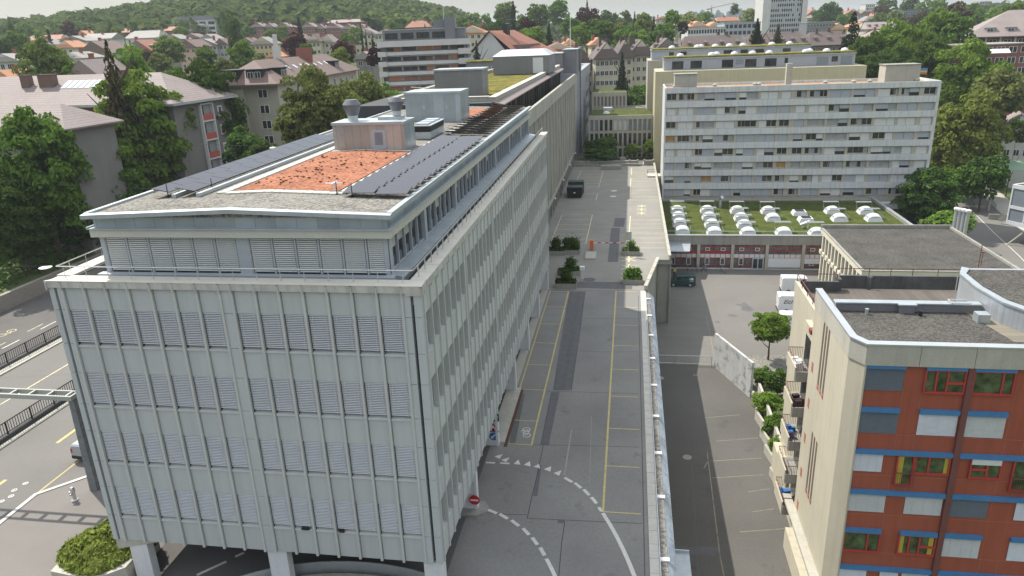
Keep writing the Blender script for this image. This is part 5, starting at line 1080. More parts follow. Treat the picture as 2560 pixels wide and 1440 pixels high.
# ------------------------------------------------------------------ lane walls, gate, hedge wall
def wallrun(b, p, q, t, z0, z1):
    d = np.array([q[0]-p[0], q[1]-p[1]]); d /= np.linalg.norm(d); n = np.array([-d[1], d[0]])*t/2
    b.prism([(p[0]+n[0], p[1]+n[1]), (q[0]+n[0], q[1]+n[1]), (q[0]-n[0], q[1]-n[1]), (p[0]-n[0], p[1]-n[1])], z0, z1)
M['graffiti_wall'] = mat('blackened_white_wall', (.50, .51, .51), .85, var=.1, scale=.7, var2=.12, scale2=16, streak=.2, stain=((.10, .10, .10), .85, .9, .52))
b = MB(); wallrun(b, (10.55, 83.6), (13.65, 75.5), .28, -9, -4.75); b.top('yard_wall', M['graffiti_wall'], 'tall stained white wall between the lane and the gravel yard', 'wall')
b = MB(); ya = 74.9
segs = [((13.75, 75.0), (14.0, 71.0)), ((13.45, 70.8), (13.95, 67.6)), ((13.4, 67.3), (13.85, 64.6)), ((13.3, 64.2), (13.75, 61.6)), ((13.15, 60.4), (13.6, 57.6))]
for i, (p, q) in enumerate(segs): wallrun(b, p, q, .22, -9, -7.9-.06*i)
wallrun(b, (14.35, 75), (14.45, 62.5), .25, -9, -6.9)
b.top('planter_wall', M['conc_pale'], 'staggered low concrete slabs edging the shrub bed beside the lane', 'wall')
t = thing('wire_gate', (6.5, 83.45, -9), 'low wire mesh gate across the lane below the deck wall', 'gate'); b = MB(); a0, a1 = (3.2, 83.45), (10.2, 83.45)
for z in (-8.75, -7.75): b.tube((*a0, z), (*a1, z), .035, n=5)
for x in (3.2, 5.9, 10.2): b.tube((x, 83.45, -9), (x, 83.45, -7.7), .045, n=5)
b.build('frame', M['alu'], t); b = MB()
for i in range(36): x = 3.3+i*.195; b.box(x, 83.445, -8.75, x+.012, 83.455, -7.75)
for i in range(5): z = -8.6+i*.2; b.box(3.2, 83.44, z, 10.2, 83.444, z+.012)
b.build('mesh', M['steel'], t)
b = MB(); b.box(3.5, 28, -9, 5.4, 33, -5.6); b.build('shed_body', M['greymetal'], None) if False else None
b = MB(); c = atz(1690, 1395, -5.4); b.box(c[0]-.9, c[1]-3, -9, c[0]+.85, c[1]+.6, -5.5); b2 = MB(); b2.box(c[0]-1.0, c[1]-3.1, -5.499, c[0]+.95, c[1]+.7, -5.38)
t = thing('lane_shelter', (c[0], c[1], -9), 'small grey shelter with pale metal edge in the lane at the bottom of the picture', 'shelter'); b.build('wall', M['greymetal'], t); b2.build('roof', M['zincp'], t)
b = MB(); b.box(c[0]-1.02, c[1]-3.1, -5.379, c[0]-.94, c[1]+.7, -5.2); b.box(c[0]-1.02, c[1]+.62, -5.3789, c[0]+.95, c[1]+.7, -5.2); b.build('rim', M['alu'], t)
# ------------------------------------------------------------------ stone garden wall, railings of the underpass, gantry, street lamp
b = MB(); b.box(-76.65, -40, -.1, -76.05, 170, 1.95)
M['rubble'] = (lambda: (lambda m, t, bs: (t.links.new(mix(t, rng(t, (lambda v: (t.links.new(mapped(t, N(t, 'ShaderNodeTexCoord').outputs['Object'], (1, .9, 2.2)), v.inputs['Vector']), v.outputs['Distance'])[1])(N(t, 'ShaderNodeTexVoronoi', feature='DISTANCE_TO_EDGE')), 0, .1), (.10, .09, .08), (.36, .33, .28)), bs.inputs['Base Color']), bs.inputs['Roughness'].__setattr__('default_value', .95), m)[2])(*newmat('rubble_stone')))()
b.top('stone_wall', M['rubble'], 'rough stone retaining wall below the garden trees on the left', 'wall')
def street_rail(x, label):
    t = thing('street_railing', (x, 60, 0), label, 'railing', None); b = MB(); b.box(x-.2, 20, 0, x+.2, 150, .35); b.build('base', M['conc_dark'], t)
    b = MB(); b.tube((x, 20, 1.42), (x, 150, 1.42), .05); b.tube((x, 20, .5), (x, 150, .5), .035)
    for y in np.arange(20, 150, 2.6): b.box(x-.05, y, .35, x+.05, y+.1, 1.42)
    b.build('frame', M['black'], t); b = MB()
    for y in np.arange(20, 120, .26): b.box(x-.012, y, .5, x+.012, y+.05, 1.4)
    o = b.build('baluster', M['black'], t); o['kind'] = 'stuff'
street_rail(-62.2, 'dark iron railing on a low wall between the two carriageways, farther one'); street_rail(-50.4, 'dark iron railing on a low wall beside the near street, closer one')
b = MB(); b.box(-61.98, 20, 0, -61.0, 150, .12); b.box(-49.9, 20, 0, -49.5, 150, .1); b.struct('kerbstone', M['conc_pale'])
gp = atz(240, 1222, 0); gt = aty(187, 995, gp[1])
t = thing('sign_gantry', (gp[0], gp[1], 0), 'grey steel gantry with a ladder-like beam over the street at the left', 'gantry')
b = MB(); b.hexa([(gp[0]-.3, gp[1]-.25, 0), (gp[0]+.3, gp[1]-.25, 0), (gp[0]+.3, gp[1]+.25, 0), (gp[0]-.3, gp[1]+.25, 0)], [(gp[0]-.2, gp[1]-.18, gt[2]), (gp[0]+.2, gp[1]-.18, gt[2]), (gp[0]+.2, gp[1]+.18, gt[2]), (gp[0]-.2, gp[1]+.18, gt[2])]); b.build('pole', mat('scribbled_grey_pole', (.17, .19, .20), .6, var=.3, scale=3), t)
b = MB(); z = gt[2]; y = gp[1]; xe = gp[0]-26
for dy in (-.45, .35): b.box(xe, y+dy, z, gp[0]+.3, y+dy+.13, z+.32)
b.box(gp[0]+.17, y-.319, z, gp[0]+.3, y+.349, z+.32)
for i in range(18): b.box(gp[0]-.3-i*1.45, y-.319, z+.02, gp[0]-.14-i*1.45, y+.349, z+.3)
b.build('beam', mat('pale_steel_beam', (.36, .38, .35), .6, var=.1), t)
c = atd(113, 667, 74); t = thing('street_lamp', (c[0], c[1], c[2]-.15), 'flat white lamp hanging on a wire over the side road', 'lamp'); b = MB(); b.lathe((c[0], c[1], c[2]-.15), [(0, 0), (.6, .03), (.62, .1), (.2, .22), (0, .24)], 16); b.build('lamp_head', M['signwhite'], t); b = MB(); b.tube((c[0]-30, c[1]-6, c[2]+1.0), (c[0], c[1], c[2]+.1), .02, n=4); b.tube((c[0], c[1], c[2]+.1), (c[0]+45, c[1]+8, c[2]+2), .02, n=4); b.build('wire', M['black'], t)
for px, py, d in [(243, 502, 86), (560, 472, 105)]:
    c = atd(px, py-125 if px < 300 else py-100, d)
for px, py, d, lab in [(394, 478, 92, 'small white lamp hanging in front of the dark firs behind the roof'), (683, 371, 112, 'small white lamp hanging beside the beige house'), (861, 299, 118, 'small white lamp hanging in front of the olive green trees')]:
    c = atd(px, py, d); t = thing('street_lamp', c, lab, 'lamp'); b = MB(); b.lathe(c, [(0, 0), (.55, .03), (.58, .12), (.15, .25), (0, .27)], 14); b.build('lamp_head', M['signwhite'], t); b = MB(); b.tube(c+np.array([-14, 0, .9]), c+np.array([0, 0, .25]), .02, n=4); b.tube(c+np.array([0, 0, .25]), c+np.array([14, 0, .9]), .02, n=4); b.build('wire', M['black'], t)
h = atz(188, 1251, 0); t = thing('fire_hydrant', (h[0], h[1], 0), 'silver fire hydrant standing alone on the pale pavement', 'hydrant'); b = MB(); b.lathe((h[0], h[1], 0), [(.24, 0), (.24, .08), (.13, .14), (.12, .7), (.16, .74), (.16, .95), (.10, 1.08), (0, 1.12)], 14); b.build('body', M['steel'], t, True); b = MB(); b.tube((h[0]-.32, h[1], .62), (h[0]-.1, h[1], .62), .09, n=10); b.tube((h[0], h[1]-.3, .6), (h[0], h[1]-.1, .6), .08, n=10); b.build('outlet', M['steel'], t)
# ------------------------------------------------------------------ houses
def lb(b, name, m, parent): return addobj(name, b.mesh(name, m), parent)
def roofmesh(x0, y0, x1, y1, ze, zr, hip, ov=.7, th=.22, axis=None):
    b = MB(); X0, X1, Y0, Y1 = x0-ov, x1+ov, y0-ov, y1+ov
    if axis is None: axis = 'x' if (x1-x0) >= (y1-y0) else 'y'
    if axis == 'x': ins = hip*(Y1-Y0)/2; ym = (Y0+Y1)/2; r0, r1 = (X0+ins, ym, zr), (X1-ins, ym, zr)
    else: ins = hip*(X1-X0)/2; xm = (X0+X1)/2; r0, r1 = (xm, Y0+ins, zr), (xm, Y1-ins, zr)
    c = [(X0, Y0, ze), (X1, Y0, ze), (X1, Y1, ze), (X0, Y1, ze)]
    if axis == 'x': b.face([c[0], c[1], r1, r0]); b.face([c[2], c[3], r0, r1]); b.face([c[3], c[0], r0]); b.face([c[1], c[2], r1])
    else: b.face([c[1], c[2], r1, r0]); b.face([c[3], c[0], r0, r1]); b.face([c[0], c[1], r0]); b.face([c[2], c[3], r1])
    for i in range(4): p, q = c[i], c[(i+1) % 4]; b.face([(p[0], p[1], ze-th), (q[0], q[1], ze-th), q, p])
    b.face([(p[0], p[1], ze-th) for p in c[::-1]]); return b
wu = MB(); wu.mi = 0; wu.box(.06, -.02, .05, .94, .02, .95); wu.mi = 1
for bx in ((0, -.05, 0, .06, .02, 1), (.94, -.05, 0, 1, .02, 1), (.06, -.05, 0, .94, .02, .05), (.06, -.05, .95, .94, .02, 1), (.47, -.05, .05, .53, .0, .95)): wu.box(*bx)
win_me = wu.mesh('window', [M['glass'], M['signwhite']]); 
wd = MB(); wd.mi = 0; wd.box(0, -.03, 0, 1, .02, 1); wind_me = wd.mesh('window', [M['glass']])
def wput(parent, x, y, z, w, h, rz=0, me=None):
    o = addobj('window', me or win_me, parent, (x, y, z)); o.rotation_euler.z = rz; o.scale = (w, 1, h); return o
def place(name, P, yaw, label, cat, group=None): return thing(name, (P[0], P[1], ground(P[0], P[1])), label, cat, group, yaw)
def house(px0, px1, pe, pr, d, dep, wall, roof, hip, fl, nc, label, yaw=None, chim=1, dorm=0, axis=None, win=True, ov=.7, cat='house', gabwall=None, me=None, side=0):
    a, c = atd(px0, pe, d), atd(px1, pe, d); mid = (a+c)/2; w = np.linalg.norm((c-a)[:2]); ze = mid[2]; zr = atd((px0+px1)/2, pr, d+dep/2)[2]
    yw = math.atan2(c[1]-a[1], c[0]-a[0]) if yaw is None else math.radians(yaw)
    t = place('house' if cat == 'house' else cat.replace(' ', '_'), mid, yw, label, cat); g = t.location.z; ze -= g; zr -= g; ze = max(ze, 3.0); zr = max(zr, ze+.3)
    b = MB(); b.box(-w/2, 0, -2, w/2, dep, ze)
    ax = axis or ('x' if w >= dep else 'y')
    if hip < 1:
        if ax == 'x':
            for x in (-w/2, w/2): b.face([(x, 0, ze), (x, dep, ze), (x, dep/2, zr-.25)])
        else:
            for y in (-.001, dep): b.face([(-w/2, y, ze), (w/2, y, ze), (0, y, zr-.25)])
    lb(b, 'wall', M[wall], t); ro = lb(roofmesh(-w/2, 0, w/2, dep, ze, zr, hip, ov, axis=ax), 'roof', M[roof], t)
    R = random.Random(label)
    for i in range(chim):
        x = R.uniform(-w*.35, w*.35); q = MB(); y = dep/2+R.uniform(-1, 1); q.box(x-.45, y-.35, (ze+zr)/2, x+.45, y+.35, zr+1.0); q.box(x-.55, y-.45, zr+1.0, x+.55, y+.45, zr+1.15); lb(q, 'chimney', M['brickred'] if roof != 'tile_dark' else M['tile_dark'], ro)
    if win:
        h = min(2.95, ze/max(fl, 1)); 
        for f in range(fl):
            for i in range(nc): wput(t, -w/2+(i+.5)*w/nc-.6, -.01, ze-h*(f+1)+.75, 1.2, 1.45, 0, me)
            if side:
                for i in range(max(1, int(dep/4))):
                    if side > 0: wput(t, w/2+.01, (i+.5)*dep/max(1, int(dep/4))-.6, ze-h*(f+1)+.75, 1.2, 1.45, math.pi/2, me)
                    else: wput(t, -w/2-.01, (i+.5)*dep/max(1, int(dep/4))+.6, ze-h*(f+1)+.75, 1.2, 1.45, -math.pi/2, me)
    for i in range(dorm):
        x = -w/2+(i+.5)*w/dorm; y = dep*.16 if ax == 'x' else dep*.2; zz = ze+(zr-ze)*.30; q = MB(); q.box(x-.75, y-.2, zz-.3, x+.75, y+2.2, zz+1.35); q.face([(x-1, y-.4, zz+1.36), (x+1, y-.4, zz+1.36), (x, y+2.4, zz+2.0)]); do = lb(q, 'dormer', M[roof], ro)
        wput(do, x-.5, y-.24, zz-.05, 1.0, 1.2)
    return t
M['chim'] = mat('brown_chimney', (.17, .105, .09), .8, var=.06); M['loggia'] = mat('loggia_back_wall', (.30, .31, .32), .9)
# --- grey and red apartment house at the left
P1, P2, P0 = atd(430, 258, 119), atd(587, 238, 132), atd(0, 264, 128.5)
yw = math.atan2(P1[1]-P0[1], P1[0]-P0[0]); zE = P1[2]
t = thing('apartment_house', (P1[0], P1[1], ground(P1[0], P1[1])), 'grey apartment house with mauve hipped roof, red wall panel and red balconies', 'apartment house', None, yw)
g = t.location.z; ze = zE-g; w = 52; dep = float(np.dot((P2-P1)[:2], [-math.sin(yw), math.cos(yw)])); dep = max(dep, 13.5); zr = ze+4.6
b = MB(); b.box(-w, 0, -1, 0, dep, ze-.2); lb(b, 'wall', M['render_grey'], t)
ro = lb(roofmesh(-w, 0, 0, dep, ze, zr, 1.0, 1.1, .3), 'roof', M['tile_mauve'], t)
lb((lambda q: (q.box(-w-1.15, -1.22, ze-.38, 1.2, -1.12, ze-.1), q.box(1.12, -1.1, ze-.38, 1.22, dep+1.1, ze-.1), q)[2])(MB()), 'gutter', M['zincp'], t)
rp_ = lambda y: ze+4.6*(y+1.1)/(dep/2+1.1)
for x, s in [(-34.5, 1.8), (-30.5, 3.3), (-13.6, 1.5), (-12.0, 1.8)]:
    y = dep*.30 if x > -14 else dep*.26; q = MB(); z = rp_(y); q.box(x, y, z-.8, x+s, y+1.1, z+2.1); q.box(x-.1, y-.1, z+2.1, x+s+.1, y+1.2, z+2.25); lb(q, 'chimney', M['chim'], ro)
q = MB()
for i in range(7): x = -25.6+i*1.3; q.face([(x, 3.4, rp_(3.4)+.08), (x+1.08, 3.4, rp_(3.4)+.08), (x+1.08, 5.6, rp_(5.6)+.08), (x, 5.6, rp_(5.6)+.08)])
lb(q, 'roof_window', mat('bright_roof_glass', (.60, .66, .70), .15, var=.05), ro)
q = MB(); q.box(-20.9, -.06, ze-14, -15.0, -.003, ze-.8); lb(q, 'red_panel', M['redwall'], t)
q = MB(); q.box(-22.3, -.5, ze-14, -20.95, -.002, ze-.9); q.box(-25.6, -.5, ze-1.15, -22.3, -.002, ze-.9); q.box(-14.95, -.07, ze-14, -14.8, -.001, ze-.8); lb(q, 'white_frame', M['white'], t)
for f in range(4):
    q = MB(); q.box(-25.3, -.04, ze-3.6-3.3*f, -22.4, -.001, ze-1.3-3.3*f); lb(q, 'loggia_glazing', M['glass'], t)
    for x in (-49, -45, -41, -37, -33, -29, -12, -8.3, -4.4): wput(t, x, -.02, ze-3.4-3.3*f, 1.4, 1.6)
    z = ze-3.5-3.24*f
    q = MB(); q.box(.0, dep*.42, z-.2, .05, dep*.42+3.0, z+2.75); lo = lb(q, 'loggia', M['loggia'], t)
    q = MB(); q.box(.055, dep*.42+.1, z+.2, .06, dep*.42+1.1, z+2.5); lb(q, 'loggia_window', M['glass'], lo)
    q = MB(); q.box(.1, dep*.42+.1, z-.05, .5, dep*.42+2.9, z+.95); lb(q, 'balcony_front', mat('salmon_red_balcony', (.46, .10, .075), .6, var=.06), lo)
    q = MB(); q.box(.0, dep*.42, z-.3, .55, dep*.42+3, z-.06); lb(q, 'balcony_slab', M['white'], lo)
    y = dep*.75; q = MB(); q.box(.0, y, z+.2, .14, y+1.15, z+2.0); wfm = lb(q, 'window', M['signwhite'], t); q = MB(); q.box(.145, y+.2, z+.4, .15, y+.95, z+1.8); lb(q, 'pane', M['glass'], wfm)
q = MB(); 
for y0, y1 in ((dep*.42-.2, dep*.42), (dep*.42+3, dep*.42+3.2)): q.box(0, y0, ze-13.5, .6, y1, ze-.7)
q.box(0, dep*.42-.2, ze-.9, .6, dep*.42+3.2, ze-.7); lb(q, 'loggia_frame', M['white'], t)
# its lower neighbour whose roof corner peeks out of the maple
P1 = atd(172, 322, 100); t = thing('apartment_house', (P1[0], P1[1], ground(P1[0], P1[1])), 'mauve tiled roof corner peeking out behind the big maple at the left', 'apartment house', None, yw)
g = t.location.z; ze = P1[2]-g; b = MB(); b.box(-24, 0.6, -1, -1, 9, ze-.2); lb(b, 'wall', M['render_grey'], t); lb(roofmesh(-24, 0, -.7, 9.4, ze, ze+3, 1.0, .7, .25), 'roof', M['tile_mauve'], t)
for i in range(4): wput(t, -22+i*5, .58, ze-3, 1.3, 1.5)
# --- beige apartment house with corner and dormers
P1, P2 = atd(692, 208, 139), atd(890, 170, 190); a2 = math.atan2(P2[1]-P1[1], P2[0]-P1[0]); yw2 = a2-math.pi/2; L = np.linalg.norm((P2-P1)[:2])
t = thing('apartment_house', (P1[0], P1[1], ground(P1[0], P1[1])), 'beige apartment house with brown hipped roof, dark dormers and a tall pale chimney', 'apartment house', None, yw2)
g = t.location.z; ze = P1[2]-g; b = MB(); b.box(-11.5, 0, -1, 0, L, ze-.2); b.box(-11.5, -1.2, -1, -6.4, 0, ze-.2); lb(b, 'wall', M['render_beige'], t)
ro = lb(roofmesh(-11.8, -1.0, 0, L, ze, ze+4.2, 1.0, .9, .3, axis='y'), 'roof', M['tile_brown'], t)
for x, y, rz in [(-8.8, -1.0, 0), (-4.2, -.6, 0), (-.5, 7, 90), (-.5, 42, 90)]:
    q = MB(); q.box(-1.6, .6, .6, 1.6, 5, 2.5); q.box(-1.8, .3, 2.5, 1.8, 5.2, 2.7); d = lb(q, 'dormer', M['black'], ro); d.location = (x, y, ze); d.rotation_euler.z = math.radians(rz)
    for k in (-1.3, .1): wput(d, k, .57, .9, 1.15, 1.3)
q = MB(); q.box(-6.8, 17, ze+2.5, -5.5, 18.2, ze+6.6); q.box(-6.5, 17.2, ze+6.6, -5.8, 18.0, ze+9.0); lb(q, 'flue', M['render_white'], ro)
q = MB(); q.box(-6.5, 30, ze+2.5, -3.2, 31.2, ze+6.0); lb(q, 'chimney', M['brickred'], ro)
for i in range(7): q = MB(); y = 14+i*4.1; xx = -2.4; z = ze+4.2*(.9-xx)/(6.8); q.face([(xx, y, z+.07), (xx, y+1, z+.07), (xx-1.0, y+1, z+.72), (xx-1.0, y, z+.72)]); lb(q, 'roof_window', M['signwhite'], ro)
for f in range(5):
    z = ze-2.65-2.9*f; wput(t, -10.6, -1.22, z, 1.9, 1.6); wput(t, -4.0, -.02, z, 1.9, 1.6)
    for i in range(10): wput(t, .02, 5+i*4.9, z, 1.5, 1.5, math.pi/2)
for f in range(4):
    q = MB(); q.box(.0, 24, ze-3-2.9*f, 1.3, 28, ze-2.0-2.9*f); lb(q, 'balcony', M['render_white'], t)
# --- tower with orange shutters
d0 = 200; A, B_ = atd(941, 103, d0), atd(1173, 92, d0); yw3 = math.atan2(B_[1]-A[1], B_[0]-A[0]); w = np.linalg.norm((B_-A)[:2])
t = thing('apartment_tower', (A[0], A[1], ground(A[0], A[1])), 'apartment tower with white balcony bands and orange brown shutters', 'apartment tower', None, yw3); g = t.location.z
zt = [atd(941, 103+25.6*k, d0)[2]-g for k in range(7)]; st = zt[0]-zt[1]
b = MB(); b.box(.8, 1.6, -1, w-.6, 15, zt[0]); lb(b, 'wall', M['greymetal'], t)
b = MB()
for k in range(7):
    z = zt[k]-.15
    if k == 0: b.box(0, 0, z-1.55, w, 1.5, z)
    else: b.box(2.2, .6, z-1.15, w-3.2, 1.5, z-.25); b.box(0, 0, z-1.35, 2.2, 1.5, z-.1); b.box(w-3.2, 0, z-1.35, w, 1.5, z+.15)
    b.box(0, 1.49, z-1.5, w, 14, z-1.3)
lb(b, 'balcony_band', M['render_white'], t)
b = MB(); b.box(1.5, 2.2, zt[0]-.2, w-1.3, 14, zt[0]+2.6); b.box(w-6.6, .8, zt[0]-.8, w-3.8, 9, zt[0]+5.6); b.box(w-9.8, 3, zt[0]+2.6, w-6.6, 10, zt[0]+5.0); lb(b, 'roof_storey', M['greymetal'], t)
b = MB(); b.tube((w-6.9, 4, zt[0]+2.6), (w-6.9, 4, zt[0]+8.3), .16); lb(b, 'flue', M['alu'], t)
b = MB(); b.box(1.2, 2.0, zt[0]+2.6, w-1.2, 14.2, zt[0]+2.8); lb(b, 'roof', M['zincp'], t)
for i in range(4): q = MB(); x = 2.1+i*(w-8)/4; q.box(x, 2.12, zt[0]+.3, x+(w-8)/4-.8, 2.19, zt[0]+1.9); lb(q, 'window', M['glass'], t)
OR = [mat('orange_shutter', (.42, .165, .065), .7, var=.10, scale=1.5), mat('dull_orange_shutter', (.27, .12, .075), .7, var=.1, scale=1.5), mat('brown_shutter', (.13, .065, .05), .7, var=.1)]
pat = ['g0gg001', 'gg2g20', 'ggg110', 'ggg120', '1111ggg', '111ggg', '11ggg']
for k in range(6):
    n = 5; cw = (w-3.4)/n
    pk = ['gA g OO gO gB'.split(), 'g g gR RR OO'.split(), 'g g gO Rr OO'.split(), 'DD RR RR gg gg'.split(), 'OR RR RR gg gg'.split(), 'RR gg gg gg gg'.split()][k] if k < 6 else []
    pk = [['g', 'go'], ['g', 'g'], ['o', 'o'], ['o', 'g'], ['b', 'd']] if k == 0 else [['g', 'g'], ['g', 'g'], ['g', 'b'], ['b', 'b'], ['o', 'd']] if k == 1 else [['g', 'g'], ['g', 'g'], ['g', 'o'], ['b', 'b'], ['o', 'd']] if k == 2 else [['o', 'o'], ['r', 'r'], ['r', 'r'], ['r', 'b'], ['g', 'd']] if k == 3 else [['r', 'r'], ['r', 'r'], ['g', 'g'], ['g', 'g'], ['g', 'g']]
    for i in range(n):
        for j, c in enumerate(pk[i]):
            x0 = 2.3+i*cw+j*(cw-.5)/2; x1 = x0+(cw-.5)/2-.05; q = MB(); q.box(x0, 1.48, zt[k+1]-.1 if k < 6 else 0, x1, 1.59, zt[k]-1.7); lb(q, 'shutter' if c in 'orb' or c == 'go' else 'window', {'g': M['glass'], 'o': OR[0], 'go': OR[0], 'r': OR[1], 'b': OR[2], 'd': M['dark']}[c], t)
        q = MB(); q.box(2.3+(i+1)*cw-.55, 1.40, zt[k+1]-.1, 2.3+(i+1)*cw-.1, 1.6, zt[k]-1.7); lb(q, 'pier', M['conc'], t)
    q = MB(); q.box(.9, 1.5, zt[k+1]-.05, 2.2, 1.59, zt[k]-1.7); lb(q, 'window', M['glass2'], t)
# --- low grey block with white cross window beside it
a = atd(1168, 178, 190); t = place('office_annex', a, yw3, 'low grey annex with a white cross window left of the glazed roof hut', 'building'); g = t.location.z; ze = atd(1168, 156, 190)[2]-g
b = MB(); b.box(0, 0, -1, 16, 12, ze); lb(b, 'wall', M['render_grey'], t); b = MB(); b.box(-.3, -.3, ze, 16.3, 12.3, ze+.25); lb(b, 'roof', M['sedum'], t); wput(t, 6.3, -.02, ze-3.2, 2.1, 2.0)
for i in range(4): q = MB(); q.box(.6+i*1.3, -.03, ze-3.4, 1.7+i*1.3, 0, ze-1.0); lb(q, 'window', M['blind_dark'], t)
# --- large gabled house with steep red brown roof
A = atd(1176, 150, 235); t = place('gabled_house', A, math.radians(-12), 'big white gabled house with steep red brown roof and rows of dormers', 'house'); g = t.location.z
zr = atd(1262, 76, 250)[2]-g; ze = atd(1190, 146, 235)[2]-g+1.0; w = 24
b = MB(); b.box(0, 0, -2, w*.55, 30, ze); b.face([(0, 0, ze), (w*.55, 0, ze), (w*.30, 0, zr-.3)]); lb(b, 'wall', M['render_white'], t)
b = MB(); b.face([(w*.30, -.8, zr), (w*.30, 22, zr), (-.8, 31, ze), (-.8, -.8, ze)]); b.face([(w*.30, -.8, zr), (w*.75, -.8, ze-1.5), (w*.92, 31, ze-1.5), (w*.30, 22, zr)]); b.face([(w*.3, 22, zr), (w*.92, 31, ze-1.5), (-.8, 31, ze)]); ro = lb(b, 'roof', M['tile_red'], t)
for i in range(8): q = MB(); y = 3+i*2.6; x = w*.62; q.box(x-1.4, y, ze+1.2, x+1.2, y+1.3, ze+2.7); lb(q, 'dormer', M['tile_brown'], ro)
q = MB(); q.box(w*.34, 9, zr-2, w*.40, 11.5, zr+2); lb(q, 'chimney', M['black'], ro)
# --- mansard apartment row
def mansard(px0, px1, pe, pr, d, dep, wall, label, fl, nc, dorm, balc=()):
    t = house(px0, px1, pe, pr, d, dep, wall, 'tile_dark', .35, fl, nc, label, chim=2, dorm=dorm, cat='mansard house', ov=.9)
    return t
mansard(1489, 1545, 146, 104, 228, 16, 'render_cream', 'cream corner block with dark mansard roof and large dormer, left of the spruce', 5, 5, 2)
mansard(1545, 1582, 144, 100, 233, 14, 'render_cream', 'narrow cream block with dark mansard roof just behind the spruce', 5, 2, 1)
mansard(1575, 1633, 137, 98, 238, 14, 'render_cream', 'cream block with dark mansard roof and stacked balconies right of the spruce', 5, 4, 2)
mansard(1633, 1706, 132, 94, 246, 14, 'render_grey', 'dark mansard row house with three small dormers above the planted roofs', 4, 4, 3)
mansard(1708, 1868, 126, 88, 256, 14, 'render_grey', 'long dark mansard row with four dormers below the white office building', 4, 8, 4)
mansard(1872, 2025, 118, 82, 268, 14, 'render_grey', 'long dark mansard row partly hidden by the two firs', 4, 8, 6)
mansard(2027, 2128, 112, 78, 280, 14, 'render_grey', 'end of the dark mansard row with green grey wall and three dormers', 4, 6, 3)
house(1420, 1485, 175, 115, 240, 14, 'render_cream', 'tile_dark', 0, 3, 3, 'brown gabled roof right behind the grey stair core', axis='y', chim=1)
# --- houses among the trees, left
house(-40, 48, 154, 134, 215, 14, 'render_white', 'tile_grey', .2, 2, 5, 'pale house with grey roof at the left edge of the picture')
house(-30, 32, 204, 174, 165, 12, 'render_cream', 'tile_orange', .3, 1, 4, 'house with orange roof at the left edge behind the grey apartment house')
house(152, 214, 103, 90, 330, 13, 'render_white', 'tile_grey', 0, 2, 6, 'long grey roofed row house in front of the purple beech')
house(208, 277, 97, 84, 360, 13, 'render_white', 'tile_grey', 0, 2, 6, 'long grey roofed row house right of the one below the purple beech')
house(84, 124, 112, 98, 330, 12, 'render_cream', 'tile_grey', .2, 2, 3, 'pale house with grey roof left of the dark cedar')
house(140, 182, 119, 102, 290, 12, 'render_cream', 'tile_orange', .4, 1, 3, 'low house with orange red roof below the long grey roofs')
house(197, 276, 134, 103, 262, 16, 'render_white', 'tile_brown', 0, 2, 4, 'brown roofed house with a pale gable at the left', side=-1)
house(302, 386, 134, 100, 270, 15, 'render_grey', 'tile_red', .2, 1, 4, 'house with a red brown roof and round dormers left of the yellow green birch', dorm=3)
house(312, 396, 95, 77, 385, 16, 'render_white', 'tile_grey', .3, 1, 4, 'house with wide grey hipped roof in front of the long red brown roof')
house(300, 436, 79, 69, 440, 14, 'brickred', 'tile_red', .1, 1, 8, 'long low red brown roof at the foot of the wooded hill')
house(190, 217, 87, 77, 420, 12, 'render_cream', 'tile_orange', .3, 1, 2, 'small orange roof right of the purple beech')
house(146, 204, 146, 130, 240, 14, 'render_white', 'tile_grey', .5, 1, 3, 'grey hipped roof just above the mauve gable roof')
house(176, 246, 192, 148, 150, 13, 'render_white', 'tile_mauve', 0, 1, 3, 'house with sunlit mauve tiled gable roof behind the grey apartment house', axis='y')
house(60, 150, 100, 88, 360, 12, 'render_cream', 'tile_red', .3, 1, 5, 'low red roofs left behind the dark cedar')
house(447, 489, 118, 99, 300, 16, 'render_pink', 'tile_brown', 0, 3, 3, 'pink gabled house with brown trim', axis='y')
house(483, 540, 112, 97, 320, 14, 'render_bluegrey', 'tile_grey', 0, 3, 6, 'blue grey apartment row with three storeys beside the pink gabled house')
house(538, 566, 110, 96, 322, 14, 'render_bluegrey', 'tile_brown', 0, 3, 3, 'bluish end house of the row in front of the tall poplar')
house(627, 680, 110, 92, 330, 13, 'render_yellow', 'tile_grey', .3, 3, 5, 'yellow apartment house with grey roof')
house(600, 628, 106, 94, 335, 13, 'render_cream', 'tile_brown', .2, 3, 2, 'cream house with brown roof between the poplar and the yellow house')
house(668, 702, 142, 130, 250, 10, 'render_cream', 'tile_orange', .3, 1, 2, 'small salmon roofed house below the yellow house')
house(410, 450, 98, 86, 350, 12, 'render_grey', 'tile_grey', .2, 1, 3, 'grey roof right below the white modern building')
house(452, 500, 95, 84, 372, 12, 'render_grey', 'tile_brown', .2, 1, 4, 'brown grey roof just right below the white modern building')
house(500, 535, 97, 85, 350, 12, 'render_white', 'tile_grey', .1, 1, 3, 'grey roof left of the tall poplar')
for i, (p0, p1, pe, pr, d, lab) in enumerate([(627, 658, 67, 57, 430, 'left end house'), (660, 684, 68, 58, 432, 'second house from the left end'), (686, 728, 68, 57, 434, 'third house, in front of the dark sequoia'), (756, 786, 68, 57, 436, 'house just right of the dark sequoia'), (788, 812, 72, 60, 440, 'house above the cream villa'), (814, 852, 70, 58, 440, 'middle house with a white gable'), (854, 886, 72, 60, 430, 'house above the pale willow'), (888, 918, 74, 60, 420, 'house right of the pale willow'), (818, 900, 56, 49, 460, 'upper back row')]):
    house(p0, p1, pe, pr, d, 13, 'brickred', 'tile_mauve', .3, 2, 4, 'red brick terrace house below the wooded hill, '+lab, cat='terrace house', chim=2)
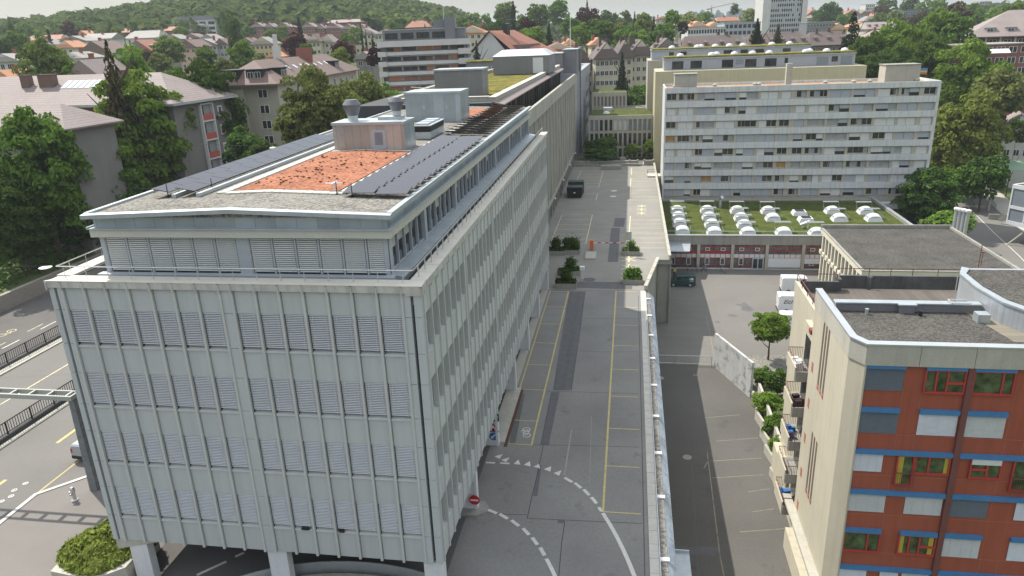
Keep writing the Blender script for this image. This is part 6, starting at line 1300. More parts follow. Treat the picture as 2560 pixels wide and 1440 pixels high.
house(770, 800, 104, 84, 330, 13, 'render_cream', 'tile_brown', .8, 2, 3, 'cream villa with brown roof below the brick terraces, left one', chim=1)
house(800, 834, 106, 86, 335, 13, 'render_cream', 'tile_mauve', .8, 2, 3, 'cream villa with mauve roof below the brick terraces, right one', chim=1)
house(730, 768, 100, 84, 340, 12, 'render_cream', 'tile_brown', .9, 2, 2, 'small cream villa with pointed brown roof left of the sequoia')
house(886, 938, 84, 70, 340, 14, 'render_cream', 'tile_mauve', .4, 3, 5, 'tall cream apartment house left of the orange shutter tower')
house(936, 990, 84, 74, 320, 14, 'render_cream', 'tile_grey', .3, 3, 6, 'cream apartment house right behind the orange shutter tower')
house(890, 930, 146, 128, 225, 11, 'render_grey', 'tile_grey', .1, 2, 2, 'dark grey house with slate roof left of the orange shutter tower')
# centre and right
house(1142, 1220, 82, 64, 290, 14, 'render_cream', 'tile_orange', .6, 3, 5, 'apartment house with salmon roof right behind the orange shutter tower', chim=2)
house(1005, 1098, 58, 49, 520, 14, 'render_white', 'tile_grey', .5, 2, 10, 'long white building at the foot of the hill')
house(1015, 1075, 68, 52, 430, 12, 'brickred', 'tile_red', .6, 1, 4, 'red roofed house in front of the long white building', chim=3)
house(1352, 1440, 125, 105, 260, 14, 'render_cream', 'tile_red', .7, 1, 5, 'red roofed house just left of the grey stair core', chim=1)
house(1408, 1442, 112, 96, 285, 12, 'render_cream', 'tile_orange', .7, 1, 3, 'orange roof peeking out behind the red roofed house')
house(1478, 1515, 112, 93, 280, 12, 'render_cream', 'tile_orange', .6, 1, 3, 'orange hipped roof behind the mansard row', chim=1)
house(1725, 1768, 66, 52, 430, 14, 'render_cream', 'tile_orange', .6, 1, 4, 'orange roof behind the white office building, left half', dorm=3)
house(1770, 1806, 66, 54, 432, 14, 'render_cream', 'tile_orange', .6, 1, 3, 'orange roof behind the white office building, right half')
house(1795, 1850, 52, 42, 560, 14, 'render_cream', 'tile_red', .3, 1, 4, 'red roofs on the rise left of the white high-rise')
house(1690, 1740, 46, 39, 620, 14, 'render_cream', 'tile_red', .3, 1, 4, 'red roof among trees under the crane')
house(1640, 1676, 48, 40, 600, 12, 'render_cream', 'tile_red', .3, 1, 3, 'red roof among the trees left of the crane')
house(2020, 2048, 36, 22, 620, 12, 'render_white', 'tile_red', .2, 2, 3, 'red roofed hillside house just right of the white high-rise')
house(2030, 2064, 44, 32, 560, 12, 'render_white', 'tile_brown', .3, 2, 3, 'lower hillside house right of the white high-rise')
house(2118, 2148, 34, 22, 640, 12, 'render_white', 'tile_red', .2, 2, 3, 'red roofed hillside house right of the round dark tree')
house(2150, 2182, 36, 24, 640, 12, 'render_white', 'tile_brown', .2, 2, 3, 'brown roofed hillside house below the pale block')
house(2184, 2214, 40, 28, 600, 12, 'render_cream', 'tile_red', .2, 2, 3, 'red gabled hillside house left of the blue block')
house(2066, 2120, 50, 42, 520, 12, 'render_white', 'tile_mauve', .3, 1, 4, 'mauve roofed house above the striped grey block')
house(2078, 2118, 74, 57, 400, 13, 'render_cream', 'tile_orange', .5, 1, 3, 'bright orange roof left of the tall bare topped fir', chim=1)
house(2130, 2180, 66, 54, 430, 13, 'render_cream', 'tile_orange', .4, 1, 4, 'orange roof right behind the tall bare topped fir')
house(2170, 2312, 70, 53, 410, 18, 'render_cream', 'tile_mauve', .3, 1, 10, 'long mauve roof with a row of small dormers', dorm=8, chim=2)
house(2168, 2262, 100, 74, 300, 16, 'brickred', 'tile_mauve', .6, 1, 5, 'mauve hipped roof between the tall fir and the green trees')
house(2160, 2190, 52, 40, 520, 12, 'render_white', 'tile_mauve', .9, 1, 2, 'house with pointed mauve roof above the long mauve roof')
def block(px0, px1, pt, d, dep, m, wm, fl, nc, label, top='zincp', pb=None, name='building', wh=.55):
    a, c = atd(px0, pt, d), atd(px1, pt, d); mid = (a+c)/2; w = np.linalg.norm((c-a)[:2]); yw = math.atan2(c[1]-a[1], c[0]-a[0])
    t = place(name, mid, yw, label, 'building'); ze = mid[2]-t.location.z; b = MB(); b.box(-w/2, 0, -3, w/2, dep, ze); lb(b, 'wall', m, t); b = MB(); b.box(-w/2-.2, -.2, ze, w/2+.2, dep+.2, ze+.35); lb(b, 'roof', M[top], t)
    h = 3.1
    for f in range(fl):
        for i in range(nc): wput(t, -w/2+(i+.15)*w/nc, -.02, ze-h*(f+1)+.7, w/nc*.7, h*wh, 0, wm)
    return t, w, ze
t, w, ze = block(430, 538, 52, 455, 18, M['render_white'], wind_me, 4, 5, 'white modern apartment building with balcony bands at the edge of the wood')
for k in range(4): q = MB(); q.box(-w*.33, -1.2, ze-2.9-3.1*k, w*.25, -.05, ze-1.9-3.1*k); lb(q, 'balcony', M['signwhite'], t)
q = MB(); q.box(-w*.4, 3, ze+.35, w*.45, 14, ze+2.8); lb(q, 'roof_storey', M['greymetal'], t)
block(1720, 1815, 70, 350, 14, M['white'], wind_me, 2, 14, 'low white office building with a strip of dark windows above the mansard row')
block(1812, 1902, 57, 365, 14, M['render_bluegrey'], wind_me, 2, 8, 'pale blue stepped office building left of the white high-rise')
block(2018, 2088, 56, 400, 12, M['greymetal'], win_me, 4, 9, 'dark grey block with white window grid right of the high-rise')
block(2256, 2306, 25, 480, 12, mat('slate_blue_cladding', (.13, .17, .23), .6), win_me, 4, 7, 'slate blue block with white windows on the right', 'greymetal')
block(2165, 2188, 11, 800, 14, M['render_white'], win_me, 5, 5, 'pale block on the skyline right of the high-rise')
block(2450, 2475, 4, 900, 14, M['render_beige'], wind_me, 2, 4, 'far beige block on the skyline at the right')
# white high-rise
A, B_ = atd(1903, 80, 450), atd(2012, 74, 450); w = np.linalg.norm((B_-A)[:2]); yw = math.atan2(B_[1]-A[1], B_[0]-A[0])
t = place('high_rise', A, yw, 'white high-rise slab cut off by the top of the picture', 'high-rise'); g = t.location.z; zt_ = atd(1903, -60, 450)[2]-g
b = MB(); b.box(0, 0, -3, w*.87, 14, zt_); lb(b, 'wall', M['render_bluegrey'], t); b = MB(); b.box(-.05, -.4, -3, w*.17, 14.1, zt_); b.box(w*.88, -1.2, -3, w, 13, zt_+1); lb(b, 'pale_wall', M['render_white'], t)
b = MB(); b.box(w*.872, -1.0, -3, w*.879, 5, zt_); lb(b, 'dark_gap', M['dark'], t)  # narrow dark strip between the body and the pale wall
RR = random.Random(3); nC, nR = 14, 18; cw = w*.69/nC; rest = MB(); k = 0
for r in range(nR):
    for i in range(nC):
        z = zt_-2.9*(r+1)-12+.2+8; x = w*.18+i*cw
        if RR.random() < .86:
            k += 1
            if k <= 98 and z < zt_-10: wput(t, x+.15*cw, -.02, z, cw*.68, 1.5, 0, wind_me)
            else: rest.box(x+.15*cw, -.05, z, x+.83*cw, .01, z+1.5)
o = lb(rest, 'window', M['glass'], t); o['kind'] = 'stuff'
b = MB()
for i in range(nC+1): x = w*.18+i*cw; b.box(x-.15, -.25, 0, x+.1, 0, zt_)
lb(b, 'fin', M['render_white'], t)
# crane
c = atd(1779, 24, 900); t = place('tower_crane', c, 0, 'distant yellow grey tower crane above the treetops', 'crane'); z = c[2]-t.location.z; b = MB(); b.tube((0, 0, 0), (0, 0, z+1), .9, n=4); lb(b, 'mast', mat('crane_grey', (.35, .34, .28), .6), t); b = MB(); b.tube((-6, 0, z+1), (27, 0, z+7), .6, n=4); b.tube((-6, 0, z+1), (-1, 0, z+1.5), 1.2, n=4); b.tube((0, 0, z+1), (0, 0, z+5), .5, n=4); lb(b, 'jib', M['conc_pale'], t)
# pink brick complex with hipped roof at the far right
A = atd(2425, 92, 250); t = place('hipped_house', A, math.radians(-14), 'large house with mauve hipped roof, white columns and two dormers at the right edge', 'house'); g = t.location.z; ze = atd(2440, 92, 250)[2]-g; zr = atd(2500, 38, 260)[2]-g
b = MB(); b.box(0, 0, -2, 40, 24, ze-.2); lb(b, 'wall', mat('pink_brick', (.24, .095, .095), .9, var=.08), t); ro = lb(roofmesh(0, 0, 40, 24, ze, zr+1.5, 1.0, 2.0, .3), 'roof', M['tile_mauve'], t)
for x in (4.5, 10.5, 17): q = MB(); q.box(x, 1.0, ze+.8, x+2.6, 5, ze+2.7); q.box(x-.4, .6, ze+2.7, x+3, 5.2, ze+2.9); d = lb(q, 'dormer', M['zincp'], ro); wput(d, x+.4, .97, ze+1.0, 1.8, 1.4)
for i in range(6): q = MB(); q.box(.3+i*4.2, -.9, -2, .9+i*4.2, -.3, ze-.3); lb(q, 'column', M['render_white'], t); wput(t, 1.6+i*4.2, -.02, ze-3.2, 2.2, 2.2)
q = MB(); q.box(-2.4, 1, ze-2.4, 0, 8, ze-.3); lb(q, 'bay', M['greymetal'], t)
pb_ = bpy.data.materials['pink_brick']
for (p0, p1, pt, d, dep, lab) in [(2428, 2580, 112, 222, 14, 'pink brick wing with white framed windows at the right edge'), (2340, 2440, 128, 228, 12, 'stepped pink brick wing behind the round green tree'), (2288, 2372, 144, 232, 12, 'low pink brick wing with terrace just right of the lift hut')]:
    t, w, ze = block(p0, p1, pt, d, dep, pb_, win_me, 4, 5, lab, 'tile_mauve' if False else 'conc', wh=.6)
q = MB(); c = atd(2498, 122, 220); q.hexa([(c[0]-3, c[1]-2.2, c[2]-1.2), (c[0]+2.5, c[1]-2.2, c[2]-1.2), (c[0]+2.5, c[1]-.3, c[2]-.1), (c[0]-3, c[1]-.3, c[2]-.1)], [(c[0]-3, c[1]-2.2, c[2]-1.1), (c[0]+2.5, c[1]-2.2, c[2]-1.1), (c[0]+2.5, c[1]-.3, c[2]+.0), (c[0]-3, c[1]-.3, c[2]+.0)]); q.top('glass_awning', M['signwhite'], 'small white glazed awning on the pink brick wing', 'awning')
q = MB(); c = atd(2308, 178, 170); q.box(c[0]-.9, c[1], c[2]-.7, c[0]+.9, c[1]+.04, c[2]+.7); q.mi = 1; q.box(c[0]-.9, c[1]-.02, c[2]-.25, c[0]+.9, c[1]-.001, c[2]+.1); q.mi = 2; q.box(c[0]-.9, c[1]-.02, c[2]-.7, c[0]+.9, c[1]-.001, c[2]-.3); q.top('flag', [mat('flag_blue', (.14, .24, .48), .8), mat('flag_yellow', (.62, .50, .12), .8), mat('flag_orange', (.55, .17, .08), .8)], 'small striped blue, yellow and orange flag beside the right lift hut', 'flag')
house(2498, 2600, 334, 276, 170, 14, 'render_white', 'tile_mauve', .5, 2, 5, 'white house with green shutters and mauve roof at the right edge', yaw=-20, dorm=1, chim=1)
q = MB(); c = atd(2500, 408, 160); q.hexa([(c[0]-5, c[1]-3, c[2]-1), (c[0]+8, c[1]-3, c[2]-1.4), (c[0]+8, c[1]+3, c[2]-.2), (c[0]-5, c[1]+3, c[2]+.2)], [(c[0]-5, c[1]-3, c[2]-.9), (c[0]+8, c[1]-3, c[2]-1.3), (c[0]+8, c[1]+3, c[2]-.1), (c[0]-5, c[1]+3, c[2]+.3)]); q.top('green_awning', mat('pale_green_sheet', (.20, .30, .21), .7, var=.1), 'pale green canopy in front of the white house at the right edge', 'canopy')
# white block on stilts at the right edge
A = atz(2515, 558, -5.6); t = thing('stilt_house', (A[0], A[1], -9), 'white flat roofed block on slanted stilts at the right edge of the picture', 'building', None, math.radians(-62))
zt2 = aty(2536, 462, A[1])[2]+9; b = MB(); b.box(0, .15, 3.4, 26, 12, zt2); lb(b, 'wall', M['conc'], t)
b = MB()
for z0, z1 in [(3.3, 4.0), (6.2, 6.75), (zt2-.6, zt2+.1)]: b.box(-.1, 0, z0, 26, .3, z1); b.box(-.1, .3, z0, .25, 12, z1)
for i in range(9): b.box(i*3-.1, .01, 4.0, i*3+.15, .3, zt2-.5)
lb(b, 'frame', M['white'], t)
for k, (z0, z1) in enumerate([(4.05, 6.15), (6.8, zt2-.65)]):
    for i in range(8): q = MB(); q.box(i*3+.17, .12, z0, i*3+2.88, .149, z1); lb(q, 'window', M['blind_dark'], t)
b = MB(); b.box(.3, .3, zt2-.05, 26, 12, zt2+.02); lb(b, 'roof', M['gravel_dark'], t)
for i in range(3):
    q = MB(); q.tube((2+i*4.5, -1.6, 0), (3.6+i*4.5, 1.5, 3.4), .13); lb(q, 'stilt', M['conc_pale'], t)
q = MB(); q.hexa([(5, -1.5, 5.0), (9, -1.5, 5.0), (9, 0, 6.1), (5, 0, 6.1)], [(5, -1.5, 5.05), (9, -1.5, 5.05), (9, 0, 6.2), (5, 0, 6.2)]); lb(q, 'awning', M['signwhite'], t)
for (p, q_, lab) in [((2417, 505), (2433, 522), 'left'), ((2477, 512), (2488, 528), 'right')]:
    a, c = atz(*p, -9), atz(*q_, -9); b = MB(); b.tube((a[0], a[1], -7.7), (c[0], c[1], -7.7), .05); 
    for i in range(9): s = i/8; x, y = a[0]+(c[0]-a[0])*s, a[1]+(c[1]-a[1])*s; b.tube((x, y, -9), (x, y, -7.7), .03, n=4)
    b.top('garden_gate', mat('green_iron', (.03, .10, .10), .6), 'short dark green iron gate by the side road, %s of two' % lab, 'gate')
a = atz(2470, 526, -9); b = MB(); b.box(a[0]-.2, a[1]-.2, -9, a[0]+.2, a[1]+.2, -6.6); b.top('gate_post', M['conc_pale'], 'pale concrete gate post between the two green gates', 'post')
a, c = atz(2470, 548, -9), atz(2540, 552, -9); b = MB(); wallrun(b, a[:2], c[:2], .4, -9, -7.9); b.top('garden_wall', M['conc'], 'low concrete wall along the bend of the side road', 'wall')
a = atz(2504, 560, -9); b = MB(); b.box(a[0]-.05, a[1], -9, a[0]+.05, a[1]+.1, -7.2); b.face([(a[0]-.6, a[1]-.02, -7.8), (a[0]+.6, a[1]-.02, -7.8), (a[0], a[1]-.02, -6.7)]); b.box(a[0]-.75, a[1]-.01, -8.4, a[0]+.75, a[1]+.02, -7.85); b.top('road_sign', M['conc_pale'], 'grey triangular sign seen from behind beside the side road', 'sign')
# ------------------------------------------------------------------ foliage meshes
def quads(cen, nrm, size, name, aspect=1.5, rg=RNG):
    n = len(cen); nrm = nrm/(np.linalg.norm(nrm, axis=1, keepdims=True)+1e-9); r = rg.normal(size=(n, 3)); u = np.cross(nrm, r); u /= np.linalg.norm(u, axis=1, keepdims=True)+1e-9; w = np.cross(nrm, u)
    s = (size if np.ndim(size) else np.full(n, size))[:, None]; u = u*s*aspect/2; w = w*s/2
    v = np.stack([cen-u, cen-w*1.0, cen+u, cen+w], 1).reshape(-1, 3)
    me = bpy.data.meshes.new(name); me.vertices.add(4*n); me.vertices.foreach_set('co', v.astype(np.float32).ravel()); me.loops.add(4*n); me.loops.foreach_set('vertex_index', np.arange(4*n, dtype=np.int32))
    me.polygons.add(n); me.polygons.foreach_set('loop_start', np.arange(0, 4*n, 4, dtype=np.int32)); me.update(calc_edges=True); return me
def crown_broad(seed, nc, nl, ls, z0=.14, flat=1.0, cr=.15, name='crown'):
    """unit crown: 1 wide, 1 high; leaf clumps spread through an uneven outline"""
    g = np.random.default_rng(seed); C = []; ph = g.uniform(0, 6.28, 6)
    while len(C) < nc:
        p = g.normal(size=3); p /= np.linalg.norm(p); rr = g.uniform(.35, 1)**.5
        a = math.atan2(p[1], p[0]); lump = 1+.16*math.sin(3*a+ph[0])*math.cos(2*p[2]+ph[1])+.13*math.sin(5*a+ph[2]+3*p[2])
        q = p*rr*lump*np.array([.42, .42, .43*flat]); q[2] += .5+.5*z0
        wz = (q[2]-z0)/(1-z0)
        if wz < .02: continue
        if wz < .35 and g.random() > .35+wz*1.8: continue
        C.append(q)
    C = np.array(C); cen = []; nrm = []
    for c in C:
        r = cr*g.uniform(.65, 1.25); d = g.normal(size=(nl, 3)); d /= np.linalg.norm(d, axis=1, keepdims=True); d[:, 2] = np.where(d[:, 2] < -.2, -d[:, 2], d[:, 2])
        k = g.uniform(.55, 1, (nl, 1))**.6; cen.append(c+d*k*r*np.array([1, 1, .62])); nrm.append(d*.8+g.normal(size=(nl, 3))*.45+np.array([0, 0, .35]))
    return quads(np.concatenate(cen), np.concatenate(nrm), ls*g.uniform(.7, 1.3, nc*nl), name, rg=g)
def crown_conifer(seed, levels, per, nl, ls, droop=.18, taper=1.0, bare=0.0, name='crown'):
    g = np.random.default_rng(seed); cen = []; nrm = []
    for i in range(levels):
        f = (i+.5)/levels; z = .06+.93*f; R = .5*((1-f)**taper)*g.uniform(.85, 1.1)+.012; n = max(4, int(per*(.35+.65*(1-f))))
        for j in range(n):
            a = 6.283*(j+g.random())/n; L = R*g.uniform(.7, 1.12)
            if g.random() < bare: continue
            k = max(3, int(nl*(L/.5+.15))); s = g.uniform(.12, 1, k); x = np.cos(a)*L*s; y = np.sin(a)*L*s; zz = z-droop*L*s**1.4+g.normal(size=k)*.010
            sp = (.05+.05*(1-s))*L*2; x = x+g.normal(size=k)*sp*.35; y = y+g.normal(size=k)*sp*.35
            cen.append(np.stack([x, y, zz], 1)); nrm.append(np.stack([np.cos(a)*.35+g.normal(size=k)*.5, np.sin(a)*.35+g.normal(size=k)*.5, .8+g.normal(size=k)*.3], 1))
    cen = np.concatenate(cen); return quads(cen, np.concatenate(nrm), ls*g.uniform(.7, 1.3, len(cen)), name, 2.2, rg=g)
def trunk_mesh(seed, limbs=5, top=.62, r=.03, name='trunk', con=False):
    g = random.Random(seed); b = MB(); x = y = 0; pts = [(0, 0, -.04)]
    for i in range(5):
        z = top*(i+1)/5; x += g.uniform(-.012, .012); y += g.uniform(-.012, .012); pts.append((x, y, z))
    for i in range(5): b.tube(pts[i], pts[i+1], r*(1-i*.17), r*(1-(i+1)*.17), 7)
    for i in range(limbs):
        p = pts[2+i % 3] if not con else pts[1+i % 4]; a = g.uniform(0, 6.28); L = g.uniform(.2, .36); m = (p[0]+math.cos(a)*L*.5, p[1]+math.sin(a)*L*.5, p[2]+L*.35); e = (p[0]+math.cos(a)*L, p[1]+math.sin(a)*L, p[2]+L*.8)
        b.tube(p, m, r*.42, r*.28, 5); b.tube(m, e, r*.28, r*.10, 5)
    return b.mesh(name, M['bark'])
BN = [crown_broad(11+i, 170, 105, .029, cr=.115) for i in range(3)]
BM = [crown_broad(31+i, 74, 40, .060, cr=.16) for i in range(4)]
BF_ = [crown_broad(51+i, 40, 22, .095, cr=.19) for i in range(4)]
CN = [crown_conifer(71, 26, 15, 46, .030), crown_conifer(72, 20, 11, 36, .034, .32, .8, .12)]
CM = [crown_conifer(81+i, 15, 11, 20, .055) for i in range(2)]
POP = crown_broad(91, 90, 34, .055, z0=.03, cr=.15)
for me in BN+BM+BF_+CN+CM+[POP]: me.materials.append(LEAF['green'])
TR = [trunk_mesh(i) for i in range(4)]; TC = trunk_mesh(9, 8, .92, .022, con=True)
tn = [0]
def tree(px, pt, w, d, kind, col, label, cat='tree', z=None, base=None, group=None, name=None, mesh=None):
    top = atd(px, pt, d)
    if d < 118 and px < 560 and top[0] > -79.5: d *= -79.5/top[0]; top = atd(px, pt, d)
    x, y = top[0], top[1]; gz = ground(x, y) if z is None else z; h = max(top[2]-gz, 2.0); W_ = w*d/FPX; tn[0] += 1; k = tn[0]
    if base is None and kind in 'nmf': base = max(0, 1-W_*(1.5 if kind == 'n' else 1.15)/h)
    if base is None and kind == 'cm': base = max(0, 1-W_*2.4/h)
    nm = name or {'n': 'broadleaf_tree', 'm': 'broadleaf_tree', 'f': 'broadleaf_tree', 'cn': 'conifer_tree', 'cm': 'conifer_tree', 'p': 'poplar_tree'}[kind]
    t = thing(nm, (x, y, gz), label, cat, group, k*2.4)
    me = mesh or {'n': BN, 'm': BM, 'f': BF_, 'cn': CN, 'cm': CM, 'p': [POP]}[kind][k % len({'n': BN, 'm': BM, 'f': BF_, 'cn': CN, 'cm': CM, 'p': [POP]}[kind])]
    c = addobj('crown', me, t, mat=LEAF[col]); k0 = 0.0 if base is None else base
    c.scale = (W_, W_, h*(1-k0)); c.location.z = h*k0
    tr = addobj('trunk', TC if kind in ('cn', 'cm') else TR[k % 4], t); s = min(W_, h*.8); tr.scale = (s if kind not in ('cn', 'cm') else h*.6, s if kind not in ('cn', 'cm') else h*.6, h)
    return t
T = tree
# near trees on the left
T(66, 288, 235, 80, 'n', 'green', 'big bright maple at the left edge above the stone wall', mesh=BN[0]); T(20, 470, 180, 74, 'n', 'deep', 'dark lower tree at the left edge beside the big maple', mesh=BN[1])
T(255, 348, 190, 86, 'n', 'green', 'rounded maple in front of the grey house, between the big maple and the bare trunk', mesh=BN[2]); T(332, 205, 250, 96, 'n', 'bright', 'tall bright green tree covering the middle of the grey apartment house', mesh=BN[1])
t = T(262, 95, 130, 91, 'cn', 'brown', 'thin half bare conifer with a grey trunk rising above the grey house roof', mesh=CN[1], base=.25)
T(466, 296, 210, 98, 'cn', 'conifer', 'small dark pine in front of the grey end wall with red balconies', mesh=CN[0])
T(400, 395, 150, 92, 'n', 'deep', 'dark low tree below the bright tree, behind the roof panels', mesh=BN[0]); T(300, 470, 200, 88, 'n', 'deep', 'dark shaded tree right behind the left roof edge'); T(180, 520, 170, 84, 'n', 'deep', 'dark shaded tree below the rounded maple'); T(520, 470, 90, 108, 'm', 'deep', 'dark shrub at the foot of the grey end wall')
T(500, 160, 190, 132, 'n', 'deep', 'dense dark green tree just behind the grey house roof', mesh=BN[2]); T(436, 178, 120, 130, 'n', 'green', 'round green tree behind the ridge of the grey house', mesh=BN[0]); T(600, 225, 70, 150, 'm', 'deep', 'dark tree squeezed between the grey and the beige house')
T(600, 330, 110, 122, 'm', 'deep', 'dark green bush between the grey house and the beige house'); T(650, 355, 100, 120, 'm', 'deep', 'dark hedge at the foot of the beige house')
T(310, 118, 130, 165, 'n', 'bright', 'bright green tree behind the grey roof near the mauve gable', mesh=BN[2]); T(98, 108, 150, 158, 'n', 'pale', 'light green open crowned tree at the left behind the grey roof', mesh=BN[0]); T(182, 158, 60, 150, 'm', 'green', 'small dark green tree beside the mauve gable roof')
T(778, 186, 190, 112, 'n', 'olive', 'olive green tree in front of the beige house', mesh=BN[1]); T(905, 200, 190, 126, 'n', 'olive', 'wide olive green tree left of the sedum roof', mesh=BN[0]); T(855, 240, 150, 118, 'n', 'gold', 'yellowish tree between the two olive trees', mesh=BN[2]); T(965, 222, 120, 134, 'm', 'green', 'green tree against the foot of the orange shutter tower'); T(735, 265, 110, 110, 'm', 'olive', 'low olive tree beside the beige house corner')
# right hand trees
T(2432, 122, 205, 190, 'n', 'bright', 'big round light green tree in front of the pink brick wing', z=-9, mesh=BN[1]); T(2368, 225, 120, 176, 'n', 'green', 'green tree directly right of the white slab end wall', z=-9, mesh=BN[0]); T(2432, 235, 190, 158, 'cn', 'gold', 'tall yellow green tree with drooping branches beside the side road', z=-9, mesh=BN[2])
T(2330, 424, 155, 136, 'n', 'deep', 'dark green tree at the foot of the white slab', z=-9, mesh=BN[0]); T(2380, 530, 110, 128, 'm', 'bright', 'small bright green bush beside the flue pipes', z=-9, base=.3); T(2500, 185, 140, 168, 'm', 'olive', 'reddish olive tree in front of the pink brick wing', z=-9); T(2550, 300, 60, 160, 'm', 'deep', 'green tree at the very right edge above the white block', z=-9)
T(2470, 395, 110, 150, 'm', 'deep', 'dark undergrowth below the tall yellow green tree', z=-9); T(2395, 420, 90, 155, 'm', 'green', 'green hedge along the side road below the big trees', z=-9)
for px, pt, w, d, col, lab in [(2180, 90, 110, 215, 'green', 'green tree right behind the yellowish block, next to the tall fir'), (2240, 62, 130, 225, 'bright', 'bright green tree in the middle of the group behind the white slab'), (2300, 70, 130, 215, 'bright', 'bright green tree left of the low pink wing'), (2350, 30, 120, 245, 'bright', 'tallest bright green tree left of the hipped roof house'), (2250, 125, 120, 200, 'deep', 'dark green tree just above the right lift hut'), (2400, 40, 90, 240, 'green', 'green tree against the mauve hipped roof'), (2330, 95, 130, 205, 'green', 'green tree above the low pink wing'), (2170, 140, 90, 196, 'deep', 'dark tree at the right end of the yellowish block'), (2540, 12, 90, 330, 'bright', 'bright tree at the upper right corner')]: T(px, pt, w, d, 'n' if w > 100 else 'm', col, lab)
T(2385, 12, 90, 330, 'f', 'brown', 'brownish cedar left of the hipped roof at the upper right')
T(1556, 130, 82, 205, 'cn', 'conifer', 'dark spruce standing in front of the cream mansard blocks', mesh=CN[0]); T(1895, 46, 82, 235, 'cn', 'conifer', 'tall dark fir in front of the white high-rise', mesh=CN[0], base=.52); T(1947, 60, 70, 240, 'cn', 'brown', 'brownish fir right beside the tall dark fir', mesh=CN[0], base=.52); T(2136, 28, 120, 225, 'cn', 'conifer', 'tall sparse fir with spreading branches left of the green tree group', mesh=CN[1], base=.40)
T(1600, 215, 80, 215, 'm', 'green', 'green garden tree right of the spruce', z=0); T(1582, 235, 60, 218, 'm', 'bright', 'small bright tree in the roof garden', z=0)
# garden at the end of the deck
for px, pt, w, d, col, lab in [(1492, 350, 70, 176, 'deep', 'wide dark green shrub left in the garden behind the deck'), (1520, 340, 50, 178, 'green', 'young tree in front of the dark pavilion windows at the left'), (1500, 372, 90, 174, 'deep', 'low spreading shrub along the planter wall'), (1578, 360, 40, 177, 'bright', 'small bright tree left of the right garden table'), (1628, 352, 46, 176, 'bright', 'light green shrub at the foot of the white slab')]: T(px, pt, w, d, 'm', col, lab, z=0, cat='shrub', name='garden_shrub', base=.02)
# yard tree and shrub bed beside the tower
T(1930, 782, 100, 88, 'n', 'bright', 'round bright green tree in the gravel yard beside the tower', z=-9, base=.28, mesh=BN[2])
for px, pt, w, d, col, lab in [(1905, 940, 60, 83, 'green', 'leafy shrub behind the stained white wall'), (1950, 930, 70, 80, 'deep', 'flowering shrub under the round yard tree'), (1920, 985, 80, 76, 'bright', 'bright shrub in the bed beside the tower, upper one'), (1935, 1040, 60, 72, 'green', 'shrub in the middle of the bed beside the tower'), (1945, 1095, 50, 69, 'bright', 'narrow shrub at the lower end of the bed beside the tower')]: T(px, pt, w, d, 'm', col, lab, z=-8.9, cat='shrub', name='garden_shrub', base=.0)
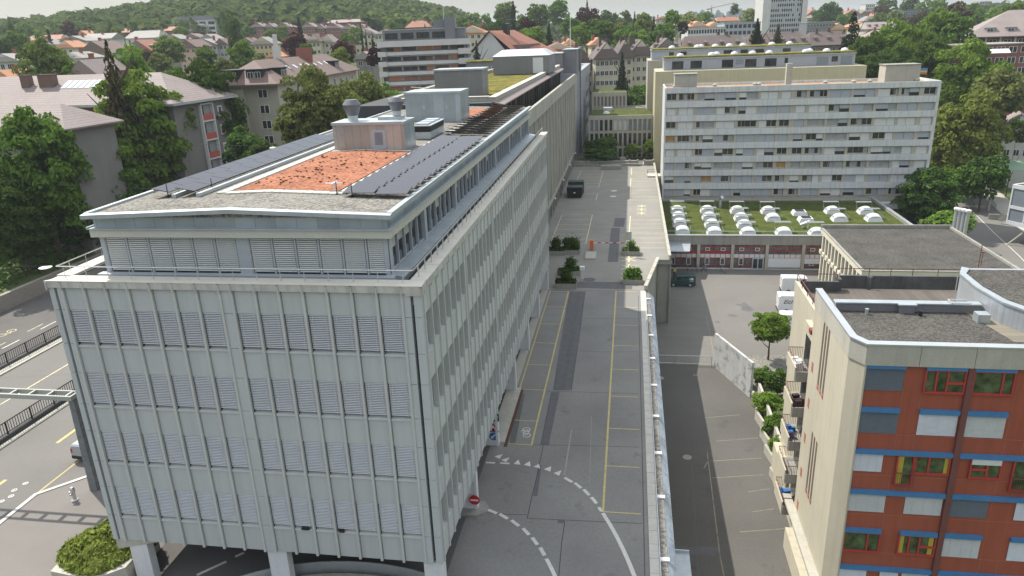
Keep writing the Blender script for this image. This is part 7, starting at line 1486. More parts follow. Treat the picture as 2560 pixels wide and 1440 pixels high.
# ------------------------------------------------------------------ park and garden trees across the city
CITY = [(170, 60, 40, 400, 'f', 'purple', 'wide purple beech at the foot of the wooded hill'), (22, 50, 26, 380, 'p', 'deep', 'dark poplar at the left edge'), (40, 84, 70, 300, 'm', 'green', 'round green tree below the dark poplar'), (4, 100, 40, 280, 'm', 'deep', 'dark tree cut by the left edge'), (118, 72, 46, 330, 'cm', 'conifer', 'dark cedar right of the round green tree'),
        (272, 54, 22, 420, 'p', 'deep', 'small dark poplar below the wood, left'), (288, 66, 24, 380, 'f', 'gold', 'yellow green tree right of the long grey roofs'), (255, 75, 30, 400, 'f', 'pale', 'pale tree between the orange roof and grey roofs'), (412, 92, 80, 250, 'm', 'pale', 'tall pale birch left of the pink gabled house'), (395, 135, 60, 215, 'm', 'olive', 'olive tree below the birch'), (370, 128, 40, 240, 'm', 'brown', 'brownish tree by the red brown roof'),
        (578, 38, 44, 300, 'p', 'deep', 'tall dark poplar in front of the wood'), (556, 22, 26, 420, 'p', 'green', 'slimmer poplar right of the white modern building'), (600, 106, 74, 240, 'm', 'bright', 'bright yellow green round tree below the blue grey row'), (508, 120, 60, 235, 'm', 'green', 'green tree in front of the pink gabled house'), (560, 150, 60, 200, 'm', 'olive', 'low olive tree above the beige house roof'), (648, 140, 50, 225, 'f', 'olive', 'small olive tree right of the bright round tree'),
        (745, 40, 38, 330, 'cm', 'conifer', 'dark pointed sequoia in front of the brick terraces'), (738, 90, 72, 260, 'm', 'purple', 'purple beech left of the pale chimney'), (764, 112, 40, 230, 'f', 'green', 'small green tree right of the purple beech'), (855, 104, 64, 240, 'm', 'purple', 'purple beech below the cream villas'), (848, 122, 50, 200, 'm', 'gold', 'golden green bush in front of the right purple beech'), (936, 118, 50, 205, 'm', 'purple', 'dark purple tree beside the orange shutter tower'), (888, 70, 42, 330, 'f', 'pale', 'pale willow among the cream villas'), (862, 84, 28, 320, 'f', 'green', 'dark green tree left of the pale willow'), (680, 78, 50, 360, 'f', 'green', 'row of green below the brick terraces'),
        (902, 66, 8, 300, 'p', 'conifer', 'thin dark cypress left of the orange shutter tower, first'), (914, 84, 8, 290, 'p', 'conifer', 'thin dark cypress left of the orange shutter tower, second'), (930, 88, 9, 285, 'p', 'conifer', 'thin dark cypress left of the orange shutter tower, third'), (980, 56, 36, 400, 'f', 'green', 'round green tree above the orange shutter tower'), (1062, 60, 26, 330, 'cm', 'brown', 'small brown conifer above the orange shutter tower'),
        (1190, 100, 30, 225, 'cm', 'conifer', 'dark fir between the orange shutter tower and the gabled house'), (1262, 8, 60, 420, 'm', 'pale', 'tall light tree on the skyline above the gabled house'), (1282, 2, 46, 340, 'cm', 'conifer', 'tall dark conifer on the skyline above the gabled house'), (1245, 52, 60, 320, 'm', 'deep', 'spreading dark pine above the gabled house'), (1312, 40, 50, 340, 'm', 'green', 'green tree right of the tall dark conifer'), (1345, 12, 60, 440, 'm', 'green', 'tall green tree group left of the copper beech, front'), (1395, 4, 60, 450, 'm', 'green', 'tall green tree on the skyline in the middle'), (1320, 50, 64, 290, 'm', 'purple', 'broad copper beech behind the gabled house'), (1300, 80, 30, 280, 'f', 'brown', 'reddish tree left of the copper beech'),
        (1330, 70, 70, 270, 'm', 'bright', 'bright green trees right of the gabled house roof'), (1372, 54, 26, 270, 'cm', 'conifer', 'dark pointed conifer behind the red roofed house'), (1450, 62, 56, 300, 'm', 'bright', 'bright round tree above the grey stair core'), (1505, 52, 60, 310, 'm', 'green', 'round green tree above the orange hipped roof'), (1468, 22, 64, 380, 'm', 'purple', 'big copper beech with a pointed conifer behind it'), (1468, 0, 30, 390, 'cm', 'brown', 'pointed dark conifer rising out of the copper beech'), (1425, 44, 50, 340, 'm', 'green', 'green tree left of the big copper beech'), (1562, 30, 44, 420, 'f', 'pale', 'pale flowering tree in the middle distance'), (1587, 28, 24, 400, 'cm', 'conifer', 'small dark conifer beside the pale flowering tree'), (1610, 36, 50, 350, 'm', 'gold', 'yellow green tree above the mansard roofs'), (1565, 70, 70, 285, 'm', 'green', 'green tree above the dark mansard roof, left'), (1540, 60, 60, 310, 'm', 'olive', 'olive tree above the mansard roof'), (1635, 40, 30, 330, 'cm', 'conifer', 'narrow dark conifer above the mansard roof'), (1680, 28, 44, 320, 'm', 'bright', 'tall bright oval tree above the mansard row'), (1635, 66, 22, 290, 'cm', 'conifer', 'small dark conifer near the little roof turret'), (1660, 62, 60, 285, 'm', 'green', 'green tree behind the mansard roofs'), (1600, 78, 60, 270, 'm', 'bright', 'bright tree just over the mansard ridge'), (1708, 56, 30, 320, 'm', 'purple', 'dark tree at the left end of the white office building'), (1718, 34, 60, 480, 'f', 'gold', 'broad golden tree below the crane'), (1765, 36, 60, 520, 'f', 'green', 'green tree line below the crane'), (1838, 12, 24, 500, 'f', 'deep', 'dark oval tree on the skyline left of the high-rise'), (1880, 26, 50, 480, 'f', 'gold', 'golden tree left of the high-rise'), (1520, 30, 60, 480, 'f', 'deep', 'dark tree line in the middle distance'), (1482, 50, 40, 330, 'f', 'deep', 'dark tree under the copper beech'),
        (2080, 8, 64, 520, 'm', 'deep', 'round dark tree on the hillside right of the high-rise'), (2040, 30, 40, 560, 'f', 'green', 'green trees among the red hillside roofs'), (2205, 12, 36, 540, 'f', 'brown', 'dark reddish tree on the hillside'), (2220, 2, 60, 620, 'f', 'deep', 'dark tree on the right skyline'), (2275, 0, 70, 600, 'f', 'deep', 'dark wood on the right skyline, middle'), (2340, 4, 90, 560, 'f', 'green', 'green wood on the right skyline'), (2240, 28, 50, 480, 'f', 'olive', 'olive tree left of the slate blue block'), (2300, 36, 80, 400, 'm', 'brown', 'brown green tree below the slate blue block'), (2200, 40, 50, 480, 'f', 'green', 'green tree among the hillside houses'), (2110, 40, 60, 480, 'f', 'green', 'green bushes below the round dark tree'), (2430, 16, 90, 420, 'f', 'green', 'green tree line left of the upper right corner'), (2500, 24, 70, 400, 'f', 'bright', 'bright tree above the mauve hipped roof'),
        (1150, 50, 60, 420, 'f', 'green', 'green tree above the salmon roof'), (1110, 40, 60, 470, 'f', 'green', 'green tree at the foot of the wood behind the long white building'), (1000, 40, 70, 480, 'f', 'bright', 'bright tree at the foot of the wood'), (1180, 36, 50, 500, 'f', 'pale', 'pale tree near the small white buildings'), (1215, 40, 40, 440, 'f', 'green', 'green tree left of the spreading pine'), (330, 55, 30, 420, 'f', 'green', 'green tree in front of the wood above the long red roof'), (60, 60, 40, 420, 'f', 'green', 'green tree beside the dark poplar'), (205, 62, 40, 430, 'f', 'pale', 'pale green tree right of the purple beech'), (96, 80, 30, 360, 'f', 'green', 'small tree left of the purple beech'), (455, 72, 50, 400, 'f', 'green', 'green tree below the white modern building'), (620, 66, 40, 430, 'f', 'green', 'green tree right of the tall poplar'), (705, 66, 30, 420, 'f', 'green', 'small tree before the brick terraces')]
for c in CITY: T(*c)
# bands of scattered garden trees too small to tell apart, and the wood on the hill: one mass each
def wood(name, n, amin, amax, dmin, dmax, hmin, hmax, ls, label_mat, seed, cond=None, nl=30):
    g = np.random.default_rng(seed); cen = []; nrm = []; sz = []; k = 0
    while k < n:
        a = math.radians(g.uniform(amin, amax)); d = math.sqrt(g.uniform(dmin**2, dmax**2)); x, y = d*math.sin(a), d*math.cos(a)
        if cond and not cond(math.degrees(a), d): continue
        k += 1; z = ground(x, y); h = g.uniform(hmin, hmax); R_ = h*g.uniform(.30, .42); v = g.normal(size=(nl, 3)); v /= np.linalg.norm(v, axis=1, keepdims=True); v[:, 2] = np.abs(v[:, 2])*1.0-.25*(g.random(nl) < .3)
        con = g.random() < .12; sc = np.array([R_*.55, R_*.55, h*.6]) if con else np.array([R_, R_, h*.38])
        cen.append(np.array([x, y, z+h*(.4 if con else .58)])+v*sc*g.uniform(.75, 1.05, (nl, 1))); nrm.append(v+g.normal(size=(nl, 3))*.35+np.array([0, 0, .2])); sz.append(np.full(nl, ls*R_/4.5))
    me = quads(np.concatenate(cen), np.concatenate(nrm), np.concatenate(sz), name, 1.3, rg=g); me.materials.append(label_mat); o = addobj(name, me); o['kind'] = 'stuff'; return o
wood('hill_wood', 6500, -52, -11.5, 500, 1000, 13, 24, 2.6, leafmat('wood_green', (.045, .08, .022), (.15, .205, .06)), 5, lambda a, d: d > (515 if -33 < a < -19 else 510))
wood('distant_wood', 2600, -13, 32, 640, 1250, 12, 20, 2.8, leafmat('distant_green', (.040, .07, .024), (.12, .165, .055)), 6, lambda a, d: d > (640 if a < 9 else 760))
wood('garden_trees', 260, -48, 30, 300, 520, 5, 9, 1.7, leafmat('garden_green', (.05, .08, .022), (.14, .195, .055)), 8)
wood('far_wood', 1600, -60, 45, 1600, 3300, 16, 26, 6.0, leafmat('far_green', (.030, .05, .018), (.07, .10, .035)), 9, None, 18)
# shrubbery mass under the garden trees behind the stone wall
g_ = np.random.default_rng(4); n_ = 9000; x_ = g_.uniform(-112, -77.2, n_); y_ = g_.uniform(52, 128, n_); zz = np.array([ground(a, b_) for a, b_ in zip(x_, y_)]); zz = zz+g_.uniform(.05, 1.4, n_)*(.4+.6*np.sin(x_*.5)**2)
me = quads(np.stack([x_, y_, zz], 1), g_.normal(size=(n_, 3))+np.array([0, 0, .8]), .55, 'undergrowth', rg=g_); me.materials.append(LEAF['deep']); o = addobj('undergrowth', me); o['kind'] = 'stuff'
n_ = 5000; x_ = g_.uniform(-62, -38, n_); y_ = g_.uniform(100, 128, n_); me = quads(np.stack([x_, y_, g_.uniform(.1, 2.4, n_)], 1), g_.normal(size=(n_, 3))+np.array([0, 0, .8]), .6, 'undergrowth', rg=g_); me.materials.append(LEAF['deep']); o = addobj('undergrowth', me); o['kind'] = 'stuff'
# ------------------------------------------------------------------ planters on the deck
def planter(px, py, L, Wd, rz, label, plants, nl=2, hh=1.4):
    c = atz(px, py, 0.0); t = thing('planter', (c[0], c[1], 0.005), label, 'planter', 'concrete planters on the deck', math.radians(rz)); b = MB()
    for x0, y0, x1, y1 in ((-L/2, -Wd/2, L/2, -Wd/2+.12), (-L/2, Wd/2-.12, L/2, Wd/2), (-L/2, -Wd/2+.12, -L/2+.12, Wd/2-.12), (L/2-.12, -Wd/2+.12, L/2, Wd/2-.12)): b.box(x0, y0, 0, x1, y1, .62)
    lb(b, 'trough', M['conc'], t); b = MB(); b.box(-L/2+.11, -Wd/2+.11, .1, L/2-.11, Wd/2-.11, .5); lb(b, 'soil', M['soil'], t)
    s = thing('planter_shrub', (c[0], c[1], .5), plants, 'shrub', 'shrubs in the deck planters', math.radians(rz))
    g = np.random.default_rng(int(px)); cen = []; nrm = []
    n = 500; x = g.uniform(-L/2+.1, L/2-.1, n); y = g.uniform(-Wd/2+.1, Wd/2-.1, n); cen.append(np.stack([x, y, g.uniform(0, .35, n)], 1)); nrm.append(g.normal(size=(n, 3))+np.array([0, 0, .7]))
    for i in range(nl):
        x0 = (-.5+(i+.5)/nl)*L*.7; n = 520; v = g.normal(size=(n, 3))*np.array([.28, .26, .3]); cen.append(v*np.array([hh, hh, hh])*.8+np.array([x0, 0, hh*.75])); nrm.append(v*2+g.normal(size=(n, 3))*.5+np.array([0, 0, .3]))
    me = quads(np.concatenate(cen), np.concatenate(nrm), .20, 'foliage', 2.2, rg=g); addobj('foliage', me, s, mat=LEAF['green'] if px > 1500 else LEAF['deep'])
    b = MB()
    for i in range(nl): x0 = (-.5+(i+.5)/nl)*L*.7; b.tube((x0, 0, -.1), (x0, 0, hh*.8), .04, .02)
    lb(b, 'stem', M['bark'], s)
planter(1391, 634, 2.6, 1.9, 0, 'concrete planter touching the grey facade column, left of a pair', 'bushy shrub in the planter touching the grey facade', 1); planter(1427, 632, 2.7, 1.9, 0, 'concrete planter right of a pair, next to the orange barrier', 'pair of leafy shrubs in the planter next to the barrier', 2)
planter(1426, 686, 3.0, 1.9, 24, 'skewed concrete planter with a pale post beside it', 'shrub in the skewed planter', 1); planter(1415, 716, 2.7, 1.8, 0, 'concrete planter in front of the skewed one', 'dense shrub in the planter in front of the skewed one', 1)
planter(1577, 635, 2.5, 1.8, 0, 'concrete planter with a sign post on the sunny edge of the rear deck', 'thin shrub in the planter by the sign post', 1, 1.1); planter(1581, 706, 2.5, 1.8, 0, 'concrete planter at the top of the ramp beside the rail', 'full light green shrub at the top of the ramp beside the rail', 2, 1.1)
b = MB(); c = atz(1528, 423); b.box(c[0]-2.3, c[1]-.9, 0.005, c[0]+2.3, c[1]+.9, .9); b.box(c[0]-2.1, c[1]-.7, .9, c[0]+2.1, c[1]+.7, .92); b.top('planter', M['conc'], 'large empty concrete trough below the garden wall at the far end of the deck', 'planter', 'concrete planters on the deck')
# barrier, ticket post, sign, skip
c = atz(1477, 640); b = MB(); b.prism([(c[0]-.75, c[1]-1.7), (c[0]+.75, c[1]-1.7), (c[0]+.75, c[1]+1.7), (c[0]-.75, c[1]+1.7)], .005, .17); b.struct('barrier_island', M['conc_pale'])
c = atz(1479, 625); t = thing('parking_barrier', (c[0], c[1], .17), 'orange parking barrier post with a white and red boom', 'barrier'); b = MB(); b.box(c[0]-.28, c[1]-.25, .17, c[0]+.28, c[1]+.25, 1.5); b.build('post', M['orange'], t)
b = MB(); b.mi = 0
for i in range(8): b.mi = 0 if i % 2 == 0 else 1; b.box(c[0]+.28+i*.55, c[1]-.32, 1.12, c[0]+.28+(i+1)*.55, c[1]-.26, 1.24)
b.build('boom', [M['signwhite'], M['signred']], t)
c = atz(1456, 697); t = thing('ticket_post', (c[0], c[1], .005), 'pale grey ticket post beside the skewed planter', 'ticket machine'); b = MB(); b.box(c[0]-.2, c[1]-.2, .005, c[0]+.2, c[1]+.2, 1.2); b.build('body', M['blind_white'], t); b = MB(); b.box(c[0]-.32, c[1]-.3, 1.2, c[0]+.28, c[1]+.28, 1.65); b.build('hood', M['signwhite'], t)
b = MB(); b.lathe((c[0]+.9, c[1]-.3, 0.006), [(0, .008), (.8, .008)], 14); b.struct('tar_spot', M['tar'])
c = atz(1570, 640); t = thing('information_sign', (c[0], c[1], 0), 'small grey and yellow sign on a thin post in the sunny planter', 'sign'); b = MB(); b.tube((c[0], c[1], .4), (c[0], c[1], 3.4), .04); b.build('post', M['alu'], t); b = MB(); b.box(c[0]-.45, c[1]-.06, 2.3, c[0]+.45, c[1]-.02, 3.5); bd = b.build('panel', M['frame'], t); b = MB(); b.box(c[0]-.3, c[1]-.075, 2.5, c[0]-.02, c[1]-.061, 3.3); b.build('yellow_field', M['yellow'], bd)
c = atz(1437, 494); t = thing('waste_container', (c[0], c[1], .005), 'black waste container with a raised back lid standing beside the ribbed wall', 'container'); b = MB(); b.hexa([(c[0]-1.35, c[1]-.6, .25), (c[0]+1.35, c[1]-.6, .25), (c[0]+1.35, c[1]+2.6, .25), (c[0]-1.35, c[1]+2.6, .25)], [(c[0]-1.5, c[1]-.8, 2.0), (c[0]+1.5, c[1]-.8, 2.0), (c[0]+1.5, c[1]+2.8, 2.0), (c[0]-1.5, c[1]+2.8, 2.0)]); b.build('body', M['black'], t)
b = MB(); b.box(c[0]-1.5, c[1]+2.8, .2, c[0]+1.5, c[1]+4.8, 2.5); b.box(c[0]-1.4, c[1]-.7, 2.0, c[0]+1.4, c[1]+1.6, 2.12); b.build('lid', mat('dark_green_plastic', (.03, .042, .04), .5), t)
b = MB()
for x in (-1.1, 1.1):
    for y in (-.3, 2.3): b.tube((c[0]+x-.08, c[1]+y, .16), (c[0]+x+.08, c[1]+y, .16), .155, n=10)
b.build('wheel', M['black'], t); b = MB(); b.box(c[0]-.18, c[1]-.83, 1.0, c[0]+.18, c[1]-.78, 1.2); b.build('label_plate', M['signwhite'], t)
c = atz(1632, 441); b = MB(); b.box(c[0]-1.2, c[1]-1.2, .005, c[0]+1.6, c[1]+1.6, .35); b.top('stair_hatch', M['copetop'], 'pale kerbed stair opening with a thin railing at the far right of the deck', 'hatch')
b = MB()
for z in (.9, 1.3): b.tube((c[0]-1.1, c[1]+1.3, z), (c[0]+1.5, c[1]+1.3, z), .03); b.tube((c[0]-1.1, c[1]+1.3, z), (c[0]-1.1, c[1]-1.1, z), .03)
for x, y in ((-1.1, -1.1), (-1.1, 1.3), (1.5, 1.3)): b.tube((c[0]+x, c[1]+y, .35), (c[0]+x, c[1]+y, 1.3), .03)
b.top('hatch_railing', M['black'], 'thin dark railing round the pale stair opening on the deck', 'railing')
# ------------------------------------------------------------------ vehicles
def wheel(parent, x, y, z, r, side):
    w = MB(); w.tube((0, -.11, 0), (0, .11, 0), r, n=18); o = lb(w, 'wheel', M['black'], parent); o.location = (x, y, z); q = MB(); q.tube((0, -.118, 0), (0, .118, 0), r*.62, n=14); lb(q, 'rim', M['alu'], o)
def sect(b, secs):
    """body skin from cross sections (x, list of (y, z))"""
    for (x0, p), (x1, q) in zip(secs[:-1], secs[1:]):
        for i in range(len(p)-1): b.face([(x0, *p[i]), (x0, *p[i+1]), (x1, *q[i+1]), (x1, *q[i])])
    b.face([(secs[0][0], *p) for p in secs[0][1]][::-1]); b.face([(secs[-1][0], *p) for p in secs[-1][1]])
def prof(hw, z0, zs, zr, tw): return [(-hw, z0), (-hw*1.0, zs), (-tw, zr-.06), (-tw+.12, zr), (tw-.12, zr), (tw, zr-.06), (hw, zs), (hw, z0), (-hw, z0)]
def van(c, rz, paint, label, L=4.2, Hh=1.8, hw=.85, box=False, cat='van'):
    t = thing('van', c, label, cat, None, rz); b = MB(); h = Hh
    if box: secs = [(-L/2, prof(hw, .3, 1.0, h-.05, hw-.06)), (-L/2+.1, prof(hw, .25, 1.0, h, hw-.04)), (L*.10, prof(hw, .25, 1.0, h, hw-.04)), (L*.22, prof(hw, .25, 1.0, h-.06, hw-.08)), (L*.34, prof(hw, .25, 1.0, 1.12, hw-.06)), (L/2-.06, prof(hw, .28, .8, .95, hw-.1)), (L/2, prof(hw-.08, .35, .6, .75, hw-.2))]
    else: secs = [(-L/2, prof(hw-.05, .35, 1.0, h-.12, hw-.16)), (-L/2+.12, prof(hw, .25, 1.0, h, hw-.12)), (L*.08, prof(hw, .25, 1.0, h, hw-.12)), (L*.20, prof(hw, .25, 1.0, h-.10, hw-.16)), (L*.33, prof(hw, .25, .98, 1.10, hw-.08)), (L/2-.08, prof(hw-.03, .28, .75, .88, hw-.14)), (L/2, prof(hw-.12, .35, .55, .68, hw-.25))]
    sect(b, secs); lb(b, 'body', paint, t)
    g = MB(); g.box(L*.03, -hw-.003, 1.08, L*.19, hw+.003, h-.24)
    if not box: g.box(-L*.22, -hw-.003+.06, 1.08, L*.0, hw+.003-.06, h-.24)
    g.hexa([(L*.205, -hw+.14, h-.14), (L*.205, hw-.14, h-.14), (L*.335, hw-.12, 1.12), (L*.335, -hw+.12, 1.12)], [(L*.215, -hw+.14, h-.10), (L*.215, hw-.14, h-.10), (L*.35, hw-.12, 1.15), (L*.35, -hw+.12, 1.15)]); lb(g, 'window', M['glass'], t)
    for x in (-L*.30, L*.31):
        for s in (-1, 1): wheel(t, x, s*(hw-.08), .31, .31, s)
    q = MB()
    for s in (-1, 1): q.box(-L/2-.02, s*(hw-.15)-.07, .8, -L/2+.03, s*(hw-.15)+.07, 1.15)
    lb(q, 'tail_light', M['signred'], t); q = MB()
    for s in (-1, 1): q.box(L/2-.1, s*(hw-.25)-.13, .62, L/2+.0, s*(hw-.25)+.13, .8)
    lb(q, 'headlight', M['signwhite'], t); q = MB(); q.box(-L/2-.04, -hw+.08, .3, -L/2+.1, hw-.08, .55); q.box(L/2-.08, -hw+.12, .3, L/2+.04, hw-.12, .52); lb(q, 'bumper', M['black'], t)
    return t
a = atz(1714, 717, -9); green = mat('dark_green_car_paint', (.012, .055, .055), .3, var=.03, coat=.6)
t = van((a[0]-.6, a[1]+.75, -8.99), math.pi, green, 'dark green delivery van with a white emblem parked by the deck wall', 4.25, 1.85)
b = MB(); b.lathe((0, 0, 0), [(0, .0), (.22, 0), (.22, .01), (0, .01)], 10)
o = MB(); o.box(-1.75, .853, 1.15, -1.35, .86, 1.5); o.box(-1.3, .853, 1.2, -1.15, .86, 1.42); o.box(-1.8, .853, .95, -1.2, .86, 1.02); lb(o, 'emblem', M['signwhite'], t)
white = mat('white_car_paint', (.72, .74, .76), .35, var=.03, coat=.5)
def script_text(parent, s, loc, rot, size, name='lettering'):
    cu = bpy.data.curves.new('lettering', 'FONT'); cu.body = s; cu.size = size; cu.shear = .35; cu.extrude = .004; cu.align_x = 'LEFT'; cu.materials.append(M['black']); o = bpy.data.objects.new('lettering_outline', cu); COL.objects.link(o); bpy.context.view_layer.update(); me = bpy.data.meshes.new_from_object(o.evaluated_get(bpy.context.evaluated_depsgraph_get())); bpy.data.objects.remove(o); o = addobj(name, me, parent, loc); o.rotation_euler = rot; return o
a = atz(1944, 783, -9); t = van((a[0]+2.85, a[1]+1.0, -8.99), 0, white, 'taller white box van with dark script lettering, behind the lower van', 5.6, 2.65, 1.0, True)
script_text(t, 'Eichenb', (-2.2, -1.01, 1.45), (math.pi/2, 0, 0), .85)
a = atz(1948, 818, -9); t = van((a[0]+2.5, a[1]+.2, -8.99), 0, white, 'lower white van with dark script lettering and rear window line', 5.0, 2.1, .95)
script_text(t, 'Eichenb', (-1.9, -.96, .75), (math.pi/2, 0, 0), .6)
a = atz(1962, 752, -9); van((a[0]+2.6, a[1]+4.2, -8.99), 0, white, 'white van mostly hidden behind the taller white box van', 5.0, 2.5, .95, True)
a = atz(212, 1158, 0); silver = mat('silver_car_paint', (.42, .44, .47), .3, metal=.3, var=.03, coat=.5)
t = van((a[0]-.1, a[1]+2.3, 0.005), math.radians(86), silver, 'silver estate car half hidden behind the gantry pole and the grey facade', 4.5, 1.5, .88, False, 'car'); t.name = 'car'
q = MB(); q.hexa([(-2.2, -.68, .98), (-2.2, .68, .98), (-2.02, .60, 1.40), (-2.02, -.60, 1.40)], [(-2.25, -.68, .98), (-2.25, .68, .98), (-2.07, .60, 1.40), (-2.07, -.60, 1.40)]); lb(q, 'rear_window', M['glass'], t)
# bicycles at the hall
def bicycle(px, py, rz, label):
    a = atz(px, py, -9); t = thing('bicycle', (a[0], a[1], -8.99), label, 'bicycle', 'bicycles in front of the hall', rz)
    for x in (-.52, .52):
        w = MB()
        for i in range(16): p0, p1 = 2*math.pi*i/16, 2*math.pi*(i+1)/16; w.tube((x+.33*math.cos(p0), 0, .34+.33*math.sin(p0)), (x+.33*math.cos(p1), 0, .34+.33*math.sin(p1)), .02, n=4)
        for i in range(5): p0 = math.pi*i/5; w.tube((x+.32*math.cos(p0), 0, .34+.32*math.sin(p0)), (x-.32*math.cos(p0), 0, .34-.32*math.sin(p0)), .006, n=3)
        lb(w, 'wheel', M['black'], t)
    f = MB()
    for p, q in [((-.52, 0, .34), (-.18, 0, .88)), ((-.52, 0, .34), (-.05, 0, .3)), ((-.05, 0, .3), (-.18, 0, .88)), ((-.05, 0, .3), (.36, 0, .85)), ((-.17, 0, .82), (.38, 0, .9)), ((.38, 0, .95), (.52, 0, .34))]: f.tube(p, q, .022, n=5)
    lb(f, 'frame', M['alu'], t); f = MB(); f.box(-.32, -.07, .90, -.05, .07, .96); lb(f, 'saddle', M['black'], t); f = MB(); f.tube((.38, 0, .9), (.36, 0, 1.02), .018); f.tube((.36, -.28, 1.04), (.36, .28, 1.04), .018); lb(f, 'handlebar', M['black'], t)
for px, py, rz, lab in [(1719, 676, 1.4, 'bicycle nearest the deck wall in front of the hall'), (1731, 678, 1.5, 'bicycle beside the first hall column, left side'), (1742, 679, 1.6, 'dark bicycle leaning at the first hall column'), (1756, 677, 1.2, 'bicycle just right of the first hall column'), (1763, 676, 1.8, 'bicycle right of the first hall column, outer one'), (1807, 681, 2.0, 'single dark bicycle standing alone before the second red window')]: bicycle(px, py, rz, lab)
# person in a yellow jacket by the deck wall
def person(px, py, z0, label, jacket, scale=1.0, cr=True):
    a = atz(px, py, z0); t = thing('person', (a[0], a[1], z0), label, 'person')
    J = {'pel': (0, 0, .86), 'spi': (0, .07, 1.12), 'che': (0, .17, 1.34), 'nec': (0, .26, 1.50), 'hea': (0, .30, 1.64), 'top': (0, .31, 1.76), 'lh': (-.10, 0, .82), 'lk': (-.12, .10, .46), 'lf': (-.12, -.02, .07), 'lt': (-.13, .16, .04), 'rh': (.10, 0, .82), 'rk': (.12, .12, .46), 'rf': (.12, .02, .07), 'rt': (.13, .20, .04), 'ls': (-.19, .18, 1.40), 'le': (-.24, .28, 1.12), 'lw': (-.18, .48, .98), 'lm': (-.17, .56, .95), 'rs': (.19, .18, 1.40), 're': (.24, .30, 1.12), 'rw': (.18, .50, .98), 'rm': (.17, .58, .95)}
    E = [('pel', 'spi'), ('spi', 'che'), ('che', 'nec'), ('nec', 'hea'), ('hea', 'top'), ('pel', 'lh'), ('lh', 'lk'), ('lk', 'lf'), ('lf', 'lt'), ('pel', 'rh'), ('rh', 'rk'), ('rk', 'rf'), ('rf', 'rt'), ('che', 'ls'), ('ls', 'le'), ('le', 'lw'), ('lw', 'lm'), ('che', 'rs'), ('rs', 're'), ('re', 'rw'), ('rw', 'rm')]
    Rd = {'pel': .15, 'spi': .14, 'che': .155, 'nec': .055, 'hea': .095, 'top': .07, 'lh': .10, 'lk': .07, 'lf': .05, 'lt': .045, 'ls': .075, 'le': .05, 'lw': .036, 'lm': .036}
    ks = list(J); me = bpy.data.meshes.new('body'); me.from_pydata([J[k] for k in ks], [(ks.index(p), ks.index(q)) for p, q in E], []); o = addobj('body', me, t, mat=mat('dark_trousers', (.03, .03, .035), .9)); md = o.modifiers.new('skin', 'SKIN'); sv = me.skin_vertices[0].data
    for i, k in enumerate(ks): r = Rd.get(k) or Rd['l'+k[1:]]; sv[i].radius = (r, r)
    sv[0].use_root = True; o.modifiers.new('sub', 'SUBSURF').levels = 1
    jm = MB(); jm.lathe((0, .08, .92), [(.185, -.06), (.19, .15), (.20, .40), (.12, .52), (.07, .56)], 12); jo = lb(jm, 'jacket', jacket, t)
    for s in (-1, 1): jm = MB(); jm.tube((s*.19, .18, 1.41), (s*.24, .29, 1.12), .085, .068, 8); jm.tube((s*.24, .29, 1.12), (s*.18, .46, 1.0), .068, .055, 8); lb(jm, 'sleeve', jacket, t)
    hm = MB(); hm.lathe((0, .30, 1.66), [(.0, .15), (.07, .125), (.105, .05), (.108, -.02), (.09, -.06)], 10); lb(hm, 'hair', mat('dark_hair', (.03, .02, .015), .8), t)
    hm = MB(); hm.lathe((0, .315, 1.62), [(0, -.10), (.06, -.08), (.093, -.01), (.09, .05), (.06, .10)], 10); hm.box(-.012, .40, 1.60, .012, .43, 1.64); lb(hm, 'face', mat('skin', (.42, .26, .19), .6), t)
    t.rotation_euler.z = -.4; return t
person(1685, 692, -8.99, 'person in a yellow jacket and dark trousers beside the green van', mat('yellow_jacket', (.55, .47, .13), .8))
# ------------------------------------------------------------------ bottom left: planter with golden shrub, motor scooters, loop wall under the building
sp = atz(300, 1418, 0)
b = MB(); q0 = [(-33.2, 30.4), (-30.2, 30.0), (-28.9, 31.2), (-29.0, 34.4), (-31.2, 35.2), (-33.4, 32.6)]; b.prism(q0, 0.0, 1.25); b.top('planter', M['conc_pale'], 'big concrete planter at the corner below the grey facade', 'planter')
g = np.random.default_rng(12); n = 7000; th = g.uniform(0, 6.283, n); rr = np.sqrt(g.uniform(0, 1, n)); x = -31.2+rr*2.5*np.cos(th)+.3*np.sin(th*3); y = 32.8+rr*2.55*np.sin(th); z = 1.2+(1-rr**2)*1.0+g.uniform(-.25, .3, n)*(1.1-rr*.3); k = np.sin(x*4)*np.cos(y*4)*.16
me = quads(np.stack([x, y, z+k], 1)-np.array([-31.2, 32.8, 1.2]), np.stack([np.cos(th)*rr, np.sin(th)*rr, np.ones(n)], 1)+g.normal(size=(n, 3))*.5, .17, 'foliage', 3.0, rg=g); t = thing('golden_shrub', (-31.2, 32.8, 1.2), 'spreading golden green shrub filling the corner planter', 'shrub'); addobj('foliage', me, t, mat=LEAF['gold'])
b = MB()
for i in range(7): a_ = i*.9; b.tube((0, 0, -.4), (1.3*math.cos(a_), 1.3*math.sin(a_), .6), .05, .02)
b.tube((.6, 1.6, -.2), (.75, 1.8, 1.9), .03, .015); lb(b, 'branch', M['bark'], t)
me = quads(g.normal(size=(90, 3))*np.array([.25, .25, .35])+np.array([.75, 1.8, 1.7]), g.normal(size=(90, 3)), .22, 'shoot', 2, rg=g); addobj('shoot', me, t, mat=LEAF['green'])
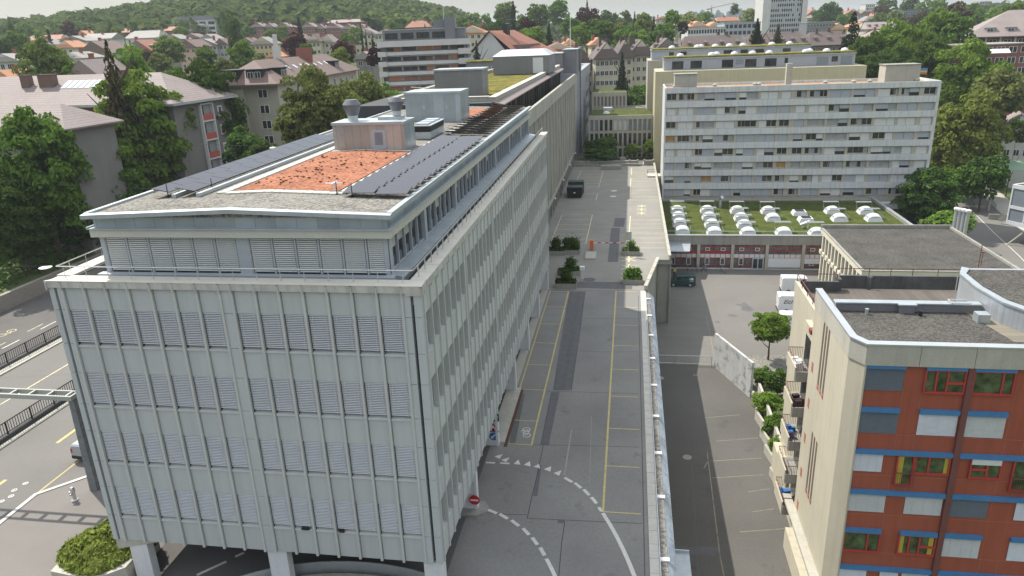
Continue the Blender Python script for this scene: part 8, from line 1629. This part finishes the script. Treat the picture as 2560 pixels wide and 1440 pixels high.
def scooter(px, py, rz, label, paint):
    a = atz(px, py, 0); t = thing('motor_scooter', (a[0], a[1], .012), label, 'scooter', None, rz); b = MB()
    sect(b, [(-.85, prof(.14, .45, .6, .72, .1)), (-.5, prof(.2, .35, .6, .8, .15)), (-.05, prof(.2, .3, .55, .74, .15)), (.05, prof(.2, .25, .3, .34, .18)), (.4, prof(.2, .25, .3, .34, .18)), (.48, prof(.22, .3, .7, .95, .16)), (.62, prof(.18, .4, .7, 1.0, .12))]); lb(b, 'body', paint, t)
    for x in (-.62, .72): wheel(t, x, 0, .25, .25, 1)
    b = MB(); b.box(-.75, -.15, .8, 0, .15, .9); lb(b, 'saddle', M['black'], t); b = MB(); b.tube((.55, 0, .9), (.5, 0, 1.12), .04); b.tube((.48, -.35, 1.12), (.48, .35, 1.12), .025); b.tube((.48, .3, 1.12), (.5, .34, 1.38), .012); b.tube((.48, -.3, 1.12), (.5, -.34, 1.38), .012); lb(b, 'handlebar', M['black'], t)
    for s in (-1, 1): b = MB(); b.lathe((.5, s*.36, 1.38), [(0, 0), (.06, .02), (.05, .12), (0, .13)], 8); lb(b, 'mirror', M['alu'], t)
    b = MB(); b.lathe((.66, 0, .88), [(0, -.08), (.08, 0), (0, .09)], 8); lb(b, 'headlight', M['signwhite'], t); return t
t = scooter(222, 1432, 2.6, 'red and black motor scooter sticking out left of the golden shrub', M['red'])
b = MB(); b.lathe((-.72, 0, .92), [(.12, 0), (.24, .08), (.27, .22), (.22, .36), (.10, .44), (0, .46)], 14); lb(b, 'top_box', mat('dark_red_gloss', (.09, .012, .02), .12, var=.1, coat=1), t, ).name = 'top_box'
scooter(268, 1392, 2.0, 'motor scooter with mirrors half hidden behind the golden shrub', M['alu'])
# curved ramp wall and lane paint in the shade under the building
b = MB(); c0 = np.array([-15.0, 27.2]); 
def arcwall(r0, r1, z1, name, m, label, cat):
    b = MB(); A_ = np.linspace(math.radians(20), math.radians(165), 26)
    for p, q in zip(A_[:-1], A_[1:]): b.prism([(c0[0]+r0*1.5*math.cos(p), c0[1]+r0*math.sin(p)), (c0[0]+r1*1.5*math.cos(p), c0[1]+r1*math.sin(p)), (c0[0]+r1*1.5*math.cos(q), c0[1]+r1*math.sin(q)), (c0[0]+r0*1.5*math.cos(q), c0[1]+r0*math.sin(q))], 0.006, z1)
    return b.top(name, m, label, cat)
arcwall(5.2, 5.9, .45, 'curved_wall', M['conc_pale'], 'curved pale concrete kerb under the front of the building', 'kerb')
arcwall(6.3, 6.36, .95, 'curved_railing', M['alu'], 'thin curved metal rail behind the pale kerb under the building', 'railing')
b = MB(); ribbon(b, [atz(x, y) for x, y in [(492, 1438), (566, 1404)]], .22, .010); ribbon(b, [atz(x, y) for x, y in [(588, 1392), (610, 1382)]], .22, .010); b.struct('shaded_lane_dashes', M['wpaint'])
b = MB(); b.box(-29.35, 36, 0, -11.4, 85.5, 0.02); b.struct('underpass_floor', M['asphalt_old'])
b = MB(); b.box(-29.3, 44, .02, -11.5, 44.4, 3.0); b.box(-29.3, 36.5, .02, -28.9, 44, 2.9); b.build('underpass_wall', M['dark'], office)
b = MB(); b.hexa([(-29.35, 31.5, 2.3), (-26.6, 31.5, 3.0), (-26.6, 33.2, 3.0), (-29.35, 33.2, 2.3)], [(-29.35, 31.5, 3.04), (-26.6, 31.5, 3.04), (-26.6, 33.2, 3.04), (-29.35, 33.2, 3.04)]); b.build('haunch', M['conc_pale'], office)
# ------------------------------------------------------------------ summer haze: one closed box of thin air round the scene
hz = MB(); hz.box(-5300, -120, -12, 5300, 7400, 145); hm_ = bpy.data.materials.new('haze'); hm_.use_nodes = True; ht = hm_.node_tree; ht.nodes.remove(ht.nodes['Principled BSDF'])
pv = ht.nodes.new('ShaderNodeVolumePrincipled'); pv.inputs['Color'].default_value = (.80, .88, .95, 1); pv.inputs['Density'].default_value = .00017; pv.inputs['Anisotropy'].default_value = .2
ht.links.new(pv.outputs[0], ht.nodes['Material Output'].inputs['Volume']); hz.struct('haze', hm_, 'stuff')
